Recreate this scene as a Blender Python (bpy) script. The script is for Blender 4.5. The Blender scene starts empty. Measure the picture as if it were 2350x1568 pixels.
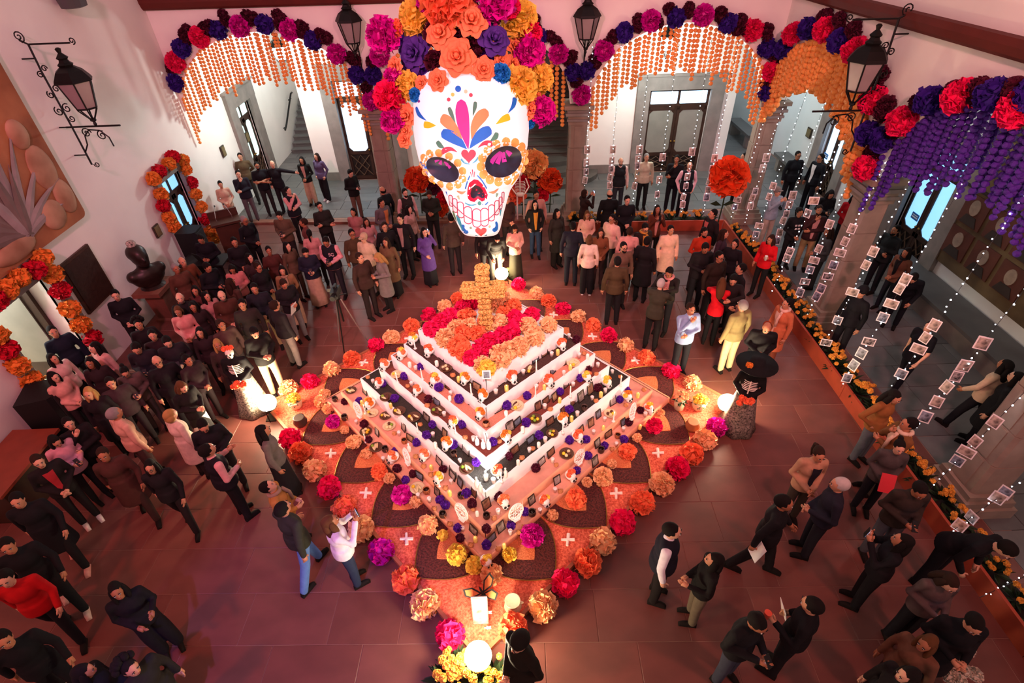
import bpy, math, random
from mathutils import Matrix, Vector
from mathutils.bvhtree import BVHTree
random.seed(7)
S = bpy.context.scene
COL = S.collection
PI = math.pi
# ---------------------------------------------------------------- camera
IMW, IMH, FPX, HC = 2350., 1568., 1231.38, 7.5
RT = Vector((0.99923197, -0.03918511, 0.0))
FW = Vector((-0.02457808, -0.62674829, 0.77883406))
UP = Vector((-0.0305187, -0.77823589, -0.62723003))
cam = bpy.data.cameras.new('camera'); cam_ob = bpy.data.objects.new('camera', cam); COL.objects.link(cam_ob)
cam.sensor_width = 36; cam.lens = 36 * FPX / IMW; cam.clip_end = 200
cr = Vector((RT[0], FW[0], UP[0])); cu = -Vector((RT[1], FW[1], UP[1])); cb = -Vector((RT[2], FW[2], UP[2]))
cam_ob.matrix_world = Matrix(((cr[0], cu[0], cb[0], 0), (cr[1], cu[1], cb[1], 0), (cr[2], cu[2], cb[2], HC), (0, 0, 0, 1)))
S.camera = cam_ob
# ---------------------------------------------------------------- world, exposure
S.view_settings.view_transform = 'Standard'; S.view_settings.look = 'None'
S.view_settings.gamma = 1; S.view_settings.exposure = 0.2
S.view_settings.use_curve_mapping = False
wd = bpy.data.worlds.new('night'); S.world = wd; wd.use_nodes = True
wd.node_tree.nodes['Background'].inputs[0].default_value = (1.0, .72, .72, 1)
wd.node_tree.nodes['Background'].inputs[1].default_value = 0.36
def lamp(name, kind, loc, energy, color, size=.1, target=None, spot=None, blend=.6):
    l = bpy.data.lights.new(name, kind); l.energy = energy; l.color = color
    if kind == 'SPOT':
        l.spot_size = math.radians(spot); l.spot_blend = blend; l.shadow_soft_size = size
    elif kind == 'AREA':
        l.shape = 'DISK'; l.size = size
    else: l.shadow_soft_size = size
    o = bpy.data.objects.new(name, l); COL.objects.link(o); o.location = loc
    if target: o.rotation_euler = (Vector(target) - Vector(loc)).to_track_quat('-Z', 'Y').to_euler()
    return o
# stage lamps of the upper gallery, above and behind the camera
lamp('stage_lamp', 'SPOT', (6.0, -1.0, 9.6), 950, (1, .22, .17), .35, (2.5, 4.5, 0), 115, 1)
lamp('stage_lamp', 'SPOT', (-7.0, -1.0, 9.6), 1250, (1, .10, .07), .35, (-5.0, 4.0, 0), 115, 1)
lamp('stage_lamp', 'SPOT', (-2.5, -2.0, 9.8), 2200, (.36, .22, 1), .12, (-2.9, 2.8, 0), 26, .5)
lamp('stage_lamp', 'SPOT', (-4.0, 0.5, 9.9), 3000, (1, .30, .46), .3, (-4.5, 14.5, 4.0), 105, 1)
lamp('stage_lamp', 'SPOT', (3.0, 0.5, 9.9), 2800, (1, .36, .38), .3, (5.0, 13.5, 3.6), 105, 1)
lamp('stage_lamp', 'SPOT', (-.3, .6, 9.9), 2500, (1, .76, .70), .2, (-.35, 7.6, 1.2), 40, .8)
# ---------------------------------------------------------------- pixel <-> place
def ray(px, py):
    d = Vector((px - IMW / 2, py - IMH / 2, FPX))
    return Vector((d.dot(RT), d.dot(FW), d.dot(UP)))
def at_z(px, py, z=0.):
    d = ray(px, py); t = (z - HC) / d.z
    return Vector((d.x * t, d.y * t, z))
def at_x(px, py, x):
    d = ray(px, py); t = x / d.x
    return Vector((x, d.y * t, HC + d.z * t))
def at_y(px, py, y):
    d = ray(px, py); t = y / d.y
    return Vector((d.x * t, y, HC + d.z * t))
def frame(o, xd):
    x = Vector((xd[0], xd[1], 0)).normalized(); y = Vector((-x.y, x.x, 0))
    return Matrix(((x.x, y.x, 0, o[0]), (x.y, y.y, 0, o[1]), (0, 0, 1, o[2] if len(o) > 2 else 0), (0, 0, 0, 1)))
def at_f(px, py, F, off=0.):
    "pixel on the vertical plane y=off of a wall frame, in that frame's coordinates"
    Fi = F.inverted(); o = Fi @ Vector((0, 0, HC)); d = Fi.to_3x3() @ ray(px, py)
    t = (off - o.y) / d.y
    return o + d * t
FB = frame((0, 15.326), (1, -.0713)); FL = frame((-8.75, 0), (0, 1)); FR = frame((7.1, 0), (0, -1))
FF = frame((0, 18.9), (1, -.03)); FX = frame((10.1, 0), (0, -1))
# ---------------------------------------------------------------- mesh helpers
class MB:
    def __init__(s): s.v = []; s.f = []; s.m = []
    def add(s, vs, fs, mi=0, M=None):
        b = len(s.v)
        s.v += [tuple(M @ Vector(p)) for p in vs] if M is not None else [tuple(p) for p in vs]
        s.f += [tuple(i + b for i in q) for q in fs]; s.m += [mi] * len(fs); return s
    def box(s, c, d, mi=0, M=None):
        x, y, z = d[0] / 2, d[1] / 2, d[2] / 2
        vs = [(c[0] + i * x, c[1] + j * y, c[2] + k * z) for i in (-1, 1) for j in (-1, 1) for k in (-1, 1)]
        return s.add(vs, [(0, 1, 3, 2), (4, 6, 7, 5), (0, 4, 5, 1), (2, 3, 7, 6), (0, 2, 6, 4), (1, 5, 7, 3)], mi, M)
    def tube(s, pts, r, n=8, mi=0, M=None, caps=True):
        pts = [Vector(p) for p in pts]; k = len(pts)
        rs = [r] * k if isinstance(r, (int, float)) else list(r)
        vs = []; prev = None
        for i, p in enumerate(pts):
            t = (pts[min(i + 1, k - 1)] - pts[max(i - 1, 0)])
            if t.length < 1e-9: t = Vector((0, 0, 1))
            t.normalize()
            if prev is None:
                a = Vector((0, 0, 1)) if abs(t.z) < .9 else Vector((1, 0, 0)); u = t.cross(a).normalized()
            else: u = (prev - t * prev.dot(t)).normalized()
            prev = u; w = t.cross(u)
            vs += [p + (u * math.cos(2 * PI * j / n) + w * math.sin(2 * PI * j / n)) * rs[i] for j in range(n)]
        fs = [(i * n + j, i * n + (j + 1) % n, (i + 1) * n + (j + 1) % n, (i + 1) * n + j) for i in range(k - 1) for j in range(n)]
        if caps: fs += [tuple(range(n - 1, -1, -1)), tuple(range((k - 1) * n, k * n))]
        return s.add(vs, fs, mi, M)
    def lathe(s, prof, n=16, mi=0, M=None, close=True):
        k = len(prof); vs = [(r * math.cos(2 * PI * j / n), r * math.sin(2 * PI * j / n), z) for r, z in prof for j in range(n)]
        fs = [(i * n + j, i * n + (j + 1) % n, (i + 1) * n + (j + 1) % n, (i + 1) * n + j) for i in range(k - 1) for j in range(n)]
        if close: fs += [tuple(range(n - 1, -1, -1)), tuple(range((k - 1) * n, k * n))]
        return s.add(vs, fs, mi, M)
    def ell(s, c, r, nu=10, nv=7, mi=0, M=None):
        if isinstance(r, (int, float)): r = (r, r, r)
        vs = [(c[0], c[1], c[2] - r[2])]
        for i in range(1, nv):
            a = -PI / 2 + PI * i / nv
            vs += [(c[0] + r[0] * math.cos(a) * math.cos(2 * PI * j / nu), c[1] + r[1] * math.cos(a) * math.sin(2 * PI * j / nu), c[2] + r[2] * math.sin(a)) for j in range(nu)]
        vs.append((c[0], c[1], c[2] + r[2])); t = len(vs) - 1
        fs = [(0, 1 + (j + 1) % nu, 1 + j) for j in range(nu)]
        for i in range(nv - 2):
            b = 1 + i * nu; fs += [(b + j, b + (j + 1) % nu, b + nu + (j + 1) % nu, b + nu + j) for j in range(nu)]
        b = 1 + (nv - 2) * nu; fs += [(b + j, b + (j + 1) % nu, t) for j in range(nu)]
        return s.add(vs, fs, mi, M)
    def prism(s, poly, h0, h1, mi=0, M=None):
        "poly in local xy, extruded along z"
        n = len(poly); vs = [(p[0], p[1], h0) for p in poly] + [(p[0], p[1], h1) for p in poly]
        fs = [tuple(range(n - 1, -1, -1)), tuple(range(n, 2 * n))] + [(i, (i + 1) % n, n + (i + 1) % n, n + i) for i in range(n)]
        return s.add(vs, fs, mi, M)
    def mesh(s, name, mats=(), smooth=False):
        me = bpy.data.meshes.new(name); me.from_pydata(s.v, [], s.f)
        for m in (mats if isinstance(mats, (list, tuple)) else [mats]): me.materials.append(m)
        if len(me.polygons) == len(s.m): me.polygons.foreach_set('material_index', s.m)
        if smooth: me.polygons.foreach_set('use_smooth', [True] * len(me.polygons))
        me.update(); return me
    def build(s, name, mats=(), parent=None, smooth=False, M=None):
        return obj(name, s.mesh(name, mats, smooth), parent, M)
XZ = Matrix(((1, 0, 0, 0), (0, 0, -1, 0), (0, 1, 0, 0), (0, 0, 0, 1)))   # prism drawn in x-z, thickness towards -y
def obj(name, me, parent=None, M=None):
    o = bpy.data.objects.new(name, me); COL.objects.link(o)
    if parent: o.parent = parent
    if M is not None: o.matrix_local = M
    return o
def tag(o, label=None, cat=None, group=None, kind=None):
    if label: o['label'] = label
    if cat: o['category'] = cat
    if group: o['group'] = group
    if kind: o['kind'] = kind
    return o
def thing(name, M, label, cat, group=None, kind=None):
    o = bpy.data.objects.new(name, None); COL.objects.link(o); o.empty_display_size = .1
    o.matrix_world = M if isinstance(M, Matrix) else Matrix.Translation(M)
    return tag(o, label, cat, group, kind)
def setmat(o, *mats):
    for i, m in enumerate(mats):
        if m is None: continue
        o.material_slots[i].link = 'OBJECT'; o.material_slots[i].material = m
    return o
T = Matrix.Translation
def RZ(a): return Matrix.Rotation(a, 4, 'Z')
def RX(a): return Matrix.Rotation(a, 4, 'X')
def RY(a): return Matrix.Rotation(a, 4, 'Y')
def SC(x, y=None, z=None): return Matrix.Diagonal((x, x if y is None else y, x if z is None else z, 1))
def ordn(i): return ['first', 'second', 'third', 'fourth', 'fifth', 'sixth', 'seventh', 'eighth', 'ninth', 'tenth', 'eleventh', 'twelfth', 'thirteenth', 'fourteenth', 'fifteenth', 'sixteenth', 'seventeenth', 'eighteenth', 'nineteenth', 'twentieth'][i] if i < 20 else '%dth' % (i + 1)
# ---------------------------------------------------------------- materials
MATS = {}
def lin(h):
    h = h.lstrip('#'); c = [int(h[i:i + 2], 16) / 255 for i in (0, 2, 4)]
    return [x / 12.92 if x <= .04045 else ((x + .055) / 1.055) ** 2.4 for x in c]
def mat(name, h, rough=.6, var=.12, scale=6., metal=0., emit=0., bump=0., h2=None, spec=.4, trans=0., detail=3., alpha=1., sss=0., eh=None):
    if name in MATS: return MATS[name]
    m = bpy.data.materials.new(name); m.use_nodes = True; nt = m.node_tree; b = nt.nodes['Principled BSDF']
    c = lin(h); c2 = lin(h2) if h2 else [x * (1 - var) for x in c]
    b.inputs['Base Color'].default_value = (*c, 1); b.inputs['Roughness'].default_value = rough
    b.inputs['Metallic'].default_value = metal; b.inputs['Specular IOR Level'].default_value = spec
    if trans: b.inputs['Transmission Weight'].default_value = trans
    if alpha < 1: b.inputs['Alpha'].default_value = alpha
    if sss: b.inputs['Subsurface Weight'].default_value = sss; b.inputs['Subsurface Radius'].default_value = (.05, .03, .02)
    if emit: b.inputs['Emission Color'].default_value = (*lin(eh or h), 1); b.inputs['Emission Strength'].default_value = emit
    if var or h2 or bump:
        tc = nt.nodes.new('ShaderNodeTexCoord'); n = nt.nodes.new('ShaderNodeTexNoise'); n.inputs['Scale'].default_value = scale; n.inputs['Detail'].default_value = detail
        nt.links.new(tc.outputs['Object'], n.inputs['Vector'])
        if var or h2:
            r = nt.nodes.new('ShaderNodeValToRGB'); r.color_ramp.elements[0].position = .32; r.color_ramp.elements[1].position = .68
            r.color_ramp.elements[0].color = (*c2, 1); r.color_ramp.elements[1].color = (*c, 1)
            nt.links.new(n.outputs['Fac'], r.inputs['Fac']); nt.links.new(r.outputs['Color'], b.inputs['Base Color'])
        if bump:
            bp = nt.nodes.new('ShaderNodeBump'); bp.inputs['Strength'].default_value = bump; bp.inputs['Distance'].default_value = .02
            nt.links.new(n.outputs['Fac'], bp.inputs['Height']); nt.links.new(bp.outputs['Normal'], b.inputs['Normal'])
    MATS[name] = m; return m
PLASTER = mat('white_plaster', '#efe6de', .85, .06, 1.2, bump=.05)
STONE = mat('grey_stone', '#8a7f78', .8, .25, 3., bump=.25)
PINKSTONE = mat('pink_quarry_stone', '#94806f', .8, .22, 4., bump=.2)
SLAB = [mat('red_slab_%d' % i, h, .50, .25, 2.2, bump=.12, spec=.4) for i, h in enumerate(('#73433b', '#703f37', '#77463c', '#6d3d35'))]
GSLAB = [mat('grey_slab_%d' % i, h, .55, .2, 2.2, bump=.1) for i, h in enumerate(('#66625f', '#605d5b', '#6d6966'))]
MORTAR = mat('pale_mortar', '#9c7868', .9, .2, 8)
REDBAND = mat('dark_red_cornice_paint', '#5e1a10', .7, .2, 3)
WOOD = mat('dark_brown_wood', '#3a2318', .5, .35, 5, bump=.1)
OWOOD = mat('orange_red_painted_board', '#a8452b', .6, .2, 4)
IRON = mat('black_iron', '#15110f', .5, .2, 10, metal=.4)
GOLD = mat('brass', '#a97f3a', .35, .2, 10, metal=.8)
GLASSLIT = mat('lit_cold_glass', '#cfe8ff', .3, 0, emit=3.0, eh='#a9d6fa')
GLASSBLUE = mat('blue_lit_glass', '#9fd0f5', .3, 0, emit=1.15, eh='#84c4f4', h2='#8fc6f2', scale=1.5)
GLASSGREEN = mat('greenish_lit_glass', '#d5efe8', .3, 0, emit=1.1, eh='#c6efe6')
GLASSDULL = mat('dull_frosted_glass', '#8d8a80', .25, .15, 2)
LANTGLASS = mat('smoked_lantern_glass', '#8f8180', .25, .1, 3)
BULB = mat('white_led', '#ffffff', .3, 0, emit=22, eh='#eef2ff')
WARMBULB = mat('warm_flood_bulb', '#ffffff', .3, 0, emit=60, eh='#ffe2b0')
LAMPLIT = mat('bright_lantern_glow', '#ffffff', .3, 0, emit=14, eh='#f4fbff')
BLACK = mat('matt_black', '#0c0b0c', .6, .1)
# ================================================================ STRUCTURE
def struct(o): o['kind'] = 'structure'; return o
# floors with single slabs
def slabs(floor, y0, y1, rot, row, lens, mats, gap, bounds, z=0., th=.05):
    me = MB().add([(-.5, -.5, -1), (.5, -.5, -1), (.5, .5, -1), (-.5, .5, -1), (-.5, -.5, -.12), (.5, -.5, -.12), (.5, .5, -.12), (-.5, .5, -.12), (-.495, -.49, 0), (.495, -.49, 0), (.495, .49, 0), (-.495, .49, 0)],
                  [(0, 1, 5, 4), (1, 2, 6, 5), (2, 3, 7, 6), (3, 0, 4, 7), (4, 5, 9, 8), (5, 6, 10, 9), (6, 7, 11, 10), (7, 4, 8, 11), (8, 9, 10, 11)])
    variants = [me.mesh('slab', m) for m in mats]
    R = RZ(rot); y = y0; k = 0
    while y < y1:
        for xa, xb in bounds(y + row / 2):
            x = xa; first = True
            while x < xb - .05:
                L = random.choice(lens) * (random.uniform(.4, .9) if first else 1); first = False
                if xb - x - L < .35: L = xb - x
                obj('slab', random.choice(variants), floor, R @ T((x + L / 2, y + row / 2, z + random.uniform(0, .003))) @ SC(L - gap, row - gap, th))
                x += L
        y += row; k += 1
fl = MB().box((-.8, 6.5, -.0455), (16.4, 19, .08)).build('floor', MORTAR); struct(fl)
slabs(fl, .9, 15.5, -.028, .70, (.95, 1.2, 1.45), SLAB, .005, lambda y: [(-8.75 - .028 * y, 7.1 - .028 * y)])
fc = MB().box((-.5, 20.2, -.07), (21.5, 10, .08)).box((8.9, 7, -.071), (3.2, 18, .08)).build('floor_corridor', MORTAR); struct(fc)
slabs(fc, 15.75, 24.5, -.035, .62, (.9, 1.25), GSLAB, .008, lambda y: [(-8.75 - .035 * y, 10.05 - .035 * y)] if y < 18.8 else [(-8.75 - .035 * y, -6.75 - .035 * y), (7.7 - .035 * y, 10.05 - .035 * y)], z=.002)
slabs(fc, .6, 14.9, 0, .62, (.9, 1.25), GSLAB, .008, lambda y: [(7.1, 10.1)], z=.002)
kerb = MB().box((-2.6, -.1, .03), (11.6, .22, .1), M=FB).build('trim_1', mat('worn_red_kerb', '#8a5a48', .6, .25, 5)); struct(kerb)
# arcade walls
SPR = 3.45
def arch_wall(name, F, u0, u1, ztop, th, arches, m, extra_n=28):
    us = {u0, u1}
    for c, a, rise in arches:
        for i in range(extra_n + 1):
            u = c - a * math.cos(PI * i / extra_n)
            if u0 <= u <= u1: us.add(round(u, 4))
    us = sorted(us); mb = MB()
    def zb(u):
        for c, a, rise in arches:
            if abs(u - c) <= a + 1e-4: return SPR + rise * math.sqrt(max(0, 1 - ((u - c) / a) ** 2))
        return SPR
    vs = []; h = th / 2
    for u in us: vs += [(u, -h, zb(u)), (u, -h, ztop), (u, h, zb(u)), (u, h, ztop)]
    fs = []
    for i in range(len(us) - 1):
        a, b = 4 * i, 4 * i + 4
        fs += [(a, b, b + 1, a + 1), (a + 2, a + 3, b + 3, b + 2), (a, a + 2, b + 2, b), (a + 1, b + 1, b + 3, a + 3)]
    fs += [(0, 1, 3, 2), (4 * len(us) - 4, 4 * len(us) - 2, 4 * len(us) - 1, 4 * len(us) - 3)]
    mb.add(vs, fs, 0, F); return struct(mb.build(name, m))
ARC_B = [(-6.12, 2.55, 1.85), (-.72, 2.52, 1.95), (4.55, 2.2, 1.8)]
ARC_R = [(-12.3, 2.25, 1.75), (-7.35, 2.05, 1.75), (-2.4, 2.2, 1.75)]
wb = arch_wall('wall_back', FB, -8.75, 7.36, 7.2, .5, ARC_B, PLASTER)
wr = arch_wall('wall_right', FR, -14.58, 1, 7.2, .5, ARC_R, PLASTER)
def cornice(name, F, u0, u1, z):
    mb = MB()
    prof = [(-.25, z), (-.33, z), (-.38, z + .05), (-.42, z + .16), (-.42, z + .26), (-.25, z + .26)]
    vs = [(u, p[0], p[1]) for u in (u0, u1) for p in prof]; n = len(prof)
    mb.add(vs, [(i, i + 1, n + i + 1, n + i) for i in range(n - 1)] + [tuple(range(n - 1, -1, -1)), tuple(range(n, 2 * n))], 0, F)
    return struct(mb.build(name, REDBAND))
cornice('trim_2', FB, -8.75, 7.1, 5.83); cornice('trim_3', FR, -14.4, 1, 5.74)
# upper stone moulding of the right gallery
mm = MB().box((-6.5, -.36, 7.32), (14, .55, .26), M=FR).box((-6.5, -.42, 7.52), (14, .7, .12), M=FR).build('trim_4', STONE); struct(mm)
# columns: stone blocks between a stepped base and a stepped capital
def column(M, label):
    t = thing('column', M, label, 'column', 'stone arcade columns')
    b = MB().box((0, 0, .10), (.86, .86, .2)).box((0, 0, .26), (.76, .76, .12)).box((0, 0, .37), (.66, .66, .1)).build('base', PINKSTONE, t)
    for i in range(4):
        z0 = .42 + i * .62; s = .27 - i * .008; c = .05; z1 = z0 + .612
        poly = [(-s, -s + c), (-s + c, -s), (s - c, -s), (s, -s + c), (s, s - c), (s - c, s), (-s + c, s), (-s, s - c)]
        MB().prism(poly, z0, z1).box((0, -s - .004, (z0 + z1) / 2), (s * .8, .02, .56)).box((-s - .004, 0, (z0 + z1) / 2), (.02, s * .8, .56)).build('stone_block', PINKSTONE, t)
    z = 2.9
    for w, h in ((.54, .1), (.62, .06), (.56, .09), (.70, .07), (.62, .1), (.78, .1)):
        MB().box((0, 0, z + h / 2), (w, w, h)).build('capital_course', STONE if w in (.62, .70) else PINKSTONE, t); z += h
    return t
column(FB @ T((-3.5, 0, 0)), 'stone arcade column rising behind the crowd left of the giant skull')
column(FB @ T((2.05, 0, 0)), 'stone arcade column right of the giant skull beside the dark staircase')
column(FB @ T((7.1, 0, 0)) @ RZ(.04), 'corner stone column behind the big orange paper flower')
column(FR @ T((-9.7, 0, 0)), 'wide stone column with photo string in front of blue lit door')
column(FR @ T((-4.95, 0, 0)), 'stone column at the right edge beside the flower bed')
# ---- left wall with two doorways
OPEN_L = [(7.45, 8.75, 2.45), (13.2, 14.25, 2.4), (18.5, 19.75, 2.75)]
mb = MB(); u = -1.
for a, b, h in OPEN_L:
    mb.box(((u + a) / 2, .2, 4.5), (a - u, .4, 9)); mb.box(((a + b) / 2, .2, (9 + h) / 2), (b - a, .4, 9 - h)); u = b
mb.box(((u + 25) / 2, .2, 4.5), (25 - u, .4, 9)); wl = struct(mb.build('wall_left', PLASTER, M=FL))
# ---- far wall of the back corridor
OPEN_F = [(-5.55, -3.85, 3.35), (-1.9, 2.55, 5.6), (4.85, 6.85, 2.75)]
mb = MB(); u = -6.75
for a, b, h in OPEN_F:
    mb.box(((u + a) / 2, .2, 3.5), (a - u, .4, 7)); mb.box(((a + b) / 2, .2, (7 + h) / 2), (b - a, .4, 7 - h)); u = b
mb.box(((u + 7.7) / 2, .2, 3.5), (7.7 - u, .4, 7)); struct(mb.build('wall_far', PLASTER, M=FF))
struct(MB().box((-7.75, 25.0, 3.5), (2.6, .3, 7)).box((-6.6, 22.0, 3.5), (.3, 5.6, 7)).build('wall_stairwell', PLASTER))
struct(MB().box((9.0, 25.2, 3.5), (3.2, .3, 7)).box((7.55, 22.0, 3.5), (.3, 6.2, 7)).build('wall_passage', PLASTER))
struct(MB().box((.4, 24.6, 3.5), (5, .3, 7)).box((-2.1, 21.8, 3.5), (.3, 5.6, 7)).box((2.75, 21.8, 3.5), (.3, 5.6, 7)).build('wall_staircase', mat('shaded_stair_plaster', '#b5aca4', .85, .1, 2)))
for k, (F, u0, u1) in enumerate(((FF, -6.75, -5.95), (FF, -3.45, -1.95), (FF, 2.6, 4.45), (FF, 7.2, 7.7))):
    struct(MB().box(((u0 + u1) / 2, -.02, .15), (u1 - u0, .05, .3), M=F).build('baseboard_back', STONE))
# ---- far wall of the right corridor
OPEN_X = [(-16.9, -15.75, 2.75), (-12.55, -11.2, 2.95)]
mb = MB(); u = -25.
for a, b, h in OPEN_X:
    mb.box(((u + a) / 2, .2, 3.5), (a - u, .4, 7)); mb.box(((a + b) / 2, .2, (7 + h) / 2), (b - a, .4, 7 - h)); u = b
mb.box(((u + 1) / 2, .2, 3.5), (1 - u, .4, 7)); struct(mb.build('wall_far_right', mat('cool_plaster', '#dfe0dc', .85, .06, 1.2), M=FX))
# corridor ceilings with beams
struct(MB().box((-.5, 17.3, 6.4), (20.6, 3.9, .2)).box((8.8, 7, 6.4), (3.1, 17.2, .2)).box((0, 21.9, 6.4), (20.5, 5.9, .2)).build('ceiling', PLASTER))
# ---- doors
def rrect(x0, x1, z0, z1, r, n=4):
    out = []
    for cx, cz, a0 in ((x1 - r, z1 - r, 0), (x0 + r, z1 - r, PI / 2), (x0 + r, z0 + r, PI), (x1 - r, z0 + r, 1.5 * PI)):
        out += [(cx + r * math.cos(a0 + PI / 2 * i / n), cz + r * math.sin(a0 + PI / 2 * i / n)) for i in range(n + 1)]
    return out
def door(n, F, u0, u1, h, glass, transom=None, leaves=2, jamb=.36, label=None, depth=.1, leafopen=None, low=.85, lattice=True, top=.5):
    d = thing('door_%d' % n, F @ T(((u0 + u1) / 2, 0, 0)), label, 'door', kind='structure'); w = u1 - u0
    for s in (-1, 1): MB().box((s * (w / 2 + jamb / 2), -.03, h / 2), (jamb, .16, h)).build('stone_jamb', STONE, d)
    MB().box((0, -.03, h + jamb / 2), (w + 2 * jamb, .18, jamb)).box((0, -.05, h + jamb + .03), (w + 2 * jamb + .1, .24, .06)).build('stone_lintel', STONE, d)
    hd = h - top
    if top:
        tr = MB().box((0, depth, h - .04), (w, .07, .08)).box((0, depth, hd + .04), (w, .07, .08))
        for i in range(leaves + 1): tr.box((-w / 2 + .04 + i * (w - .08) / leaves, depth, h - top / 2), (.08, .07, top - .16))
        tr = tr.build('transom', WOOD, d)
        for i in range(leaves):
            x0 = -w / 2 + .08 + i * (w - .08) / leaves; x1 = x0 + (w - .08) / leaves - .08
            MB().prism(rrect(x0 - .02, x1 + .02, hd + .06, h - .06, .1), -.012, .012, 0, T((0, depth, 0)) @ XZ).build('pane', transom or glass, tr)
    lw = w / leaves
    for i in range(leaves):
        c = -w / 2 + lw * (i + .5); s = .09
        lf = MB().box((c - lw / 2 + s / 2 + .005, depth, hd / 2), (s, .06, hd)).box((c + lw / 2 - s / 2 - .005, depth, hd / 2), (s, .06, hd))
        for z in (.06, low, hd - .06): lf.box((c, depth, z), (lw - .02, .06, .12))
        for sx in (-1, 1):
            for zz in (low + .06, hd - .12): lf.prism([(0, 0), (sx * -.12, 0), (0, .12 if zz < 1.5 else -.12)], -.02, .02, 0, T((c + sx * (lw / 2 - s), depth, zz)) @ XZ)
        leaf = lf.build('door_leaf', WOOD, d)
        MB().prism(rrect(c - lw / 2 + s - .01, c + lw / 2 - s + .01, low + .04, hd - .1, .06), -.01, .01, 0, T((0, depth + .01, 0)) @ XZ).build('pane', glass, leaf)
        MB().box((c, depth + .02, low / 2), (lw - .1, .02, low - .1)).build('panel', mat('black_wood_panel', '#1d120c', .6, .2), leaf)
        if lattice:
            q = MB()
            for sx in (-1, 1):
                q.tube([(c - sx * (lw / 2 - s), depth - .03, .14), (c + sx * (lw / 2 - s), depth - .03, low - .08)], .018, 5)
            q.tube([(c, depth - .03, .14), (c + lw * .3, depth - .03, low / 2), (c, depth - .03, low - .08), (c - lw * .3, depth - .03, low / 2), (c, depth - .03, .14)], .018, 5)
            q.build('lattice', mat('carved_wood', '#5a4331', .6, .2), leaf)
        MB().ell((c + (lw / 2 - .06) * (1 if i == 0 else -1), depth - .06, 1.05), .03, 8, 6).build('knob', GOLD, leaf)
    struct(MB().box((0, .7, -.02), (w, 1.2, .03)).build('threshold', STONE, d)) if False else None
    return d
door(1, FL, 7.45, 8.75, 2.45, GLASSDULL, GLASSGREEN, 1, .26, 'open doorway with bright room behind, framed by garland at lower left', lattice=False, low=.3, depth=.75) if False else None
d1 = thing('door_1', FL @ T((8.1, 0, 0)), 'open doorway to a bright room, lower left edge, framed by orange pompoms', 'door', kind='structure')
for s in (-1, 1): MB().box((s * .78, -.03, 1.22), (.26, .16, 2.45)).build('stone_jamb', STONE, d1)
MB().box((0, -.03, 2.58), (1.82, .18, .26)).build('stone_lintel', STONE, d1)
lf = MB().box((.6, .9, 1.2), (.08, 1.1, 2.4)).build('door_leaf', WOOD, d1)
MB().box((.55, .9, 1.35), (.03, .75, 1.7)).build('pane', GLASSDULL, lf)
lf = MB().box((-.6, .9, 1.2), (.08, 1.1, 2.4)).build('door_leaf', WOOD, d1)
MB().box((-.55, .9, 1.35), (.03, .75, 1.7)).build('pane', GLASSDULL, lf)
struct(MB().box((8.1, 2.0, -.03), (3.2, 3.6, .06)).build('floor_side_room', mat('cream_room_floor', '#e6cfb4', .5, .1, 4), M=FL))
struct(MB().box((8.1, 3.9, 1.5), (3.4, .1, 3)).box((6.4, 2.1, 1.5), (.1, 3.6, 3)).box((9.8, 2.1, 1.5), (.1, 3.6, 3)).box((8.1, 2.1, 3.02), (3.4, 3.7, .06)).build('wall_side_room', PLASTER, M=FL))
lamp('side_room_lamp', 'POINT', FL @ Vector((8.1, 1.9, 2.7)), 220, (.95, 1, .94), .2)
door(2, FL, 13.2, 14.25, 2.4, GLASSBLUE, GLASSBLUE, 2, .2, 'wooden door with blue lit glass framed by an orange and red pompom garland')
door(3, FL, 18.5, 19.75, 2.75, GLASSGREEN, GLASSGREEN, 2, .5, 'tall wooden door with greenish lit glass at the far left of corridor')
door(4, FF, -5.55, -3.85, 3.35, GLASSLIT, GLASSLIT, 2, .42, 'wooden door with bright pale blue glass behind the left column', low=.95, top=.6)
door(5, FF, 4.85, 6.85, 2.75, GLASSDULL, GLASSLIT, 2, .42, 'wide wooden double door with dull glass and bright oval transoms', low=.6, top=.55)
door(6, FX, -16.9, -15.75, 2.75, GLASSLIT, GLASSLIT, 2, .4, 'blue lit glass door behind the corner column on the right')
door(7, FX, -12.55, -11.2, 2.95, GLASSBLUE, GLASSBLUE, 2, .42, 'tall blue lit glass door beside the right mural')
for F, u0, u1, h in ((FL, 13.2, 14.25, 2.4), (FL, 18.5, 19.75, 2.75), (FF, -5.55, -3.85, 3.35), (FF, 4.85, 6.85, 2.75), (FX, -16.9, -15.75, 2.75), (FX, -12.55, -11.2, 2.95)):
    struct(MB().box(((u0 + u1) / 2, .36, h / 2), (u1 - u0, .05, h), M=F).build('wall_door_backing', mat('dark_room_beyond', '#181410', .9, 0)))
# signs on the right doors
for (px, py, F, nme) in ((2100, 497, FX, 'small blue notice on the tall blue lit glass door'), (1895, 358, FX, 'small blue notice on the glass door behind the suited men')):
    c = at_f(px, py, F, .06); tag(MB().box((0, 0, 0), (.26, .01, .16)).box((0, -.006, .03), (.2, .004, .02), 1).box((0, -.006, -.02), (.22, .004, .03), 1).build('door_notice', [mat('blue_notice', '#2b6fb5', .5, 0), mat('notice_print', '#dce9f7', .5, 0)], M=F @ T(c)), nme, 'sign')
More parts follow.
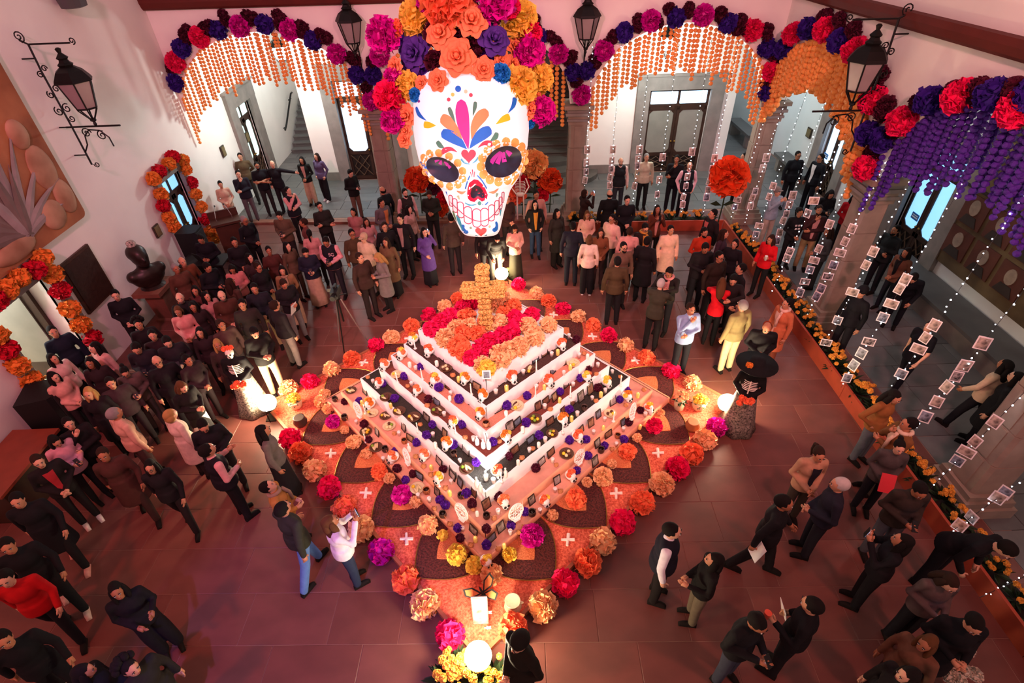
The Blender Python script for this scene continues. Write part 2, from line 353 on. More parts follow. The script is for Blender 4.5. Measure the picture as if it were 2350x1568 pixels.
# ---- staircases
def stairs(name, M, w, n, rise, run, m, label, flare=0):
    t = thing(name, M, label, 'staircase', kind='structure')
    for i in range(n):
        ww = w + max(0, flare - i) * .55
        if flare - i > 0:
            pts = [(ww / 2 * math.cos(PI + PI * k / 14), .35 + (.35 + .35 * (flare - i)) * math.sin(PI + PI * k / 14)) for k in range(15)] + [(ww / 2, 3.2), (-ww / 2, 3.2)]
            MB().prism(pts, i * rise, (i + 1) * rise).build('step', m, t, M=T((0, i * run * .9, 0)))
        else: MB().box((0, run / 2 + .6 - .3, rise / 2), (w, run + .6, rise)).box((0, -.02, rise - .02), (w, .05, .04)).build('step', m, t, M=T((0, i * run, i * rise)))
    return t
stairs('staircase_grand', frame((.35, 18.35), (1, -.03)), 4.2, 15, .165, .33, mat('dark_stair_stone', '#5b524c', .8, .25, 3, bump=.15), 'wide dark stone staircase climbing behind the giant skull', 3)
stairs('staircase_side', frame((-7.7, 22.1), (1, 0)), 1.9, 9, .17, .29, GSLAB[0], 'narrow grey stone staircase with handrail at the far left')
hr = thing('handrail', (-8.6, 21.9, 0), 'black metal handrail on the wall beside the narrow stairs', 'handrail')
MB().tube([(0, 0, 1.0), (.02, .25, 1.15), (.02, 1.6, 1.95), (.02, 1.75, 1.95)], .035, 8).build('rail', IRON, hr)
for y in (.2, 1.5): MB().tube([(.02, y, .96 + y * .55), (-.12, y, .9 + y * .55)], .02, 6).build('bracket', IRON, hr)
# benches in the passages
for (M, l) in ((frame((9.5, 21.6), (0, 1)), 'stone bench along the wall of the back right passage'), (frame((9.75, 17.6), (0, 1)), 'stone bench by the pale blue wall behind the suited men')):
    t = thing('stone_bench', M, l, 'bench'); MB().box((0, 0, .5), (2.2, .5, .1)).build('seat', GSLAB[0], t)
    for x in (-.8, .8): MB().box((x, 0, .22), (.2, .4, .45)).build('leg', STONE, t)
t = thing('stone_ledge_bench', frame((9.66, 9.2), (0, 1)), 'long stone ledge under the right mural', 'bench')
MB().box((0, 0, .2), (5.2, .7, .4)).build('base', STONE, t); MB().box((0, 0, .44), (5.3, .8, .08)).build('seat', GSLAB[1], t)
# ================================================================ FIXTURES: lanterns, murals, plaques, corridor lamps
def spiral(c, r0, r1, a0, turns, n=16, ax=(1, 0), az=(0, 1)):
    return [(c[0] + (r0 + (r1 - r0) * i / n) * math.cos(a0 + turns * 2 * PI * i / n), 0, c[1] + (r0 + (r1 - r0) * i / n) * math.sin(a0 + turns * 2 * PI * i / n)) for i in range(n + 1)]
def lantern_geo(parent, lit=False, sc=1.):
    n = 6; L = T((0, 0, 0)) @ SC(sc)
    c = MB().lathe([(.02, .62), (.05, .60), (.03, .54), (.07, .50), (.10, .47), (.07, .44), (.09, .40), (.13, .37), (.11, .34), (.22, .27), (.30, .16), (.32, .12), (.30, .11)], n, M=L).build('lantern_cap', IRON, parent)
    fr = MB()
    for j in range(n):
        a = 2 * PI * j / n; fr.tube([(.28 * math.cos(a), .28 * math.sin(a), .12), (.16 * math.cos(a), .16 * math.sin(a), -.34), (.03 * math.cos(a), .03 * math.sin(a), -.52)], .013, 5, 0, L)
    for r, z in ((.28, .12), (.165, -.32)): fr.tube([(r * math.cos(2 * PI * j / n), r * math.sin(2 * PI * j / n), z) for j in range(n + 1)], .015, 5, 0, L)
    fr.lathe([(.05, -.5), (.05, -.54), (.02, -.56), (.03, -.6), (.005, -.65)], 8, 0, L); fr.build('lantern_frame', IRON, parent)
    g = LAMPLIT if lit else LANTGLASS
    for j in range(n):
        a, b = 2 * PI * j / n, 2 * PI * (j + 1) / n
        MB().add([(.27 * math.cos(a), .27 * math.sin(a), .11), (.27 * math.cos(b), .27 * math.sin(b), .11), (.155 * math.cos(b), .155 * math.sin(b), -.33), (.155 * math.cos(a), .155 * math.sin(a), -.33)], [(0, 3, 2, 1)], 0, L).build('pane', g, parent)
def wall_lantern(M, label, sc=1., off=.48):
    t = thing('wall_lantern', M, label, 'lantern', 'wrought iron wall lanterns')
    lg = bpy.data.objects.new('lantern', None); COL.objects.link(lg); lg.parent = t; lg.matrix_local = T((off, -.05, .2)); lg.empty_display_size = .1
    lg2 = lg
    lantern_geo(lg2, sc=1.1 * sc)
    b = MB()
    b.tube([(-.12, -.05, 1.02), (0, -.05, .95), (.75, -.05, .95)], .016, 6)          # top arm
    b.tube([(0, -.05, .95), (-.02, -.05, .5), (0, -.05, -.5)], .018, 6)              # upright
    b.tube([(-.12, -.05, -.5), (.95, -.05, -.5)], .018, 6)                             # lower arm
    b.tube([(0, -.05, -.5), (0, -.05, -1.25)], .018, 6)
    for (x, z) in ((0, .72), (0, -1.05), (0, -.5)): b.tube([(x, -.05, z), (x - .27, -.05, z)], .014, 5)
    b.build('bracket', IRON, t)
    for (c, r, a0, tu) in (((-.1, 1.08), .1, -1.5, 1.6), ((.8, .98), .06, -1.6, 1.3), ((.06, .55), .06, 0, 1.2), ((-.07, .45), .06, 1, 1.2), ((.08, .2), .07, 0, 1.3), ((-.08, .1), .07, 2, 1.3), ((.09, -.15), .09, 1, 1.4), ((-.09, -.2), .09, 2, 1.4), ((.08, -.34), .07, 3, 1.3), ((.22, -.62), .1, 0, 1.6), ((.5, -.68), .1, 1, 1.5), ((.1, -1.25), .06, 3, 1.3)):
        MB().tube([(p[0], -.05, p[2]) for p in spiral(c, r, .015, a0, tu)], .011, 5).build('scroll', IRON, t)
    MB().tube([(0, -.05, -1.0), (.12, -.05, -.85), (.16, -.05, -.68), (.3, -.05, -.56), (.5, -.05, -.58), (.62, -.05, -.72), (.63, -.05, -.9)], .014, 5).build('scroll', IRON, t)
    return t
# side walls: lantern bracket stands out from the wall
wall_lantern(frame((-8.5, 11.15, 4.92), (1, .0)), 'black wrought iron lantern on scrolled bracket, upper left wall')
wall_lantern(frame((6.6, 10.05, 4.95), (-1, .05)), 'black wrought iron lantern on scrolled bracket, right wall by the orange arch', 1., .28)
def pillar_lantern(px, py, label):
    c = at_f(px, py, FB, -.6); t = thing('wall_lantern', FB @ T(c), label, 'lantern', 'wrought iron wall lanterns')
    lantern_geo(t, sc=1.05)
    MB().tube([(0, 0, .6), (0, .02, .85), (0, .35, .9)], .018, 6).tube([(0, .35, 1.0), (0, .35, -1.2)], .018, 6).tube([(0, 0, -.62), (0, .12, -.75), (0, .35, -.8)], .015, 6).build('bracket', IRON, t)
    for z, r in ((-.55, .08), (-.8, .1), (-1.0, .06)): MB().tube([(0, .3 + p[0], z + p[2]) for p in spiral((0, 0), r, .015, 0, 1.4)], .011, 5).build('scroll', IRON, t)
    return t
pillar_lantern(803, 62, 'black iron lantern between the left arch and the skull arch')
pillar_lantern(1347, 52, 'black iron lantern between the skull arch and the double door arch')
# lit lanterns hanging in the back corridor
for k, (px, py, l) in enumerate(((640, 115, 'bright lit lantern hanging behind the left arch curtain'), (1533, 92, 'bright lit lantern hanging behind the double door arch curtain'))):
    c = at_y(px, py, 17.2 if k == 0 else 16.9); t = thing('hanging_lantern', T(c), l, 'lantern', 'lit corridor lanterns')
    lantern_geo(t, True, .8); MB().tube([(0, 0, .48), (0, 0, 6.3 - c.z)], .012, 6).build('chain', IRON, t)
    lamp('corridor_lamp', 'POINT', c + Vector((0, -.1, -.75)), 260, (.86, 1, .97), .15)
for (x, y, e, colr) in ((8.7, 13.4, 70, (.7, .86, 1)), (8.9, 20.5, 130, (.55, .78, 1)), (-7.7, 21.2, 110, (.75, .92, 1)), (8.7, 6.5, 25, (1, .85, .65))):  # unseen lanterns, added to light the right corridor and the passages
    t = thing('hanging_lantern', T((x, y, 5.2)), {8.7: 'unseen added lantern high above the right arcade corridor', 8.9: 'unseen added lantern above the passage bench', -7.7: 'unseen added lantern above the narrow stairs'}[x] + (' far end' if y < 7 else ''), 'lantern', 'lit corridor lanterns')
    lantern_geo(t, True, .7); MB().tube([(0, 0, .42), (0, 0, 1.1)], .012, 6).build('chain', IRON, t); lamp('corridor_lamp', 'POINT', (x, y, 4.55), e, colr, .15)
# mural on the left wall
mur = thing('mural_painting', FL @ T((8.2, -.06, 4.55)), 'large mural of agave leaves and brown boulders on left wall', 'painting')
OCH = mat('mural_ochre_ground', '#b07048', .8, 0, 1.1, h2='#7a4428', detail=6); AGV = mat('agave_grey', '#a08c8a', .8, .3, 3); AGD = mat('agave_shadow_grey', '#7d6660', .8, .3, 3); BLD = mat('painted_boulder', '#c79a7c', .8, .3, 1.5, h2='#8e6248'); 
pts = rrect(-2.6, 2.25, -1.68, 2.6, .12); MB().prism(pts, 0, .05, M=XZ).build('canvas', OCH, mur)
def leaf(x0, z0, x1, z1, w, m, bend=.2):
    P0, P1 = Vector((x0, 0, z0)), Vector((x1, 0, z1)); d = P1 - P0; nn = Vector((-d.z, 0, d.x)).normalized(); vs = []
    LEAFN[0] += 1; yy = -.056 - .002 * LEAFN[0]
    for i in range(11):
        q = i / 10; ww = w * (1 - q) ** .8 * (.7 + 1.1 * q * (1 - q)); c = P0 + d * q + nn * bend * d.length * q * q
        vs += [(c + nn * ww * s_)[0:1] + (yy - (.012 if s_ == 0 else 0),) + (c + nn * ww * s_)[2:3] if False else ((c + nn * ww * s_).x, yy - (.012 if s_ == 0 else 0), (c + nn * ww * s_).z) for s_ in (-1, 0, 1)]
    MB().add(vs, [(3 * i + j, 3 * i + 3 + j, 3 * i + 4 + j, 3 * i + 1 + j) for i in range(10) for j in (0, 1)]).build('painted_leaf', m, mur)
LEAFN = [0]
for i, (a, L, w, b) in enumerate(((98, 2.6, .15, .03), (80, 2.3, .15, -.05), (115, 2.2, .15, .08), (66, 1.9, .14, -.10), (130, 1.9, .14, .12), (50, 1.6, .13, -.16), (145, 1.7, .13, .2), (33, 1.4, .12, -.2), (160, 1.5, .12, .25), (16, 1.2, .11, -.2), (88, 1.5, .17, .02), (108, 1.3, .17, .04), (72, 1.2, .15, -.05))):
    a = math.radians(a); leaf(.75, -1.35, .75 + L * math.cos(a), -1.35 + L * math.sin(a), w, AGV if i % 2 else AGD, b)
for n_, (x, z, rx, rz) in enumerate(((1.85, -.55, .3, .42), (1.98, -1.15, .24, .34), (1.5, -1.32, .3, .28), (.35, -1.45, .5, .18), (-.6, -1.3, .6, .3), (-1.8, -1.1, .6, .45), (1.75, .1, .22, .26))):
    MB().ell((x, -.05, z), (rx, .05 + .006 * n_, rz), 18, 10).build('painted_boulder', BLD, mur, True)
# bronze plaques on the left wall
t = tag(MB().box((9.67, -.03, 1.81), (.92, .05, 1.14)).box((9.67, -.06, 1.81), (.82, .02, 1.02), 1).build('bronze_plaque', [mat('dark_bronze', '#4a2c20', .5, .3, 6), mat('dark_bronze_face', '#382018', .5, .3, 12, bump=.4)], M=FL), 'large dark bronze plaque left of the bust on left wall', 'plaque')
for (px, py, w, h, l) in ((361, 530, .24, .3, 'small dark framed plaque beside the bust'), (512, 347, .24, .32, 'small brass plaque, nearer of two on corridor wall'), (567, 315, .24, .32, 'small brass plaque beside the tall corridor door')):
    c = at_f(px, py, FL, -.03); tag(MB().box((0, 0, 0), (w, .04, h)).box((0, -.025, 0), (w - .05, .02, h - .05), 1).build('wall_plaque', [mat('plaque_rim', '#3c3226', .5, .2), mat('plaque_face', '#7a6a48', .45, .2, 20)], M=FL @ T(c)), l, 'plaque')
c = at_f(1857, 305, FX, -.03); tag(MB().box((0, 0, 0), (.3, .04, .3)).box((0, -.025, 0), (.24, .02, .24), 1).build('wall_plaque', [MATS['plaque_rim'], MATS['plaque_face']], M=FX @ T(c)), 'small square plaque on pale blue wall behind suited man', 'plaque')
# right mural with portraits, painted in browns
rm = thing('mural_painting', FX @ T((-8.7, -.04, 2.3)), 'brown mural with framed portraits and sombreros on the right wall', 'painting')
MB().prism([(-2.4, -1.5), (2.6, -1.5), (2.6, 1.9), (-2.4, 1.9)], 0, .04, M=XZ).build('canvas', mat('mural_olive_ground', '#6e5a3c', .8, 0, 1.4, h2='#46341f', detail=6), rm)
MB().box((.1, -.07, .28), (5, .06, .05)).build('painted_rail', mat('mural_dark_line', '#2b1c12', .8, .2), rm)
PR = mat('mural_portrait_red', '#5e3023', .8, .25, 4); FC = mat('mural_face', '#a08a78', .8, .3, 9)
for i in range(3):
    for j in range(2):
        x = -1.75 + i * .78; z = -.15 - j * .75
        q = MB().box((x, -.055, z), (.66, .03, .64)).build('portrait_panel', PR, rm)
        MB().prism([(x + .13 * math.cos(k * PI / 8), z + .08 + .17 * math.sin(k * PI / 8)) for k in range(16)], .07, .085, M=XZ).build('painted_face', FC, q)
        MB().prism([(x - .24, z - .3), (x + .24, z - .3), (x + .14, z - .1), (x - .14, z - .1)], .07, .085, M=XZ).build('painted_suit', mat('mural_suit', '#372a24', .8, .2), q)
for (x, z, s) in ((-1.5, 1.05, .42), (-.7, .7, .34), (.2, 1.25, .4), (1.1, .8, .36), (1.9, 1.3, .38)):
    MB().prism([(x + s * math.cos(k * PI / 10), z + .12 + s * .42 * math.sin(k * PI / 10)) for k in range(20)], .045, .06, M=XZ).build('painted_sombrero', mat('mural_straw', '#9a8250', .8, .3, 5), rm)
    MB().prism([(x + .15 * s / .4 * math.cos(k * PI / 8), z - .02 + .2 * s / .4 * math.sin(k * PI / 8)) for k in range(16)], .06, .075, M=XZ).build('painted_face', mat('mural_brown_face', '#5d4230', .8, .3, 6), rm)
for (x, z, rx, rz, h) in ((1.0, -.6, .32, .42, '#3d3228'), (1.9, -.8, .4, .5, '#5b5346'), (1.5, -.1, .22, .3, '#4a4036')):
    MB().prism([(x + rx * math.cos(k * PI / 8), z + rz * math.sin(k * PI / 8)) for k in range(16)], .045, .07, M=XZ).build('painted_figure', mat('mural_fig' + h, h, .8, .3, 4), rm)
c = at_f(165, 2, FL, -.25); t = thing('wall_spotlight', FL @ T(c), 'dark grey spotlight housing cut by the top left frame edge', 'lamp')
MB().lathe([(.16, -.12), (.24, -.1), (.27, .1), (.2, .16)], 14, M=SC(1.3, .8, 1)).build('housing', mat('grey_metal', '#4a4446', .5, .1), t); MB().tube([(0, 0, .15), (0, .2, .3)], .03, 6).build('arm', IRON, t)
# ================================================================ PAPER FLOWERS
def mk_pompom(name, seed, n=70, full=True, frill=.16, openness=1.):
    rnd = random.Random(seed); mb = MB(); ga = PI * (3 - math.sqrt(5))
    for i in range(n):
        z = 1 - (2 if full else 1.35) * (i + .5) / n; r = math.sqrt(max(0, 1 - z * z)); a = ga * i
        d = Vector((r * math.cos(a), r * math.sin(a), z)); d = (d + Vector([rnd.uniform(-.12, .12) for _ in range(3)])).normalized()
        u = d.cross(Vector((0, 0, 1)) if abs(d.z) < .9 else Vector((1, 0, 0))).normalized(); q = rnd.uniform(0, 6.28); u = (Matrix.Rotation(q, 3, d) @ u); w = d.cross(u)
        R = rnd.uniform(.86, 1.06); wd = rnd.uniform(.30, .42) * openness; cu = rnd.uniform(-.18, .18); vs = []
        for k, t in enumerate((.35, .75, 1.)):
            for j in (-1, -.33, .33, 1):
                ww = wd * (.45 + .55 * t) * j; f = (rnd.uniform(-frill, frill) * .5 if k == 2 else 0)
                vs.append(d * (R * t + f - .1 * abs(j) * t) + u * ww + w * (cu * t + (.10 * (1 if k == 2 and (round((j + 1) * 1.5) % 2) else -1) * (k == 2)) + .12 * j * j))
        mb.add(vs, [(r0 * 4 + c, r0 * 4 + c + 1, r0 * 4 + c + 5, r0 * 4 + c + 4) for r0 in (0, 1) for c in range(3)])
    mb.ell((0, 0, 0), .72, 10, 7)
    return mb.mesh(name, [BLACK], True)
def mk_rose(name, seed, layers=((3, .25, .75, .32), (5, .45, .6, .45), (6, .75, .35, .6), (7, 1.0, .12, .7))):
    rnd = random.Random(seed); mb = MB(); k = 0
    for n, R, h, w in layers:
        k += 1
        for i in range(n):
            a = 2 * PI * (i + .5 * (k % 2)) / n + rnd.uniform(-.15, .15); d = Vector((math.cos(a), math.sin(a), 0)); s = Vector((-d.y, d.x, 0)); vs = []
            for t in (0, .4, .75, 1.):
                for j in (-1, -.5, 0, .5, 1):
                    rr = .08 + (R - .08) * (t ** .8) * (1 - .12 * j * j * (t > .9)); zz = h * math.sin(t * 1.75) * .9 + (.06 * math.cos(3 * j + i) if t == 1 else 0) - .10 * (t == 1)
                    ang = j * w * (.35 + .65 * math.sin(PI * min(1, t * .85 + .12))) / max(.35, R) * .9
                    vs.append(d * rr * math.cos(ang) + s * rr * math.sin(ang) + Vector((0, 0, zz + .05 * j * j)))
            mb.add(vs, [(r0 * 5 + c, r0 * 5 + c + 1, r0 * 5 + c + 6, r0 * 5 + c + 5) for r0 in range(3) for c in range(4)])
    mb.ell((0, 0, .35), (.16, .16, .3), 8, 6)
    return mb.mesh(name, [BLACK], True)
POM = [mk_pompom('pompom_flower', s) for s in range(5)]
CARN = [mk_pompom('carnation_flower', 20 + s, 80, False, .22, 1.15) for s in range(3)]
ROSE = [mk_rose('paper_rose', s) for s in range(3)]
SMALL = [mk_pompom('marigold_bloom', 40 + s, 26, False, .2, 1.5) for s in range(2)]
def paper(name, h, h2=None, rough=.75): return mat(name, h, rough, .18, 5, h2=h2, spec=.25)
PINK = paper('hot_pink_tissue', '#ee1058'); MAG = paper('magenta_tissue', '#d4129a', rough=.4); RED = paper('crimson_tissue', '#c8102c'); ORG = paper('orange_tissue', '#fa7a4e'); PEA = paper('peach_tissue', '#fbc08a')
MAR = paper('maroon_tissue', '#4e0b26'); NAV = paper('violet_tissue', '#33127a'); YEL = paper('yellow_tissue', '#fad455'); DOR = paper('deep_orange_tissue', '#e58b35'); PUR = paper('purple_tissue', '#5a1c9a'); ROR = paper('salmon_orange_paper', '#ef8a58'); BLU = paper('sky_blue_paper', '#1e8fdc'); VIO = paper('dusk_purple_paper', '#4a2c86')
def flower(me, m, c, r, parent=None, M=None, name=None, nrm=None):
    q = Vector(nrm or (0, -.2, 1)).to_track_quat('Z', 'Y').to_matrix().to_4x4() @ RZ(random.uniform(0, 6.28))
    o = obj(name or me.name.split('.')[0], me, parent, (M or Matrix()) @ T(c) @ q @ SC(r))
    setmat(o, m); return o
# ---- arch garlands
def garland(F, pts, label, off=-.34, facing=(0, -1, .1)):
    t = thing('flower_garland', F @ T(at_f(pts[0][0], pts[0][1], F, off)), label, 'garland', 'arch flower garlands'); Fi = t.matrix_world.inverted()
    rnd = random.Random(len(pts))
    for px, py, k in pts:
        c = at_f(px, py, F, off); loc = Fi @ (F @ c); m = {'m': MAR, 'n': NAV, 'p': MAG, 'r': PINK}[k]
        if k == 'm':
            for q in range(3): flower(rnd.choice(POM), m, loc + Vector((rnd.uniform(-.13, .13), rnd.uniform(-.03, .06), rnd.uniform(-.13, .16))), rnd.uniform(.13, .17), t, name='maroon_pompom')
        else: flower(rnd.choice(CARN if k != 'n' else POM), m, loc + Vector((0, -.05, 0)), .25 if k != 'n' else .235, t, name='pompom', nrm=facing)
    return t
garland(FB, [(404, 189, 'n'), (393, 158, 'm'), (405, 142, 'r'), (419, 110, 'n'), (432, 79, 'm'), (460, 85, 'r'), (472, 62, 'm'), (503, 68, 'n'), (523, 50, 'm'), (552, 60, 'p'), (577, 43, 'm'), (608, 55, 'n'), (641, 51, 'm'), (666, 68, 'p'), (700, 69, 'm'), (720, 92, 'n'), (748, 91, 'm'), (775, 124, 'p'), (807, 142, 'm'), (820, 171, 'n'), (848, 197, 'm')], 'purple, maroon and magenta flower garland along the left arch')
garland(FB, [(853, 230, 'p'), (857, 171, 'n'), (861, 145, 'm'), (871, 128, 'p'), (880, 100, 'm'), (893, 87, 'm'), (920, 81, 'n'), (939, 66, 'm'), (961, 55, 'p'), (986, 43, 'm'), (1007, 32, 'n'), (1035, 26, 'm'), (1060, 20, 'p'), (1090, 20, 'm'), (1122, 22, 'n'), (1152, 28, 'm'), (1193, 50, 'p'), (1220, 60, 'm'), (1237, 85, 'n'), (1269, 96, 'm'), (1282, 122, 'p'), (1307, 132, 'm'), (1316, 166, 'n')], 'purple, maroon and magenta flower garland behind the skull crown')
garland(FB, [(1335, 217, 'p'), (1331, 187, 'm'), (1346, 162, 'n'), (1362, 135, 'm'), (1386, 116, 'p'), (1400, 89, 'm'), (1432, 74, 'n'), (1456, 56, 'm'), (1492, 47, 'p'), (1522, 38, 'm'), (1551, 40, 'n'), (1586, 28, 'm'), (1614, 34, 'p'), (1648, 38, 'm'), (1669, 52, 'n'), (1704, 56, 'm'), (1727, 68, 'r'), (1750, 82, 'm'), (1760, 110, 'n'), (1775, 138, 'm'), (1770, 163, 'r'), (1764, 186, 'm'), (1760, 212, 'n')], 'purple, maroon and pink flower garland over the double door arch')
garland(FR, [(1803, 112, 'n'), (1826, 79, 'r'), (1860, 64, 'n'), (1888, 48, 'm'), (1898, 68, 'r'), (1926, 64, 'm'), (1931, 94, 'n'), (1957, 79, 'm'), (1970, 117, 'r'), (1985, 145, 'm'), (2000, 165, 'n'), (2018, 194, 'm'), (2010, 230, 'r'), (2022, 258, 'm'), (2000, 306, 'n'), (2005, 350, 'm'), (1995, 385, 'r')], 'pink and purple flower garland over the dense orange arch')
garland(FR, [(2033, 319, 'n'), (2050, 298, 'm'), (2077, 278, 'r'), (2105, 255, 'm'), (2140, 230, 'n'), (2181, 212, 'm'), (2212, 221, 'r'), (2250, 212, 'm'), (2289, 217, 'n'), (2332, 204, 'm'), (2345, 250, 'r'), (2385, 215, 'n'), (2420, 240, 'm')], 'pink and purple flower garland over the purple curtain arch')
# ---- strands of marigold heads under the arches
def mk_strand(n, r, sp, seed, flat=1.):
    rnd = random.Random(seed); mb = MB(); mb.tube([(0, 0, 0), (0, 0, -sp * n)], .006, 4)
    for i in range(n):
        b = MB(); b.ell((0, 0, 0), (r, r * flat, r * .92), 8, 5); z = -sp * (i + .6)
        mb.add([(x * rnd.uniform(.85, 1.12) + rnd.uniform(-.01, .01) * 0, y * rnd.uniform(.85, 1.12), zz * rnd.uniform(.85, 1.1) + z) for x, y, zz in b.v], b.f)
    return mb.mesh('strand', [BLACK], False)
STR = {}
def strand_mesh(n, r, sp, flat=1.):
    k = (n, r, sp, random.randrange(2))
    if k not in STR: STR[k] = mk_strand(n, r, sp, hash(k) % 1000, flat)
    return STR[k]
def curtain(F, arch, m, label, step, length, r, sp, layers=1, u0=None, u1=None, jit=.03, vary=.12):
    c, a, rise = arch; t = thing('marigold_curtain', F @ T((c, -.3, SPR)), label, 'flower curtain', 'arch flower curtains')
    rnd = random.Random(int(c * 10) + 99); a += .02
    for L in range(layers):
        u = (u0 if u0 is not None else c - a) + .06 + L * step / layers; ue = (u1 if u1 is not None else c + a) - .06
        while u < ue:
            top = SPR + rise * math.sqrt(max(0, 1 - ((u - c) / a) ** 2)) + .02
            n = max(4, round(length(abs(u - c) / a) * rnd.uniform(1 - vary, 1 + vary) / sp))
            o = obj('strand', strand_mesh(n, r, sp), t, T((u - c + rnd.uniform(-jit, jit), -.02 + L * .05 + rnd.uniform(-.02, .02), top - SPR + rnd.uniform(-.05, .03))) @ RZ(rnd.uniform(0, 6)) @ SC(rnd.uniform(.88, 1.12), 1, rnd.uniform(.92, 1.07))); setmat(o, m)
            u += step
    return t
STRD = mat('orange_strand', '#f09848', .7, .15, 8); PSTR = mat('purple_strand', '#4a168c', .7, .3, 8)
curtain(FB, ARC_B[0], STRD, 'hanging strands of small orange marigolds under the left arch', .118, lambda q: 1.12 + .1 * q, .047, .088)
curtain(FB, ARC_B[1], STRD, 'hanging strands of orange marigolds behind the skull', .16, lambda q: 1.25 + .1 * q, .06, .115)
curtain(FB, ARC_B[2], STRD, 'hanging strands of orange marigolds before the double door', .118, lambda q: 1.12 + .1 * q, .055, .105)
curtain(FR, ARC_R[0], STRD, 'dense orange petal curtain under the right corner arch', .12, lambda q: .95 + .1 * q, .075, .115, 3, vary=.08)
curtain(FR, ARC_R[1], PSTR, 'dense purple pompom curtain under the right arch', .15, lambda q: .88 + .28 * (1 - q), .053, .096, 3, jit=.08, vary=.3)
# ---- pompom garlands round the two left doors
def door_garland(pts, label, r):
    c0 = at_f(pts[0][0], pts[0][1], FL, -.15); t = thing('pompom_garland', FL @ T(c0), label, 'garland')
    for px, py, k in pts:
        c = at_f(px, py, FL, -.15) - c0
        flower(random.choice(POM), RED if k == 'r' else DOR, c, r, t, name='pompom')
    return t
door_garland([(396, 360, 'r'), (388, 376, 'o'), (365, 393, 'r'), (352, 411, 'o'), (370, 446, 'o'), (375, 472, 'r'), (388, 500, 'o'), (400, 520, 'o'), (419, 368, 'o'), (425, 388, 'o'), (439, 418, 'r'), (448, 446, 'o'), (461, 474, 'o'), (471, 503, 'r'), (482, 530, 'o'), (490, 548, 'o')], 'orange and red pompom garland around the blue lit left door', .18)
door_garland([(97, 592, 'o'), (79, 620, 'r'), (119, 628, 'o'), (43, 638, 'o'), (15, 663, 'o'), (138, 666, 'r'), (160, 709, 'o'), (185, 745, 'o'), (212, 776, 'r'), (-12, 690, 'r'), (-10, 770, 'o'), (15, 802, 'r'), (41, 838, 'o'), (74, 874, 'o'), (87, 905, 'r'), (120, 940, 'o')], 'orange and red pompom garland around the open doorway', .19)
# ================================================================ ALTAR
FA = frame((-.36, 7.33), (.99883, -.0484)); FQ = FA @ RZ(PI / 4); FQi = FQ.inverted(); SQ = math.sqrt(.5)
ZT = [0.07, .20, .40, .74, 1.02, 1.30, 1.56, 1.88]; RTT = [4.544, 3.3, 2.95, 2.5, 2.1, 1.825, 1.55, 1.25]
SAWO = mat('orange_sawdust', '#f07a5c', .95, 0, 34, bump=.9, h2='#b8422c', detail=5); SAWD = mat('maroon_sawdust', '#6a2c28', .9, 0, 36, bump=.9, h2='#2c0f0e', detail=5)
SAWL = mat('pale_sawdust', '#e58a58', .95, 0, 55, bump=.9, h2='#c9673c', detail=5)
CLOTH = mat('white_altar_cloth', '#f4efec', .8, .06, 4, bump=.1); SALM = mat('salmon_altar_paint', '#e8a27e', .7, .1, 5)
TOPS = [None, mat('terracotta_top', '#e8a48c', .8, .15, 8), mat('dusty_terracotta_top', '#dc9a84', .8, .15, 8), mat('black_grit', '#1d1a18', .9, 0, 70, h2='#3a342c', bump=.5), mat('maroon_grit', '#7e3c30', .9, 0, 60, h2='#682e26', bump=.4), mat('salmon_grit', '#d08a72', .9, 0, 60, h2='#bd745e', bump=.3), mat('brown_grit', '#4c3029', .9, 0, 60, h2='#38211c', bump=.5), CLOTH]
TNAME = ['carpet', 'bottom terracotta', 'second terracotta', 'black topped', 'maroon topped', 'salmon topped', 'brown topped', 'flower covered top']
# sawdust carpet
h0 = RTT[0] * SQ; h1 = RTT[1] * SQ
cp = thing('sawdust_carpet', FQ, 'square orange sawdust carpet with dark petals around the altar', 'carpet')
MB().box((0, 0, .03), (2 * h0, 2 * h0, .06)).build('board', mat('brown_board_edge', '#8f4a30', .7, .2), cp)
MB().box((0, 0, .0625), (2 * h0 - .06, 2 * h0 - .06, .015)).build('sawdust', SAWO, cp)
for k in range(4):
    R = RZ(k * PI / 2)
    MB().box((0, -h0 + .015, .045), (2 * h0, .05, .09)).build('edge_strip', mat('carpet_edge', '#b06a48', .6, .1), cp, M=R)
    w = 2 * h1 / 4; H = h0 - h1 - .05
    for i in range(4):
        cxx = -h1 + w * (i + .5)
        def gothic(ww, hh, base=0.):
            L = [(-ww / 2 * (1 - (q / 10) ** 2.1), base + hh * q / 10) for q in range(11)]
            return L + [(-x, y) for x, y in L[-2::-1]]
        Mx = R @ T((cxx, -h1, .0)) @ RZ(PI)
        pet = MB().prism(gothic(w * .97, H), .06, .085).build('dark_petal', SAWD, cp, M=Mx)
        MB().prism(gothic(w * .44, H * .52), .085, .096).build('inner_petal', SAWL, pet)
        ed = gothic(w * .97, H); MB().tube([(p[0], p[1], .09) for p in ed], .007, 5).build('gold_rim', GOLD, pet)
        if i < 3:
            xm = MB()
            for a in (.7, -.7): xm.tube([(-.1 * math.cos(a), -.1 * math.sin(a), .085), (.1 * math.cos(a), .1 * math.sin(a), .085)], [.02, .028], 6)
            c4 = xm.build('white_cross', mat('white_petals', '#f6e2d6', .7, .1, 20), cp, M=R @ T((cxx + w / 2, -h1 - H * .68, 0)) @ RZ(random.uniform(-.15, .15)))
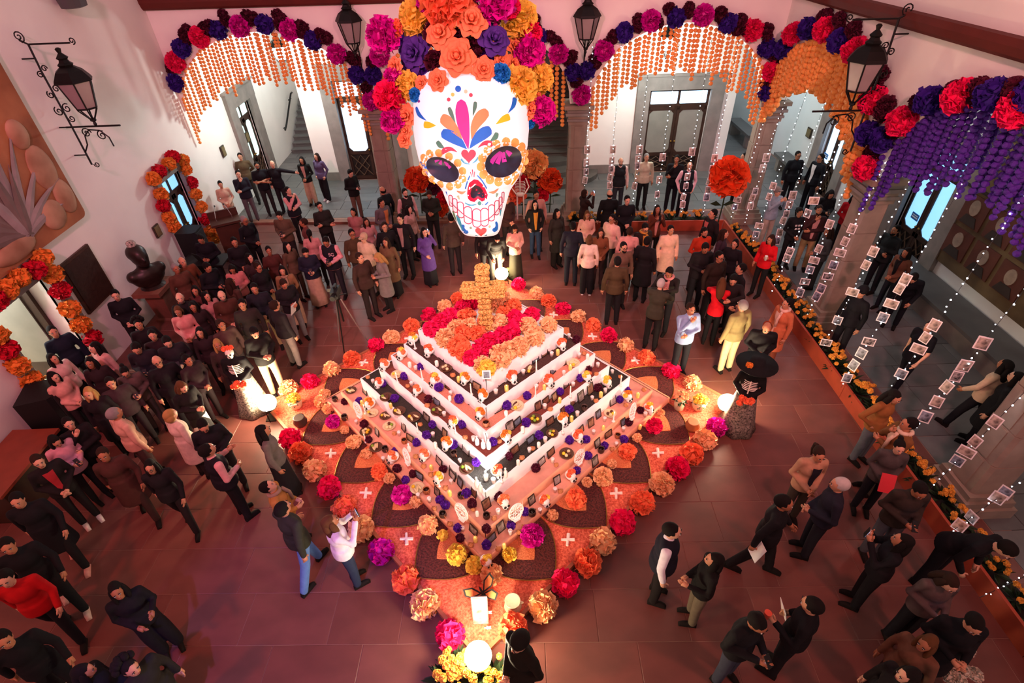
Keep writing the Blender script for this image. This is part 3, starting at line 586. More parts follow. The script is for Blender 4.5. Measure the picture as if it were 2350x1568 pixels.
# tiers
for k in range(1, 8):
    s = RTT[k] * SQ; z0 = ZT[k - 1] if k > 1 else .06; z1 = ZT[k]; t = thing('altar_tier', FQ @ T((0, 0, z0)), 'square %s tier of the stepped altar' % TNAME[k], 'altar tier', 'altar tiers'); hh = z1 - z0
    MB().box((0, 0, hh / 2 - .01), (2 * s - .04, 2 * s - .04, hh - .02)).build('core', SALM if k < 3 else CLOTH, t)
    MB().box((0, 0, hh - .008), (2 * s - .03, 2 * s - .03, .016)).build('top_cover', TOPS[k], t)
    for q in range(4):
        n = 40; vs = []; rnd = random.Random(k * 10 + q)
        for i in range(n + 1):
            x = -s + 2 * s * i / n; w = .006 * math.sin(i * 1.9 + q) + rnd.uniform(-.004, .004) if k > 2 else 0
            vs += [(x, -s - .004 + w * .4, 0), (x, -s - .012 + w, hh + .012 + w), (x, -s + .018, hh + .014 + w * .5)]
        fs = [(3 * i + j, 3 * i + 3 + j, 3 * i + 4 + j, 3 * i + 1 + j) for i in range(n) for j in (0, 1)]
        MB().add(vs, fs).build('cloth_riser' if k > 2 else 'riser', CLOTH if k > 2 else SALM, t, True, RZ(q * PI / 2))
# ---------------------------------------------------------------- offerings
WAX = mat('white_wax', '#f3ece2', .5, .05, sss=.0); YWAX = mat('yellow_wax', '#f0cf70', .5, .05); FLAME = mat('candle_flame', '#ffe9a8', .5, 0, emit=6, eh='#ffd27a'); CLAY = mat('brown_clay', '#a8623c', .6, .2, 8); DCLAY = mat('dark_clay', '#4a342c', .5, .2, 8); COFFEE = mat('dark_drink', '#1d0d08', .2, .1)
SUGAR = mat('white_sugar', '#f2eeea', .5, .05); BREAD = mat('bread_crust', '#c98352', .7, .25, 14); PLATE = mat('glazed_plate', '#5c4030', .3, .25, 6); LPLATE = mat('cream_plate', '#d9c7a0', .3, .1, 6); CORN = mat('corn_husk', '#e3d3a0', .7, .2, 10); GREENF = mat('green_fruit', '#7da02c', .4, .15); YELF = mat('yellow_fruit', '#eac22c', .4, .1); MEAT = mat('brown_mole', '#5a2e1c', .5, .2); FRAMEM = mat('dark_photo_frame', '#2c211c', .5, .2); GLASSW = mat('milky_votive_glass', '#f0dcd6', .3, .05)
PHOTO = [mat('old_photo_%d' % i, a, .45, 0, sc, h2=b, detail=2) for i, (a, b, sc) in enumerate((('#cfc2b4', '#3c332e', 9), ('#b9a798', '#2b2422', 12), ('#a9785e', '#3a2018', 10), ('#d7d0c6', '#6a6260', 8), ('#8e9bb0', '#33302f', 10), ('#c9a27e', '#54301f', 9)))]
CACHE = {}
def cached(key, fn):
    if key not in CACHE: CACHE[key] = fn()
    return CACHE[key]
def m_flame(): return MB().lathe([(.001, 0), (.008, .012), (.006, .025), (.001, .04)], 8).mesh('flame', [FLAME], True)
def m_cup(): return MB().lathe([(.026, 0), (.033, .09), (.034, .095), (.029, .094), (.025, .03)], 12).mesh('glass', [GLASSW], True)
def m_cupwax(): return MB().lathe([(.027, .03), (.0305, .07), (.004, .072)], 12).mesh('wax', [WAX], True)
def m_stick(): return MB().lathe([(.03, 0), (.03, .012), (.012, .016), (.01, .19), (.003, .2)], 8).mesh('stick', [WAX], True)
def m_pillar(): return MB().lathe([(.03, 0), (.031, .004), (.031, .1), (.026, .108), (.01, .102)], 12).mesh('pillar', [WAX], True)
def m_sk(): 
    mb = MB(); mb.ell((0, .01, .11), (.075, .09, .075), 14, 9); mb.ell((0, -.045, .055), (.05, .05, .055), 12, 7); mb.ell((0, -.04, .02), (.04, .045, .022), 10, 5)
    return mb.mesh('skull', [SUGAR], True)
def m_eye(): return MB().ell((0, 0, 0), (.021, .012, .023), 10, 6).mesh('eye_socket', [BLACK], True)
def m_nose(): return MB().prism([(0, .018), (-.01, -.006), (.01, -.006)], -.004, .004, M=XZ).mesh('nose', [BLACK])
def m_teeth():
    mb = MB()
    for i in range(5): mb.box(((i - 2) * .014, 0, 0), (.002, .006, .02))
    return mb.mesh('teeth', [BLACK])
def m_plate(): return MB().lathe([(.05, 0), (.07, .012), (.11, .035), (.112, .04), (.10, .034), (.06, .018), (.004, .016)], 18).mesh('plate', [PLATE], True)
def m_tam(): return MB().ell((0, 0, 0), (.065, .02, .018), 10, 6).mesh('tamale', [CORN], True)
def m_fruit(): return MB().ell((0, 0, 0), .028, 10, 7).mesh('fruit', [YELF], True)
def m_mug(): return MB().lathe([(.035, 0), (.05, .02), (.058, .06), (.05, .10), (.052, .105), (.045, .104), (.045, .085)], 16).mesh('mug', [CLAY], True)
def m_drink(): return MB().lathe([(.044, .086), (.001, .088)], 14).mesh('drink', [COFFEE], True)
def m_handle(): return MB().tube([(.05 + .03 * math.sin(PI * i / 6), 0, .03 + .05 * i / 6) for i in range(7)], .008, 6).mesh('handle', [CLAY], True)
def m_bread(): return MB().ell((0, 0, .02), (.05, .042, .026), 12, 6).mesh('bread', [BREAD], True)
def m_bone(): return MB().tube([(-.045, 0, .03), (0, 0, .05), (.045, 0, .03)], .009, 6).mesh('dough_bone', [BREAD], True)
def m_frame(w, h):
    def f():
        mb = MB(); b = .012
        for x in (-1, 1): mb.box((x * (w / 2 - b / 2), 0, h / 2), (b, .014, h))
        for z in (b / 2, h - b / 2): mb.box((0, 0, z), (w - 2 * b, .014, b))
        return mb.mesh('frame', [FRAMEM])
    return f
def m_ph(w, h): return lambda: MB().box((0, .002, h / 2), (w - .02, .006, h - .02)).mesh('photo', [PHOTO[0]])
def m_bottle(): return MB().lathe([(.03, 0), (.034, .006), (.034, .10), (.028, .125), (.012, .145), (.012, .18), (.016, .185), (.016, .2)], 12).mesh('bottle', [SUGAR], True)
def m_lace():
    mb = MB(); W, Hh = .125, .17
    for sc in (1, .9): mb.tube([(W * sc * math.cos(a) * (1 if math.sin(a) > -.3 else .8), 0, Hh + Hh * sc * math.sin(a)) for a in [2 * PI * i / 28 for i in range(29)]], .006, 5, caps=False)
    for sx in (-1, 1):
        mb.tube([(sx * .05 + .035 * math.cos(2 * PI * i / 12), 0, .2 + .035 * math.sin(2 * PI * i / 12)) for i in range(13)], .005, 5, caps=False)
        for (cx_, cz_, r_) in ((.03, .27, .03), (.08, .26, .03), (.085, .12, .025), (.05, .09, .03), (.02, .31, .018), (.1, .18, .018)):
            mb.tube([(sx * cx_ + p[0], 0, cz_ + p[2]) for p in spiral((0, 0), r_, .006, sx, 1.6, 10)], .004, 4)
    mb.tube([(0, 0, .17), (-.015, 0, .14), (.015, 0, .14), (0, 0, .17)], .005, 5)
    for i in range(7): mb.tube([((i - 3) * .014, 0, .05), ((i - 3) * .014, 0, .1)], .003, 4)
    mb.tube([(-.05, 0, .075), (.05, 0, .075)], .004, 4)
    for i in range(6): mb.tube([(-.1 + .04 * i, 0, .06), (-.1 + .04 * i + .03, 0, .3)], .0028, 4)
    for i in range(5): mb.tube([(-.1, 0, .08 + .05 * i), (.1, 0, .1 + .05 * i)], .0028, 4)
    mb.box((0, .01, .006), (.1, .05, .012)); return mb.mesh('lace_panel', [SUGAR])
COUNT = {}
DESC = {'K': ('sugar_skull', 'sugar skull', 'white sugar skull with flower hair'), 'V': ('purple_rosette', 'paper flower', 'purple paper rosette'), 'C': ('votive_candle', 'candle', 'white votive glass'), 'T': ('taper_candle', 'candle', 'thin white taper candle'), 'Y': ('pillar_candle', 'candle', 'short pale pillar candle'), 'F': ('framed_photo', 'photo', 'small framed photograph'), 'P': ('food_plate', 'plate', 'clay plate of food offerings'), 'M': ('clay_mug', 'mug', 'brown clay mug with dark drink'), 'B': ('bread_roll', 'bread', 'small round bread roll'), 'S': ('lace_skull', 'decoration', 'white lace skull panel'), 'W': ('white_bottle', 'bottle', 'small white bottle')}
def side_of(p):
    l = FQi @ p; return ('left', RZ(PI / 4 - PI / 2 - .048)) if l.x < l.y else ('right', RZ(PI / 4 - .048))
def offering(code, px, py, tier):
    p = at_z(px, py, ZT[tier]); side, R = side_of(p); key = (code, tier, side); i = COUNT.get(key, 0); COUNT[key] = i + 1
    nm, cat, d = DESC[code]; M = T(p + Vector((0, 0, .004))) @ R @ RZ(random.uniform(-.18, .18)); sc = random.uniform(.92, 1.1)
    lab = '%s, %s in from the %s end of %s side, %s tier' % (d, ordn(i), 'far', side, TNAME[tier])
    t = thing(nm, M @ SC(sc), None, cat, d + 's on the altar'); t['_k'] = '%s|%d|%s' % (code, tier, side); t['_d'] = (FQi @ p)[1 if side == 'left' else 0]; t['_b'] = '%s|%s side, %s tier' % (d, side, TNAME[tier])
    def P(n, fn, M=None, m=None, key=None):
        o = obj(n, cached(key or fn.__name__, fn), t, M)
        if m: setmat(o, m)
        return o
    if code == 'K':
        sk = P('skull', m_sk, SC(1.08))
        for s in (-1, 1): obj('eye_socket', cached('m_eye', m_eye), sk, T((s * .026, -.084, .078)))
        obj('nose', cached('m_nose', m_nose), sk, T((0, -.098, .05))); obj('teeth', cached('m_teeth', m_teeth), sk, T((0, -.09, .025)))
        hc = random.choice((DOR, ORG, ROR)); 
        for x, y, z, r in ((-.05, 0, .165, .05), (.05, 0, .165, .05), (0, .01, .19, .055)): flower(random.choice(SMALL), YEL if random.random() < .25 else hc, (x, y, z), r, t, name='hair_flower')
    elif code == 'V': flower(random.choice(POM), PUR if random.random() < .65 else MAR, (0, 0, .07), .075, t, name='rosette')
    elif code == 'C': P('glass', m_cup); P('wax', m_cupwax)
    elif code == 'T': P('stick', m_stick); P('flame', m_flame, T((0, 0, .2)))
    elif code == 'Y': P('pillar', m_pillar, None, YWAX if random.random() < .5 else WAX); P('flame', m_flame, T((0, 0, .1)) @ SC(.6))
    elif code == 'F':
        w, h = random.choice(((.13, .17), (.15, .2), (.17, .14))); tl = RX(-.22)
        f = P('frame', m_frame(w, h), tl, key=('fr', w)); obj('photo', cached(('ph', w), m_ph(w, h)), f); setmat(f.children[0], random.choice(PHOTO))
    elif code == 'P':
        P('plate', m_plate, None, random.choice((PLATE, LPLATE, PLATE)))
        if random.random() < .6:
            for j in range(3): P('tamale', m_tam, T((random.uniform(-.03, .03), -.04 + .035 * j, .035 + .01 * (j % 2))) @ RZ(random.uniform(-.5, .5)), random.choice((CORN, CORN, MEAT)))
            P('fruit', m_fruit, T((-.05, -.04, .045)), random.choice((YELF, GREENF)))
        else:
            for j in range(5): P('fruit', m_fruit, T((.045 * math.cos(j * 1.256), .045 * math.sin(j * 1.256), .045)), random.choice((YELF, GREENF, MEAT, CORN)))
    elif code == 'M': P('mug', m_mug, None, random.choice((CLAY, CLAY, DCLAY))); P('drink', m_drink); P('handle', m_handle)
    elif code == 'B': P('bread', m_bread); P('dough_bone', m_bone); P('dough_bone', m_bone, RZ(PI / 2))
    elif code == 'W': P('bottle', m_bottle)
    elif code == 'S': P('lace_panel', m_lace, RX(-.12))
    OFFER.append(t); return t
OFFER = []
def batch(tier, ox, oy, txt, k=4.7):
    for e in txt.split():
        c, x, y = e[0], *map(float, e[1:].split(',')); offering(c, ox + x / k, oy + y / k, tier)
batch(6, 850, 600, 'K470,890 T485,945 K640,1020 F760,1060 Y720,1130 P815,1170 F895,1130 B890,1240 F985,1215 Y955,1300 K1030,1320 F1140,1390 T1090,1440 K1220,1500 F1300,1390 C1355,1440 Y1470,1400 F1415,1330 K1530,1310 C1650,1225 P1715,1180 T1790,1185 F1785,1090 F1885,1020 C1955,1030 Y2020,1010 F1945,975 K2060,950 V2220,875 C2140,830')
batch(5, 850, 600, 'K350,1050 C495,1180 Y430,1145 V545,1165 F610,1165 F490,1080 T562,1275 K710,1340 V745,1395 F840,1385 C870,1450 Y860,1505 V960,1520 F1040,1530')
batch(5, 1100, 750, 'K20,990 M75,1075 Y290,965 F210,920 V300,885 P400,865 V515,780 F455,735 T607,750 C615,680 F605,630 Y700,680 K745,640 F800,510 C910,525 Y980,468 P1010,405 F895,430 C1075,338 Y1165,350 B1130,300')
batch(4, 600, 800, 'K1340,225 P1465,295 V1550,330 F1610,355 T1470,370 B1580,415 C1625,410 K1690,500 F1770,475 V1805,580 B1790,625 P1905,690 F1890,615 C1975,735 F2060,715 K2075,840 V2170,850 T2095,910 B2200,970 C2290,1000 W2330,1040')
batch(4, 1100, 750, 'W45,1310 W105,1315 V150,1275 B218,1250 K290,1235 F340,1130 F420,1065 Y468,1135 V505,1070 P600,1010 F640,900 C705,890 B765,900 F725,835 F820,800 Y865,820 V870,735 T980,755 F940,655 C1010,650 V1090,585 K1155,590 F1190,475 C1275,440 B1260,520 V1165,490')
batch(3, 600, 800, 'B1150,320 C1210,380 K1280,420 V1315,410 P1350,540 V1445,570 Y1400,640 P1490,690 P1645,755 F1775,780 B1715,830 T1690,900 V1785,965 C1855,955 V1850,850 Y1880,1070 K2010,1080 V2075,1070 F1970,960 M2080,1160 F2200,1135 C2145,1235 P2215,1310 V2320,1260')
batch(3, 850, 1000, 'W1150,550 W1250,480 K1370,440 T1415,495 W1460,440 C1330,510 W1190,600')
batch(3, 1100, 750, 'C540,1355 B575,1325 Y640,1300 V645,1205 F560,1255 C710,1245 P785,1165 T900,1145 K900,1050 F770,1060 F920,930 V970,925 Y993,1020 C1055,965 F1015,850 M1130,900 F1105,805 B1258,810 C1215,795 F1205,725 Y1308,760 V1275,690 K1370,650 C1355,715 T1520,640 B1520,550 C1430,510 F390,1370 V325,1430 B460,1425 Y420,1490')
batch(2, 600, 800, 'P970,465 F1115,495 V1060,590 Y1090,610 K1180,650 T1125,705 P1200,710 P1340,740 P1380,850 F1530,890 F1620,935 C1490,940 B1435,925 F1600,1000 M1545,1020 V1680,1045 W1600,1110 K1770,1200 B1665,1175 F1910,1250 V1965,1330 B1750,1280 Y1835,1310 B1830,1370 K1920,1440 F2060,1385 C2050,1460 T1920,1490')
batch(2, 850, 1000, 'F880,465 B810,575 Y860,650 F960,550 M980,670 V1040,650 F1110,655 V1100,765 B1110,800 Y1155,865 F1265,790 K1440,760 V1385,690 C1380,845 M1255,890 B1335,900 V1255,1035')
batch(2, 1100, 750, 'V610,1555 F680,1490 C790,1465 B830,1500 F780,1395 P940,1385 V970,1255 K1060,1235 V1150,1245 C1230,1160 F1100,1150 Y1335,1115 T1445,1025 C1350,1020 F1210,1080 P1410,950 F1290,985 F1445,845 V1510,815 K1590,800 V1585,725 B1580,855 Y1705,765 B1775,690')
batch(1, 600, 800, 'M800,570 V905,600 M905,770 C1030,815 V1115,845 P1130,910 F1245,940 T1130,1015 V1165,1010 P1240,1080 M1340,1110 K1430,1225 V1445,1140 C1320,1215')
batch(1, 850, 1000, 'V295,385 V465,440 V385,505 F525,470 P510,580 M610,620 C520,670 C640,715 F715,650 V755,720 V815,780 B690,795 M785,875 V945,1025 C1000,1030 B860,965 V975,1135 F1105,1060 Y1135,1145 B1085,1190 V1255,1210 K1255,1400 Y1445,1215 B1380,1230 F1320,1140 F1420,1035 V1520,995 C1510,1065 B1605,1050 B1660,1000 M1745,860 V1670,850 C1830,830 K1880,750 F1750,740 B2050,610 C1990,610 F2020,525 K2160,480 V2225,405')
batch(1, 1100, 750, 'C1550,1130 F1395,1195 V1350,1310 M1310,1355 F1280,1300 V1170,1420 M1490,1200 V1555,1245 C1475,1290 B1430,1330 V1610,1060 F1555,1070 Y1730,1105 C1785,970 K1820,920 W1845,950 V1735,930 F1255,1500')
for x, y in ((823.5, 958), (934, 1066), (1059, 1195), (1187, 1195), (1331, 1066), (1452, 962)): offering('S', x, y, 2)
# labels: count like offerings of one tier side outwards from the front corner
_g = {}
for t in OFFER: _g.setdefault(t['_k'], []).append(t)
for k, L in _g.items():
    L.sort(key=lambda o: o['_d'])
    for i, o in enumerate(L):
        d, wh = o['_b'].split('|'); o['label'] = ((ordn(i) + ' ') if len(L) > 1 else '') + d + ' from front corner, ' + wh
        for q in ('_k', '_d', '_b'): del o[q]
# ---- flower covered top and cross
PT = thing('top_flower_bed', FQ @ T((0, 0, ZT[7])), 'placeholder', 'flower') if False else None
FLC = {'r': (PINK, 'hot pink'), 'o': (ORG, 'orange'), 'p': (PEA, 'peach'), 'y': (YEL, 'yellow'), 'g': (MAG, 'magenta')}
TOPF = []
def top_flower(c, px, py, k=4.7, ox=850, oy=600):
    p = at_z(ox + px / k, oy + py / k, ZT[7] + .1); l = FQi @ p; s = RTT[7] * SQ - .1; l.x = max(-s, min(s, l.x)); l.y = max(-s, min(s, l.y)); p = FQ @ l
    o = flower(random.choice(POM), FLC[c][0], p, random.uniform(.15, .175), name='pompom_flower'); TOPF.append((o, c, l))
for e in 'r640,740 r760,660 r860,590 r1000,500 r1090,440 p930,720 p800,830 p720,900 o1040,600 o1150,780 o960,900 r1090,1050 r1200,940 r1280,870 r1420,800 r1530,750 r1630,670 r1740,580 p1210,1120 p1380,1000 p1500,960 p1620,900 p1760,780 p1920,690 y1250,1190 p1440,1080 p1640,970 p1820,850 o1540,490 o1440,570 p1420,400 p1340,470 p1390,670 o980,1000 o900,940 p1060,700 o1250,660 r1560,620 p1700,700 o1000,780'.split():
    top_flower(e[0], *map(float, e[1:].split(',')))
TOPF.sort(key=lambda q: (q[2].x + q[2].y))
rows = {}
for o, c, l in TOPF:
    r = int((l.x + 1) / .4); key = (c, r); rows[key] = rows.get(key, 0) + 1
    tag(o, '%s %s pompom from front, %s row from left, altar top' % (ordn(rows[key] - 1), FLC[c][1], ordn(r)), 'paper flower', 'pompoms covering the altar top')
b0 = at_z(1116, 752, ZT[7] + .02); top = at_y(1104, 617, b0.y); al = at_y(1060, 672, b0.y); ar = at_y(1150, 662, b0.y)
cr_ = thing('marigold_cross', T(b0), 'standing cross covered with tan marigolds on altar top', 'cross'); Hh = top.z - b0.z; za = Hh * .66
MB().box((0, 0, Hh / 2), (.16, .12, Hh)).box((0, 0, za), (.56, .12, .16)).build('core', mat('cross_board', '#8a6236', .8, .2), cr_)
CRM = mat('tan_marigold', '#f2c472', .8, .25, 9)
for i in range(11):
    for x in (-.06, .0, .06):
        for y in (-.075, .075): flower(random.choice(SMALL), CRM, (x + random.uniform(-.01, .01), y, .06 + (Hh - .08) * i / 10), .058, cr_, name='marigold', nrm=(x, y * 2, .0))
for i in range(4):
    for s in (-1, 1):
        for z in (-.07, .0, .07):
            for y in (-.075, .075): flower(random.choice(SMALL), CRM, (s * (.12 + .06 * i), y, za + z), .052, cr_, name='marigold', nrm=(0, y * 2, z))
for p in ((-.32, 0, za), (.32, 0, za), (0, 0, Hh + .03), (-.3, 0, za + .06), (.3, 0, za + .06), (-.2, 0, za + .1), (.2, 0, za + .1), (-.25, 0, za + .1), (.25, 0, za + .1)): flower(SMALL[0], CRM, p, .07, cr_, name='marigold', nrm=(p[0], 0, 1))
tag(MB().box((0, 0, .06), (.13, .012, .15)).box((0, -.008, .06), (.09, .004, .11), 1).build('saint_card', [SUGAR, PHOTO[4]], M=T(at_z(1117, 868, ZT[7] + .06)) @ RX(-.2)), 'small white card with blue figure at front corner of altar top', 'card')
# ---- pompoms around the carpet and along the lowest tier
RING = []
def ring(c, px, py, r, where, z=.07):
    p = at_z(px, py, z + r * .75); o = flower(random.choice(POM + CARN), FLC[c][0], p, r, name='pompom_flower'); l = FQi @ p
    side = ('front left' if l.x < 0 else 'back right') if abs(l.x) > abs(l.y) else ('front right' if l.y < 0 else 'back left'); RING.append((o, c, where, side, l.y if 'left' in side and 'front' in side or 'back right' == side else l.x))
for e in 'r712,877 p761,849 o807,825 p662,893 r666,1006 o689,1040 p721,1079 r755,1119 o791,1165 p829,1214 g874,1265 o930,1331 p973,1387 r1032,1457 o1178,1443 p1245,1392 r1298,1339 o1349,1291 p1384,1243 r1429,1199 o1474,1154 p1519,1112 r1555,1075 o1587,1042 p1618,1009 g1645,980 p1589,881 r1540,853 o1483,822 p1436,794 r1397,771 o1361,748 p1327,728 r1292,710 o1259,692 p1231,674 r1190,654 p1021,705 r984,724 o1052,687 o944,748 p898,775 r863,793 p1085,670'.split():
    c = e[0]; x, y = map(float, e[1:].split(',')); ring(c, x, y, .205 if y > 1000 else .19, 'carpet border', 0)
for e in 'g764,968,18 p791,987,11 p811,1015,18 p840,1042,13 o870,1083,19 p894,1098,12 g922,1136,21 p952,1153,12 p982,1206,21 y1016,1229,11 y1048,1273,20 y1088,1298,17 p1127,1318,20 y1169,1273,14 g1222,1230,23 p1268,1183,12 o1322,1145,22 p1347,1107,11 p1383,1095,21 p1404,1065,11 o1440,1037,20 p1462,1005,11 r1502,978,19 p1517,948,9 p736,921,17 p752,940,14 p745,905,15'.split():
    c = e[0]; x, y, r = map(float, e[1:].split(',')); ring(c, x, y, r / 125, 'lowest tier foot')
cnt = {}
RING.sort(key=lambda q: q[4])
for o, c, w, s, d in RING:
    k = (c, w, s); n = cnt.get(k, 0); cnt[k] = n + 1
    tag(o, '%s %s pompom from %s corner, %s side, %s' % (ordn(n), FLC[c][1], 'front' if 'front' in s else ('left' if 'left' in s else 'right'), s, w), 'paper flower', 'tissue pompoms on the ' + w)
# ---- flood lamps on the four carpet corners
for (px, py, e, l) in ((615, 930, 130, 'glaring warm flood lamp at left corner of carpet'), (1098, 1500, 150, 'glaring warm flood lamp at front corner of carpet'), (1668, 930, 170, 'glaring warm flood lamp at right corner of carpet'), (1151, 633, 90, 'glaring warm flood lamp behind the marigold cross')):
    p = at_z(px, py, .32); d = Vector((-.36, 7.33, 0)) - Vector((p.x, p.y, 0)); p0 = Vector((p.x, p.y, 0))
    if py > 1400: p0.y -= .05
    t = thing('flood_lamp', T(p0) @ RZ(math.atan2(d.y, d.x) - PI / 2), l, 'lamp', 'flood lamps at the carpet corners')
    MB().box((0, 0, .01), (.26, .2, .02)).tube([(-.16, 0, .02), (-.16, 0, .3), (-.13, 0, .32)], .012, 6).tube([(.16, 0, .02), (.16, 0, .3), (.13, 0, .32)], .012, 6).build('stand', IRON, t)
    MB().lathe([(.05, -.12), (.09, -.1), (.14, .0), (.15, .04), (.14, .04)], 16, M=T((0, 0, .3)) @ RX(-.5)).build('housing', IRON, t)
    MB().ell((0, 0, .38), (.17, .17, .16), 16, 10).build('lens', WARMBULB, t)  # lens swollen to a glowing globe, its size imitates the lamp's glare
    lamp('flood_light', 'POINT', p0 + Vector((0, 0, .62)), e, (1, .80, .55), .15)
# small bright spot on the black tier
p = at_z(1116, 1100, ZT[3]); t = thing('spot_lamp', T(p), 'small dazzling white spot lamp at front corner of black tier', 'lamp')
MB().lathe([(.03, 0), (.03, .01), (.008, .015), (.008, .04)], 12).lathe([(.02, .04), (.035, .07), (.035, .1), (.03, .1)], 12).build('housing', SUGAR, t); MB().ell((0, 0, .105), (.03, .03, .015), 12, 6).build('lens', BULB, t)
lamp('spot_light', 'POINT', p + Vector((0, 0, .25)), 22, (.95, .97, 1), .05)
# ================================================================ GIANT SKULL
SKC = at_y(1085, 340, 8.5); vd = (SKC - Vector((0, 0, HC))); SKD = vd.length; vd.normalize()
xa = (cr - vd * cr.dot(vd)).normalized(); za_ = xa.cross(vd)
SKM = Matrix(((xa.x, vd.x, za_.x, SKC.x), (xa.y, vd.y, za_.y, SKC.y), (xa.z, vd.z, za_.z, SKC.z), (0, 0, 0, 1)))
KPX = FPX / (SKD * vd.dot(-cb)) * 1.0
KPX = FPX / (vd * SKD).dot(-cb) / (vd.dot(-cb)) ** 0
def lx(px): return (px - 1085) / KPX
def lz(py): return (340 - py) / KPX
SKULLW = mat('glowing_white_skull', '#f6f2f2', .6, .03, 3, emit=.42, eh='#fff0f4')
ROWS = [(160, 1062, 1100, .15, .3), (166, 1030, 1132, .34, .55), (178, 1000, 1163, .52, .75), (198, 975, 1190, .66, .9), (225, 961, 1207, .77, 1.0), (260, 955, 1213, .82, 1.02), (300, 953, 1213, .84, 1.0), (335, 956, 1210, .84, .92), (365, 962, 1204, .84, .8), (390, 972, 1196, .84, .66), (406, 985, 1189, .84, .55), (418, 1001, 1180, .82, .48), (430, 1011, 1171, .78, .42), (455, 1020, 1163, .76, .4), (480, 1030, 1156, .74, .36), (505, 1042, 1150, .70, .3), (522, 1050, 1146, .64, .25), (532, 1058, 1140, .5, .18), (536, 1080, 1120, .3, .08)]
def row_at(py):
    for a, b in zip(ROWS, ROWS[1:]):
        if a[0] <= py <= b[0]:
            t = (py - a[0]) / (b[0] - a[0]); return [a[i] + (b[i] - a[i]) * t for i in range(5)]
    return ROWS[-1] if py > 500 else ROWS[0]
EYES = [((1018, 384), 38, 24, .38), ((1152, 368), 43, 31, -.33)]
def indent(px, py):
    d = 0.
    for (c, rx, ry, an) in EYES:
        u, v = px - c[0], py - c[1]; q = (u * math.cos(an) + v * math.sin(an)) / rx; w = (-u * math.sin(an) + v * math.cos(an)) / ry; e = q * q + w * w
        d += .26 * max(0, 1 - e / 1.35) ** .7 if e < 1.35 else 0; d -= .05 * math.exp(-((e - 2.2) / .7) ** 2)
    u, v = (px - 1093) / 20, (py - 437) / 25; e = u * u + v * v; d += .14 * max(0, 1 - e)
    return d
NS, NR = 84, 74; vs = []
for i in range(NR):
    py = 160 + 376 * i / (NR - 1); _, xl, xr, df, db = row_at(py); c = (xl + xr) / 2; hw = (xr - xl) / 2
    for j in range(NS):
        a = 2 * PI * j / NS; cx_ = math.copysign(abs(math.cos(a)) ** .92, math.cos(a)); sy = math.sin(a); px = c + hw * cx_
        y = -df * abs(sy) ** .85 if sy > 0 else db * abs(sy) ** .85
        if sy > .1: y += indent(px, py) * min(1, sy * 2)
        vs.append((lx(px), y, lz(py)))
fs = [(i * NS + j, i * NS + (j + 1) % NS, (i + 1) * NS + (j + 1) % NS, (i + 1) * NS + j) for i in range(NR - 1) for j in range(NS)] + [tuple(range(NS - 1, -1, -1)), tuple(range((NR - 1) * NS, NR * NS))]
sk = thing('giant_skull', SKM, 'giant glowing white painted skull with flower crown hanging above altar', 'skull')
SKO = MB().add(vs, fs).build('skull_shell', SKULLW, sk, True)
BV = BVHTree.FromPolygons([Vector(v) for v in vs], [list(f) for f in fs])
def sproj(px, py, lift):
    x, z = lx(px), lz(py); h = BV.ray_cast(Vector((x, -3, z)), Vector((0, 1, 0)))
    y = h[0].y if h[0] else -.2
    return (x, y - lift, z)
def zpx(x, y): return 850 + x / 4.7, 220 + y / 4.7
PAINT = {}
def pm(h):
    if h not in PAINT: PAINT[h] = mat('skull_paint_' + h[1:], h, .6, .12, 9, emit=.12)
    return PAINT[h]
def blob(outl, h, name, lift=.006, zoomc=True):
    pts = [zpx(*p) for p in outl] if zoomc else outl
    c = (sum(p[0] for p in pts) / len(pts), sum(p[1] for p in pts) / len(pts)); n = len(pts); v = []
    for s in (1, .7, .4): v += [sproj(c[0] + (p[0] - c[0]) * s, c[1] + (p[1] - c[1]) * s, lift) for p in pts]
    v.append(sproj(c[0], c[1], lift)); f = [(r * n + i, (r + 1) * n + i, (r + 1) * n + (i + 1) % n, r * n + (i + 1) % n) for r in (0, 1) for i in range(n)] + [(2 * n + i, 3 * n, 2 * n + (i + 1) % n) for i in range(n)]
    return MB().add(v, f).build(name, pm(h) if isinstance(h, str) else h, sk, True)
def stroke(ctrl, ws, h, name='painted_stroke', lift=.006, n=14):
    ctrl = [Vector(zpx(*p)) for p in ctrl]; m = len(ctrl) - 1; L = []; 
    def ev(arr, t):
        s = t * m; i = min(int(s), m - 1); q = s - i; P = [arr[max(0, i - 1)], arr[i], arr[i + 1], arr[min(m, i + 2)]]
        return .5 * ((2 * P[1]) + (P[2] - P[0]) * q + (2 * P[0] - 5 * P[1] + 4 * P[2] - P[3]) * q * q + (3 * P[1] - P[0] - 3 * P[2] + P[3]) * q ** 3)
    ws = [ws] * (m + 1) if isinstance(ws, (int, float)) else [ws[0] + (ws[-1] - ws[0]) * 0 if False else w for w in ws]
    if len(ws) != m + 1: ws = [ws[min(len(ws) - 1, round(i * (len(ws) - 1) / m))] for i in range(m + 1)]
    v = []
    for i in range(n + 1):
        t = i / n; p = ev(ctrl, t); d = (ev(ctrl, min(1, t + .03)) - ev(ctrl, max(0, t - .03))); d.normalize(); w = max(.3, ev(ws, t) / 4.7)
        if t < .12: w *= math.sqrt(max(.05, 1 - ((.12 - t) / .12) ** 2))
        nn = Vector((-d.y, d.x))
        for s in (-1, -.33, .33, 1): v.append(sproj(p.x + nn.x * w * s, p.y + nn.y * w * s, lift))
    return MB().add(v, [(4 * i + j, 4 * i + j + 1, 4 * i + j + 5, 4 * i + j + 4) for i in range(n) for j in range(3)]).build(name, pm(h), sk, True)
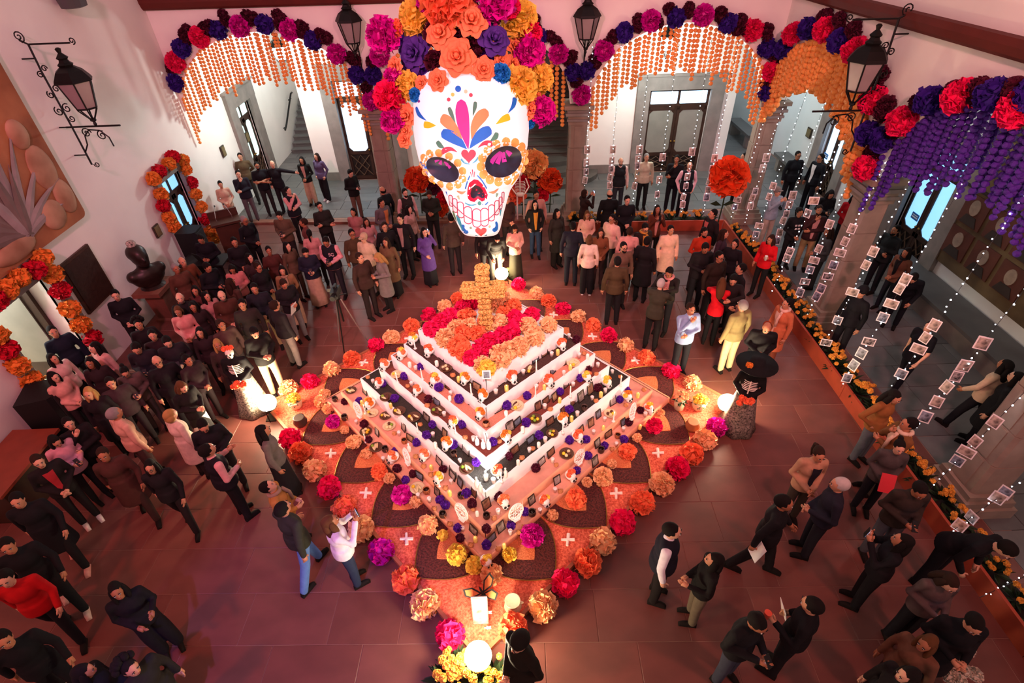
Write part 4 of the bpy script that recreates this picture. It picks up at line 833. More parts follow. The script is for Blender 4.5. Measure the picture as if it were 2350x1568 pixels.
for c, w, h in (([(1005, 128), (1008, 230), (1020, 350), (1042, 470), (1060, 572)], (36, 62, 58, 34, 3), '#c4389c'), ([(800, 290), (860, 320), (940, 400), (1002, 480)], (38, 55, 36, 3), '#f29a62'), ([(1262, 232), (1195, 275), (1130, 365), (1095, 482)], (34, 55, 40, 3), '#f29a62'), ([(800, 425), (880, 450), (965, 500), (1045, 572)], (38, 54, 44, 3), '#1273d6'), ([(1290, 395), (1220, 425), (1140, 485), (1075, 567)], (38, 54, 42, 3), '#1273d6'), ([(885, 195), (905, 250), (942, 335)], (14, 20, 2), '#4a8a72'), ([(1140, 145), (1132, 200), (1112, 272)], (15, 18, 2), '#4a8a72'), ([(755, 500), (785, 540), (828, 565)], (18, 24, 2), '#4a8a72'), ([(1345, 420), (1325, 465), (1275, 500)], (18, 25, 3), '#4a8a72'), ([(795, 620), (830, 585), (890, 572), (952, 602)], (14, 26, 18, 2), '#e2455a'), ([(1312, 545), (1275, 522), (1215, 520), (1155, 560)], (16, 27, 18, 2), '#e2455a'), ([(625, 345), (685, 352), (750, 357)], (30, 28, 2), '#f4cf2a'), ([(1475, 272), (1410, 298), (1335, 345)], (32, 28, 2), '#f4cf2a'), ([(548, 175), (580, 250), (655, 310)], (14, 20, 2), '#1273d6'), ([(1530, 95), (1512, 170), (1458, 240)], (24, 20, 2), '#1273d6'), ([(548, 695), (600, 745), (628, 830)], (5, 20, 4), '#1273d6'), ([(645, 865), (690, 925)], (20, 8), '#f4cf2a'), ([(1545, 865), (1500, 925)], (14, 8), '#f4cf2a'), ([(990, 1325), (978, 1365), (1000, 1408), (1035, 1395)], (16, 20, 30, 12), '#1273d6'), ([(1330, 1295), (1342, 1345), (1325, 1385), (1295, 1372)], (12, 16, 28, 12), '#1273d6'), ([(922, 1225), (945, 1310), (978, 1410)], (15, 20, 2), '#39a6c0'), ([(878, 1190), (892, 1255), (915, 1320)], (10, 13, 2), '#5a8a5a'), ([(1388, 1160), (1380, 1245)], (11, 5), '#39a6c0'), ([(930, 972), (980, 992), (1022, 975)], (5, 15, 3), '#f29a72'), ([(1358, 950), (1310, 988), (1255, 985)], (5, 15, 3), '#f29a72'), ([(1070, 818), (1042, 880), (1020, 950)], 7, '#2d7fd0'), ([(1140, 815), (1190, 870), (1235, 948)], 7, '#2d7fd0'), ([(985, 662), (1020, 700), (1072, 712)], (10, 8, 3), '#4fb4cf'), ([(1158, 645), (1130, 682), (1095, 705)], (10, 8, 3), '#4fb4cf'), ([(1095, 760), (1102, 835)], (6, 3), '#e2455a'), ([(1075, 785), (1090, 835)], (5, 2), '#e2455a'), ([(1118, 780), (1112, 835)], (5, 2), '#e2455a'), ([(1010, 1090), (1060, 1112), (1130, 1110)], (5, 8, 3), '#39a6c0'), ([(1250, 1080), (1225, 1105), (1185, 1108)], (5, 8, 3), '#2d7fd0'), ([(815, 990), (825, 1035)], (8, 3), '#1273d6'), ([(940, 1020), (955, 1060)], (16, 6), '#a8bf9a'), ([(1345, 1000), (1335, 1040)], (16, 6), '#7ea58a'), ([(1110, 1440), (1140, 1450)], (9, 4), '#39a6c0'), ([(1235, 1435), (1205, 1450)], (9, 4), '#39a6c0')): stroke(c, w, h, 'painted_drop')
for x, y, r, h in ((978, 33, 29, '#1273d6'), (885, 127, 18, '#ea5060'), (925, 83, 18, '#f7d46a'), (1050, 57, 18, '#f7dcb0'), (1098, 88, 18, '#ea5060'), (583, 128, 14, '#8a3fa0'), (1160, 1098, 20, '#4a9a8a'), (1063, 1352, 14, '#8aa58a'), (1262, 1340, 14, '#c9c3a0')): blob([(x + r * math.cos(2 * PI * i / 14), y + r * math.sin(2 * PI * i / 14)) for i in range(14)], h, 'painted_dot')
def heart(x, y, s): return [(x + s * .062 * (16 * math.sin(t) ** 3), y - s * .062 * (13 * math.cos(t) - 5 * math.cos(2 * t) - 2 * math.cos(3 * t) - math.cos(4 * t))) for t in [2 * PI * i / 28 for i in range(28)]]
blob(heart(1062, 632, 74), '#e8485a', 'painted_heart'); blob(heart(1170, 1392, 62), '#ee5a5a', 'painted_heart')
for k, (c, rx, ry, an) in enumerate(EYES):
    n = 15 if k else 13
    for i in range(n):
        a = 2 * PI * i / n; R1, R2 = rx + 9, ry + 8; u, v = R1 * math.cos(a), R2 * math.sin(a); cx_, cy_ = c[0] + u * math.cos(an) - v * math.sin(an), c[1] + u * math.sin(an) + v * math.cos(an)
        r = 9.5 if k else 8.5; blob([(cx_ + r * math.cos(2 * PI * q / 12), cy_ + r * math.sin(2 * PI * q / 12)) for q in range(12)], '#f6b35f', 'eye_petal', .006 + .0015 * (i % 2), False)
    pts = []
    for i in range(30):
        a = 2 * PI * i / 30; u, v = rx * math.cos(a), ry * math.sin(a); pts.append((c[0] + u * math.cos(an) - v * math.sin(an), c[1] + u * math.sin(an) + v * math.cos(an)))
    blob(pts, mat('dark_eye_socket', '#1d1620', .4, .2, 3, h2='#2c3a50', emit=.02), 'eye_socket', .011, False)
for c in ([(1385, 595), (1330, 650), (1285, 705)], [(1400, 600), (1375, 660), (1352, 715)], [(1420, 600), (1420, 650), (1428, 700)], [(1440, 590), (1470, 610), (1495, 632)]): stroke(c, (10, 20, 26), '#c038b0', 'eye_paint', .016)
for c in ([(770, 672), (740, 680), (712, 688)], [(785, 680), (775, 700), (765, 722)], [(810, 695), (830, 710), (845, 726)], [(835, 715), (855, 735), (872, 755)]): stroke(c, (6, 13, 18), '#c038b0', 'eye_paint', .016)
blob([(1110, 855), (1060, 890), (1042, 950), (1035, 1010), (1045, 1050), (1070, 1075), (1110, 1085), (1145, 1055), (1185, 1082), (1235, 1060), (1246, 1010), (1220, 950), (1190, 900), (1150, 862)], '#d41742', 'nose_rim', .008)
blob([(1120, 912), (1085, 945), (1070, 1000), (1075, 1035), (1100, 1052), (1125, 1042), (1145, 1030), (1170, 1042), (1195, 1050), (1216, 1035), (1205, 985), (1165, 930)], MATS['dark_eye_socket'], 'nose_hole', .014)
TL = '#b03a5c'
for x, y, w, h in ((1128, 1245, 84, 192), (1210, 1238, 80, 186), (1038, 1218, 82, 180), (962, 1168, 66, 168), (905, 1128, 50, 146), (862, 1084, 40, 120), (1284, 1198, 66, 168), (1342, 1150, 50, 150), (1382, 1108, 36, 130), (1408, 1050, 26, 110)):
    r = w * .45; pts = [(x + (w / 2 - r) * sx + r * math.cos(a0 + q), y + (h / 2 - r) * sy + r * math.sin(a0 + q)) for sx, sy, a0 in ((1, 1, 0), (-1, 1, PI / 2), (-1, -1, PI), (1, -1, 1.5 * PI)) for q in (0, .5, 1.05, 1.57)]; pts.append(pts[0])
    blob(pts[:-1], '#f8f6fc', 'tooth', .006); stroke(pts, 4.6, TL, 'tooth_outline', .010, 32)
stroke([(850, 1092), (930, 1160), (1040, 1240), (1170, 1278), (1290, 1230), (1400, 1110)], 4.2, TL, 'tooth_line', .012, 24)
# crown flowers
for x, y, d, m, kind in ((890, 290, 480, ORG, 'c'), (1330, 290, 410, MAG, 'c'), (590, 410, 340, YEL, 'c'), (1590, 410, 350, YEL, 'c'), (1120, 490, 310, ROR, 'r'), (830, 590, 290, ROR, 'r'), (980, 790, 350, ROR, 'r'), (555, 720, 370, VIO, 'r'), (1325, 640, 310, VIO, 'r'), (260, 560, 330, MAG, 'c'), (1690, 700, 320, MAG, 'c'), (1710, 530, 220, PINK, 'c'), (1220, 890, 240, ROR, 'r'), (1395, 920, 180, BLU, 'c'), (790, 990, 210, ROR, 'r'), (620, 1000, 150, ROR, 'r'), (460, 1000, 270, YEL, 'c'), (555, 1100, 140, BLU, 'c'), (270, 1110, 310, PINK, 'c'), (330, 930, 200, MAG, 'c'), (290, 1330, 250, MAG, 'c'), (440, 1290, 250, ROR, 'r'), (420, 1430, 170, ROR, 'r'), (400, 1515, 180, ROR, 'r'), (350, 840, 200, ROR, 'r'), (1590, 1010, 350, YEL, 'c'), (1800, 930, 280, YEL, 'c'), (1540, 640, 190, ROR, 'r'), (1400, 800, 170, ROR, 'r'), (1530, 800, 180, ROR, 'r'), (1690, 1220, 230, ROR, 'r'), (1830, 1240, 280, MAG, 'c'), (1705, 1350, 120, BLU, 'c'), (1770, 1080, 150, ROR, 'r'), (760, 800, 220, MAR, 'c'), (760, 560, 220, MAR, 'c'), (1150, 700, 200, MAR, 'c'), (380, 500, 160, ORG, 'c'), (1010, 150, 250, ORG, 'c'), (700, 300, 200, MAG, 'c'), (1480, 330, 220, PINK, 'c'), (480, 870, 200, MAR, 'c'), (1250, 760, 160, PUR, 'c'), (650, 900, 180, PUR, 'c'), (980, 640, 220, MAR, 'c'), (1120, 180, 200, PINK, 'c')):
    px, py = 850 + x / 4.7, y / 4.7; _, xl, xr, df, db = row_at(max(190, py)); hw = (xr - xl) / 2; q = (px - (xl + xr) / 2) / hw
    yy = -df * math.sqrt(max(0, 1 - q * q)) - .10 if abs(q) < 1 else -.2
    if m == MAR or m is PUR: yy += .2
    o = flower(random.choice(CARN if kind == 'c' else ROSE), m, (lx(px), yy, lz(py)), d / 4.7 / 2 / KPX * 1.06, sk, name='crown_flower', nrm=(q * .45, -1, .25 if py < 150 else .05))
MB().tube([(0, .1, lz(160)), (0, .1, lz(160) + 3.2)], .012, 6).tube([(.25, .1, lz(160) - .1), (.25, .1, lz(160) + 3.2)], .012, 6).build('cable', IRON, sk)
# ================================================================ PEOPLE
def remesh(mb, vox, smooth_it=4):
    me = mb.mesh('raw'); o = bpy.data.objects.new('raw', me); COL.objects.link(o)
    r = o.modifiers.new('r', 'REMESH'); r.mode = 'VOXEL'; r.voxel_size = vox
    s = o.modifiers.new('s', 'SMOOTH'); s.iterations = smooth_it; s.factor = .5
    dg = bpy.context.evaluated_depsgraph_get(); out = bpy.data.meshes.new_from_object(o.evaluated_get(dg))
    bpy.data.objects.remove(o); bpy.data.meshes.remove(me)
    return [tuple(v.co) for v in out.vertices], [tuple(p.vertices) for p in out.polygons], out
def limb(mb, pts, rs, n=10):
    mb.tube(pts, rs, n)
    for p, r in zip(pts, rs): mb.ell(p, r, n, 8)
def ellR(mb, c, r, M): mb.ell(c, r, 14, 9, 0, M)
POSES = {   # left arm, right arm (elbow, wrist in body space; x>0 is the person's left), head pitch/yaw, lean, legs
 'stand': dict(L=((.26, .03, 1.13), (.27, -.03, .88)), R=((-.26, .03, 1.13), (-.27, -.03, .88))),
 'phone': dict(L=((.25, .04, 1.13), (.06, -.25, 1.12)), R=((-.25, .04, 1.13), (-.05, -.26, 1.14)), hp=.45),
 'cross': dict(L=((.25, -.02, 1.14), (-.12, -.2, 1.16)), R=((-.25, -.02, 1.14), (.12, -.23, 1.12))),
 'clasp': dict(L=((.25, .04, 1.12), (.04, -.2, 1.0)), R=((-.25, .04, 1.12), (-.04, -.2, 1.0)), hp=.1),
 'chin': dict(L=((.22, -.08, 1.14), (-.1, -.2, 1.14)), R=((-.22, -.12, 1.16), (-.03, -.16, 1.42))),
 'behind': dict(L=((.27, .12, 1.15), (.06, .2, 1.0)), R=((-.27, .12, 1.15), (-.06, .2, 1.0))),
 'point': dict(L=((.44, -.02, 1.36), (.70, -.06, 1.33)), R=((-.26, .04, 1.13), (-.2, -.1, .95)), hy=.4),
 'photo': dict(L=((.24, -.14, 1.2), (.07, -.28, 1.46)), R=((-.24, -.14, 1.2), (-.07, -.28, 1.46)), hp=-.15),
 'ear': dict(L=((.28, -.06, 1.2), (.12, -.06, 1.53)), R=((-.25, .03, 1.13), (-.1, -.15, .98))),
 'hips': dict(L=((.36, .1, 1.14), (.19, -.02, .98)), R=((-.36, .1, 1.14), (-.19, -.02, .98)), hp=.3),
 'walk': dict(L=((.27, -.06, 1.14), (.26, -.22, .96)), R=((-.26, .12, 1.14), (-.27, .14, .9)), legs=(-.2, .24)),
 'pocket': dict(L=((.28, .07, 1.14), (.2, -.05, .93)), R=((-.28, .07, 1.14), (-.2, -.05, .93)), legs=(-.04, .06)),
 'bend': dict(L=((.24, -.1, 1.14), (.16, -.3, 1.0)), R=((-.24, -.1, 1.14), (-.14, -.3, 1.0)), lean=.6, hp=.3),
 'hug': dict(L=((.26, -.2, 1.32), (.0, -.36, 1.3)), R=((-.26, -.2, 1.24), (.03, -.37, 1.16)), hp=.35, lean=.08),
 'up': dict(L=((.25, .04, 1.12), (.1, -.2, 1.02)), R=((-.25, .04, 1.13), (-.1, -.2, 1.05)), hp=-.5),
 'gesture': dict(L=((.25, .0, 1.14), (.2, -.26, 1.22)), R=((-.25, .02, 1.13), (-.05, -.22, 1.05)), hp=-.1),
 'cup': dict(L=((.26, .0, 1.14), (.2, -.25, 1.24)), R=((-.25, .03, 1.13), (-.22, -.12, .95)), hp=.2),
 'sit': dict(L=((.25, -.05, 1.13), (.1, -.25, 1.02)), R=((-.25, -.05, 1.13), (-.1, -.25, 1.02)), hp=.2),
}
TMPL = {}
def xf(pose):
    P = POSES[pose]; ln = P.get('lean', 0); piv = Vector((0, 0, .95))
    TM = T(piv) @ RX(ln) @ T(-piv); nk = Vector((0, 0, 1.49))
    HM = TM @ T(nk) @ RX(P.get('hp', 0)) @ RZ(P.get('hy', 0)) @ T(-nk)
    return P, TM, HM
def leg_pts(P, s):
    a, b = P.get('legs', (0, 0)); st = a if s > 0 else b
    return [Vector((s * .092, 0, .93)), Vector((s * .105, st * .55 - .015, .49)), Vector((s * .11, st + (.05 if st > .1 else 0), .085))]
def arm_pts(P, TM, s):
    e, w = P['L'] if s > 0 else P['R']
    return [TM @ Vector((s * .185, .01, 1.395)), TM @ Vector(e), TM @ Vector(w)]
def hand(mb, e, w, s, mi):
    d = (w - e).normalized(); side = Vector((0, 0, 1)) - d * d.z
    side = side.normalized() if side.length > .3 else Vector((0, -1, 0)) - d * (-d.y); side.normalize(); pn = d.cross(side) * s; pn = pn.normalized()
    mb.tube([w - d * .03, w + d * .02, w + d * .075], [.026, .036, .036], 8, mi)
    for k, (o, L) in enumerate(((-.026, .06), (-.009, .075), (.009, .07), (.026, .052))):
        b = w + d * .07 + side * -o; mb.tube([b, b + d * L * .5 + pn * .006, b + d * L * .85 + pn * .022], [.0095, .009, .007], 6, mi)
    b = w + d * .02 + side * .03; mb.tube([b, b + d * .03 + side * .028 + pn * .008, b + d * .06 + side * .03 + pn * .014], [.012, .010, .008], 6, mi)
def tmpl(kind, pose):
    k = (kind, pose)
    if k in TMPL: return TMPL[k]
    P, TM, HM = xf(pose); mb = MB(); wide = kind.endswith('_f')
    if kind == 'body':
        ellR(mb, (0, 0, .95), (.15, .10, .12), TM); ellR(mb, (0, 0, 1.1), (.13, .09, .15), TM); ellR(mb, (0, 0, 1.27), (.16, .105, .17), TM)
        limb(mb, [TM @ Vector((-.15, .01, 1.395)), TM @ Vector((.15, .01, 1.395))], [.055, .055])
        limb(mb, [TM @ Vector((0, .01, 1.40)), HM @ Vector((0, -.005, 1.53))], [.055, .05])
        ellR(mb, (0, -.012, 1.605), (.075, .097, .105), HM); ellR(mb, (0, -.045, 1.545), (.054, .06, .058), HM); mb.ell((0, -.112, 1.583), (.012, .016, .02), 8, 6, 0, HM)
        for s in (-1, 1): mb.ell((s * .077, .0, 1.59), (.012, .02, .03), 8, 6, 0, HM)
        for s in (-1, 1):
            limb(mb, leg_pts(P, s), [.078, .055, .04]); a = arm_pts(P, TM, s); limb(mb, a, [.048, .039, .028])
            f = leg_pts(P, s)[2]; mb.ell((f.x, f.y - .05, .045), (.038, .11, .035), 10, 7)
        v, f, me = remesh(mb, .0185, 3); bpy.data.meshes.remove(me); out = MB(); out.add(v, f, 0)
        for s in (-1, 1):
            a = arm_pts(P, TM, s); hand(out, a[1], a[2], s, 0)
            out.ell((s * .031, -.100, 1.607), (.014, .008, .008), 8, 5, 1, HM); out.ell((s * .031, -.107, 1.607), (.006, .004, .006), 6, 5, 2, HM); out.box((s * .032, -.106, 1.626), (.032, .008, .007), 2, HM)
        out.ell((0, -.103, 1.545), (.024, .007, .008), 8, 5, 3, HM)
        me = out.mesh('body', [BLACK, BLACK, BLACK, BLACK], True)
    elif kind.startswith('top'):
        sl = 'short' in kind; coat = 'coat' in kind; e = .022 if not coat else .03
        ellR(mb, (0, 0, 1.0), (.158 + e, .108 + e, .14), TM); ellR(mb, (0, 0, 1.1), (.145 + e, .10 + e, .16), TM); ellR(mb, (0, 0, 1.27), (.168 + e, .112 + e, .165), TM)
        limb(mb, [TM @ Vector((-.155, .01, 1.392)), TM @ Vector((.155, .01, 1.392))], [.068, .068]); limb(mb, [TM @ Vector((0, .01, 1.40)), TM @ Vector((0, .005, 1.452))], [.075, .064])
        M2 = TM if not coat else Matrix()
        mb.lathe([(.1, 1.12), (1, 1.05), (1.04, .95), (1.05, .86), (1.0, .845)] if not coat else [(.1, 1.15), (1, 1.05), (1.1, .8), (1.22, .52), (1.18, .5)], 18, 0, M2 @ SC(.168 + e, .122 + e, 1))
        for s in (-1, 1):
            a = arm_pts(P, TM, s)
            if sl: a = [a[0], a[0].lerp(a[1], .72)]; limb(mb, a, [.07, .06])
            else: limb(mb, [a[0], a[1], a[1].lerp(a[2], .93)], [.066, .055, .045])
        v, f, me = remesh(mb, .021, 3); bpy.data.meshes.remove(me); me = MB().add(v, f).mesh('top', [BLACK], True)
    elif kind == 'vest':
        e = .04
        ellR(mb, (0, 0, 1.0), (.158 + e, .108 + e, .14), TM); ellR(mb, (0, 0, 1.1), (.145 + e, .10 + e, .16), TM); ellR(mb, (0, 0, 1.27), (.168 + e - .01, .112 + e, .16), TM)
        limb(mb, [TM @ Vector((-.12, .01, 1.39)), TM @ Vector((.12, .01, 1.39))], [.085, .085]); mb.lathe([(.1, 1.12), (1, 1.05), (1.04, .95), (1.05, .88), (1.0, .865)], 18, 0, TM @ SC(.172 + e, .126 + e, 1))
        v, f, me = remesh(mb, .021, 3); bpy.data.meshes.remove(me); me = MB().add(v, f).mesh('vest', [BLACK], True)
    elif kind == 'inset':       # shirt front seen between open lapels
        vs = []
        for i in range(9):
            z = 1.43 - .5 * i / 8; w = .055 * (1 - i / 9) + .02; yb = -(.15 + .012 * math.sin(i))
            vs += [TM @ Vector((-w, yb + .012, z)), TM @ Vector((0, yb - .01, z)), TM @ Vector((w, yb + .012, z))]
        me = MB().add(vs, [(3 * i + j, 3 * i + j + 1, 3 * i + 4 + j, 3 * i + 3 + j) for i in range(8) for j in (0, 1)]).mesh('shirt_front', [BLACK], True)
    elif kind.startswith('trousers'):
        w = 1.45 if 'wide' in kind else 1.
        mb.ell((0, 0, .97), (.162, .115, .11), 14, 9)
        for s in (-1, 1):
            l = leg_pts(P, s); limb(mb, [l[0], l[1], l[2] + Vector((0, 0, .01))], [.098, .074 * w, .062 * w])
        v, f, me = remesh(mb, .022, 3); bpy.data.meshes.remove(me); me = MB().add(v, f).mesh('trousers', [BLACK], True)
    elif kind == 'skirt':
        pr = [(.15, 1.06), (.168, 1.0), (.185, .88), (.2, .6), (.225, .3), (.24, .08), (.23, .075), (.1, .1)]; n = 26; mb = MB()
        vs = [(r * (1 + (.05 * math.sin(6 * 2 * PI * j / n) if z < .8 else 0)) * math.cos(2 * PI * j / n), .8 * r * (1 + (.05 * math.sin(6 * 2 * PI * j / n) if z < .8 else 0)) * math.sin(2 * PI * j / n), z) for r, z in pr for j in range(n)]
        me = mb.add(vs, [(i * n + (j + 1) % n, i * n + j, (i + 1) * n + j, (i + 1) * n + (j + 1) % n) for i in range(len(pr) - 1) for j in range(n)]).mesh('skirt', [BLACK], True)
    elif kind.startswith('shoe'):
        s = 1 if kind == 'shoeL' else -1; l = leg_pts(P, s)[2]
        mb.ell((l.x, l.y - .055, .045), (.047, .135, .045), 12, 7); mb.box((l.x, l.y - .055, .012), (.08, .25, .024)); mb.ell((l.x, l.y + .01, .08), (.048, .06, .05), 10, 6)
        v, f, me = remesh(mb, .016, 2); bpy.data.meshes.remove(me); me = MB().add(v, f).mesh('shoe', [BLACK], True)
    elif kind.startswith('hair'):
        st = kind[5:]; src = MB(); src.ell((0, .012, 1.618), (.0835, .104, .106), 22, 16)
        keep = [f for f in src.f if not all((src.v[i][1] < -.03 and src.v[i][2] < 1.668) or src.v[i][2] < 1.545 or (src.v[i][1] < .012 and src.v[i][2] < 1.60) for i in f)]
        if st == 'bald': keep = [f for f in keep if all(src.v[i][2] < 1.63 for i in f)]
        mb.add(src.v, keep, 0, HM)
        if st == 'long':
            c = MB(); c.ell((0, .075, 1.45), (.105, .06, .21), 14, 10); c.ell((.078, -.005, 1.5), (.034, .05, .15), 10, 8); c.ell((-.078, -.005, 1.5), (.034, .05, .15), 10, 8); mb.add(c.v, c.f, 0, HM)
        if st == 'bob':
            c = MB(); c.ell((0, .03, 1.56), (.105, .085, .1), 14, 10); mb.add(c.v, [f for f in c.f if not all(c.v[i][1] < -.0 for i in f)], 0, HM)
        if st == 'bun': mb.ell((0, .09, 1.69), (.045, .045, .045), 10, 7, 0, HM)
        if st == 'tail': mb.tube([HM @ Vector(p) for p in ((0, .1, 1.66), (0, .15, 1.62), (0, .15, 1.5), (0, .12, 1.4))], [.03, .035, .03, .01], 8)
        if st == 'curly':
            rr = random.Random(3)
            for i in range(26):
                a = rr.uniform(0, 6.28); b = rr.uniform(-.2, 1.4); mb.ell((.11 * math.cos(a) * math.cos(b), .03 + .11 * abs(math.sin(a)) * math.cos(b), 1.62 + .12 * math.sin(b)), .045, 7, 5, 0, HM)
        if st == 'cap':
            mb.ell((0, .005, 1.64), (.096, .114, .10), 14, 9, 0, HM); mb.ell((0, -.12, 1.65), (.07, .07, .012), 12, 5, 0, HM)
        if st == 'beanie': mb.ell((0, .01, 1.635), (.1, .118, .12), 14, 10, 0, HM) if False else mb.lathe([(.093, 1.62), (.1, 1.64), (.098, 1.69), (.06, 1.74), (.005, 1.752)], 14, 0, HM @ T((0, .008, 0)) @ SC(1, 1.15, 1))
        me = mb.mesh('hair', [BLACK], True)
    elif kind == 'scarf':
        me = MB().tube([TM @ Vector((.085 * math.cos(2 * PI * i / 14), .01 + .08 * math.sin(2 * PI * i / 14), 1.455 + .01 * math.sin(i))) for i in range(15)], .032, 8).tube([TM @ Vector((.04, -.1, 1.44)), TM @ Vector((.05, -.17, 1.3)), TM @ Vector((.05, -.175, 1.12))], .028, 8).mesh('scarf', [BLACK], True)
    elif kind == 'glasses':
        mb = MB()
        for s in (-1, 1): mb.tube([HM @ Vector((s * .033 + .024 * math.cos(2 * PI * i / 10), -.118, 1.606 + .018 * math.sin(2 * PI * i / 10))) for i in range(11)], .0035, 5, caps=False); mb.tube([HM @ Vector((s * .057, -.115, 1.61)), HM @ Vector((s * .08, 0, 1.61))], .003, 4)
        mb.tube([HM @ Vector((-.01, -.12, 1.61)), HM @ Vector((.01, -.12, 1.61))], .0035, 4); me = mb.mesh('glasses', [BLACK])
    elif kind == 'beard':
        mb.ell((0, -.05, 1.53), (.058, .062, .052), 12, 8, 0, HM); me = mb.mesh('beard', [BLACK], True)
    TMPL[k] = me; return me
SKIN = [mat('skin_%d' % i, h, .55, .06, 6) for i, h in enumerate(('#c98f6e', '#b97c5a', '#d8a486', '#a56a4a'))]
EYEW = mat('eye_white', '#d8cec6', .4, 0); EYED = mat('eye_dark', '#1c110c', .4, 0); LIP = mat('lips', '#8e4a40', .5, 0)
CM = {}
def cloth(h):
    if h not in CM: CM[h] = mat('cloth_' + h.strip('#'), h, .85, .18, 12, bump=.12, spec=.2)
    return CM[h]
def striped():
    m = mat('black_white_striped_cloth', '#1a1718', .85, 0); nt = m.node_tree
    tc = nt.nodes.new('ShaderNodeTexCoord'); w = nt.nodes.new('ShaderNodeTexWave'); w.inputs['Scale'].default_value = 1.1; w.bands_direction = 'DIAGONAL'; w.inputs['Distortion'].default_value = 1.5; r = nt.nodes.new('ShaderNodeValToRGB'); r.color_ramp.interpolation = 'CONSTANT'; r.color_ramp.elements[0].color = (.012, .01, .011, 1); r.color_ramp.elements[1].color = (.75, .7, .66, 1); r.color_ramp.elements[1].position = .5
    nt.links.new(tc.outputs['Object'], w.inputs['Vector']); nt.links.new(w.outputs['Fac'], r.inputs['Fac']); nt.links.new(r.outputs['Color'], nt.nodes['Principled BSDF'].inputs['Base Color']); return m
CM['stripe'] = striped()
HAIRC = {'k': '#120d0b', 'b': '#2c1a11', 'l': '#5b3a20', 'y': '#a8804a', 'g': '#8a8480', 'w': '#b8b0aa', 'r': '#b0563a'}
HELD = []
def person(px, py, face, pose, top, bot, hair, label, h=1.68, style='', skin=None, shirt=None, shoes='#17110f', hz=None, ground=None):
    sc = h / 1.72; P, TM, HM = xf(pose); hc = HM @ Vector((0, -.02, 1.6)); yaw = math.radians(face - 270)
    g = ground if ground is not None else 0.
    hw = RZ(yaw) @ (hc * sc); p = at_z(px, py, g + hw.z); base = Vector((p.x - hw.x, p.y - hw.y, g))
    hs0 = hair.split(':')[0]; M = T(base) @ RZ(yaw) @ SC(sc * (.86 if hs0 in ('long', 'bob', 'bun', 'tail') else .94), sc, sc)
    t = thing('person', M, label, 'person', 'people in the courtyard')
    b = obj('body', tmpl('body', pose), t); setmat(b, SKIN[skin if skin is not None else (len(label) * 7 + int(px)) % 4], EYEW, EYED, LIP)
    hs, hcx = hair.split(':') if ':' in hair else (hair, 'k')
    if hs != 'none': setmat(obj('hair' if hs not in ('cap', 'beanie') else 'hat', tmpl('hair_' + hs, pose), t), cloth(HAIRC[hcx] if hcx in HAIRC else hcx))
    if hs in ('cap', 'beanie'): pass
    tk = 'top_short' if 'S' in style else ('top_coat' if 'C' in style else 'top')
    if 'V' in style:
        setmat(obj('shirt', tmpl('top', pose), t), cloth(shirt)); setmat(obj('vest', tmpl('vest', pose), t), cloth(top))
    else:
        setmat(obj({'top': 'jacket', 'top_short': 'tee_shirt', 'top_coat': 'coat'}[tk], tmpl(tk, pose), t), cloth(top))
        if shirt: setmat(obj('shirt_front', tmpl('inset', pose), t), cloth(shirt))
    if 'K' in style: setmat(obj('skirt', tmpl('skirt', 'stand'), t), cloth(bot))
    else: setmat(obj('trousers', tmpl('trousers_wide' if 'W' in style else 'trousers', pose if 'legs' in P else 'stand'), t), cloth(bot))
    lp = pose if 'legs' in P else 'stand'
    for q in ('shoeL', 'shoeR'): setmat(obj('shoe', tmpl(q, lp), t), cloth(shoes))
    if 'G' in style: setmat(obj('glasses', tmpl('glasses', pose), t), BLACK)
    if 'B' in style: setmat(obj('beard', tmpl('beard', pose), t), cloth(HAIRC.get(hcx, '#2c1a11') if hs != 'bald' else '#5a4a42'))
    if 'F' in style: setmat(obj('scarf', tmpl('scarf', pose), t), cloth('#9a8468' if not shirt else shirt))
    if 'P' in style: HELD.append(('phone', t, pose, label))
    if 'U' in style: HELD.append(('cup', t, pose, label))
    if 'A' in style: HELD.append(('paper', t, pose, label))
    if 'R' in style: HELD.append(('folder', t, pose, label))
    return t
K = '#17141a'; N = '#1c2034'; G = '#5a5550'; BR = '#4e3426'; BE = '#c9ab8c'; PK = '#d99a96'; W = '#e6dcd4'; KH = '#b59a72'; DG = '#2c2b2c'; OL = '#4f4a34'; JN = '#3d5272'; MA = '#5a2a2c'; CR = '#d8c4ac'; RD = '#c01a22'
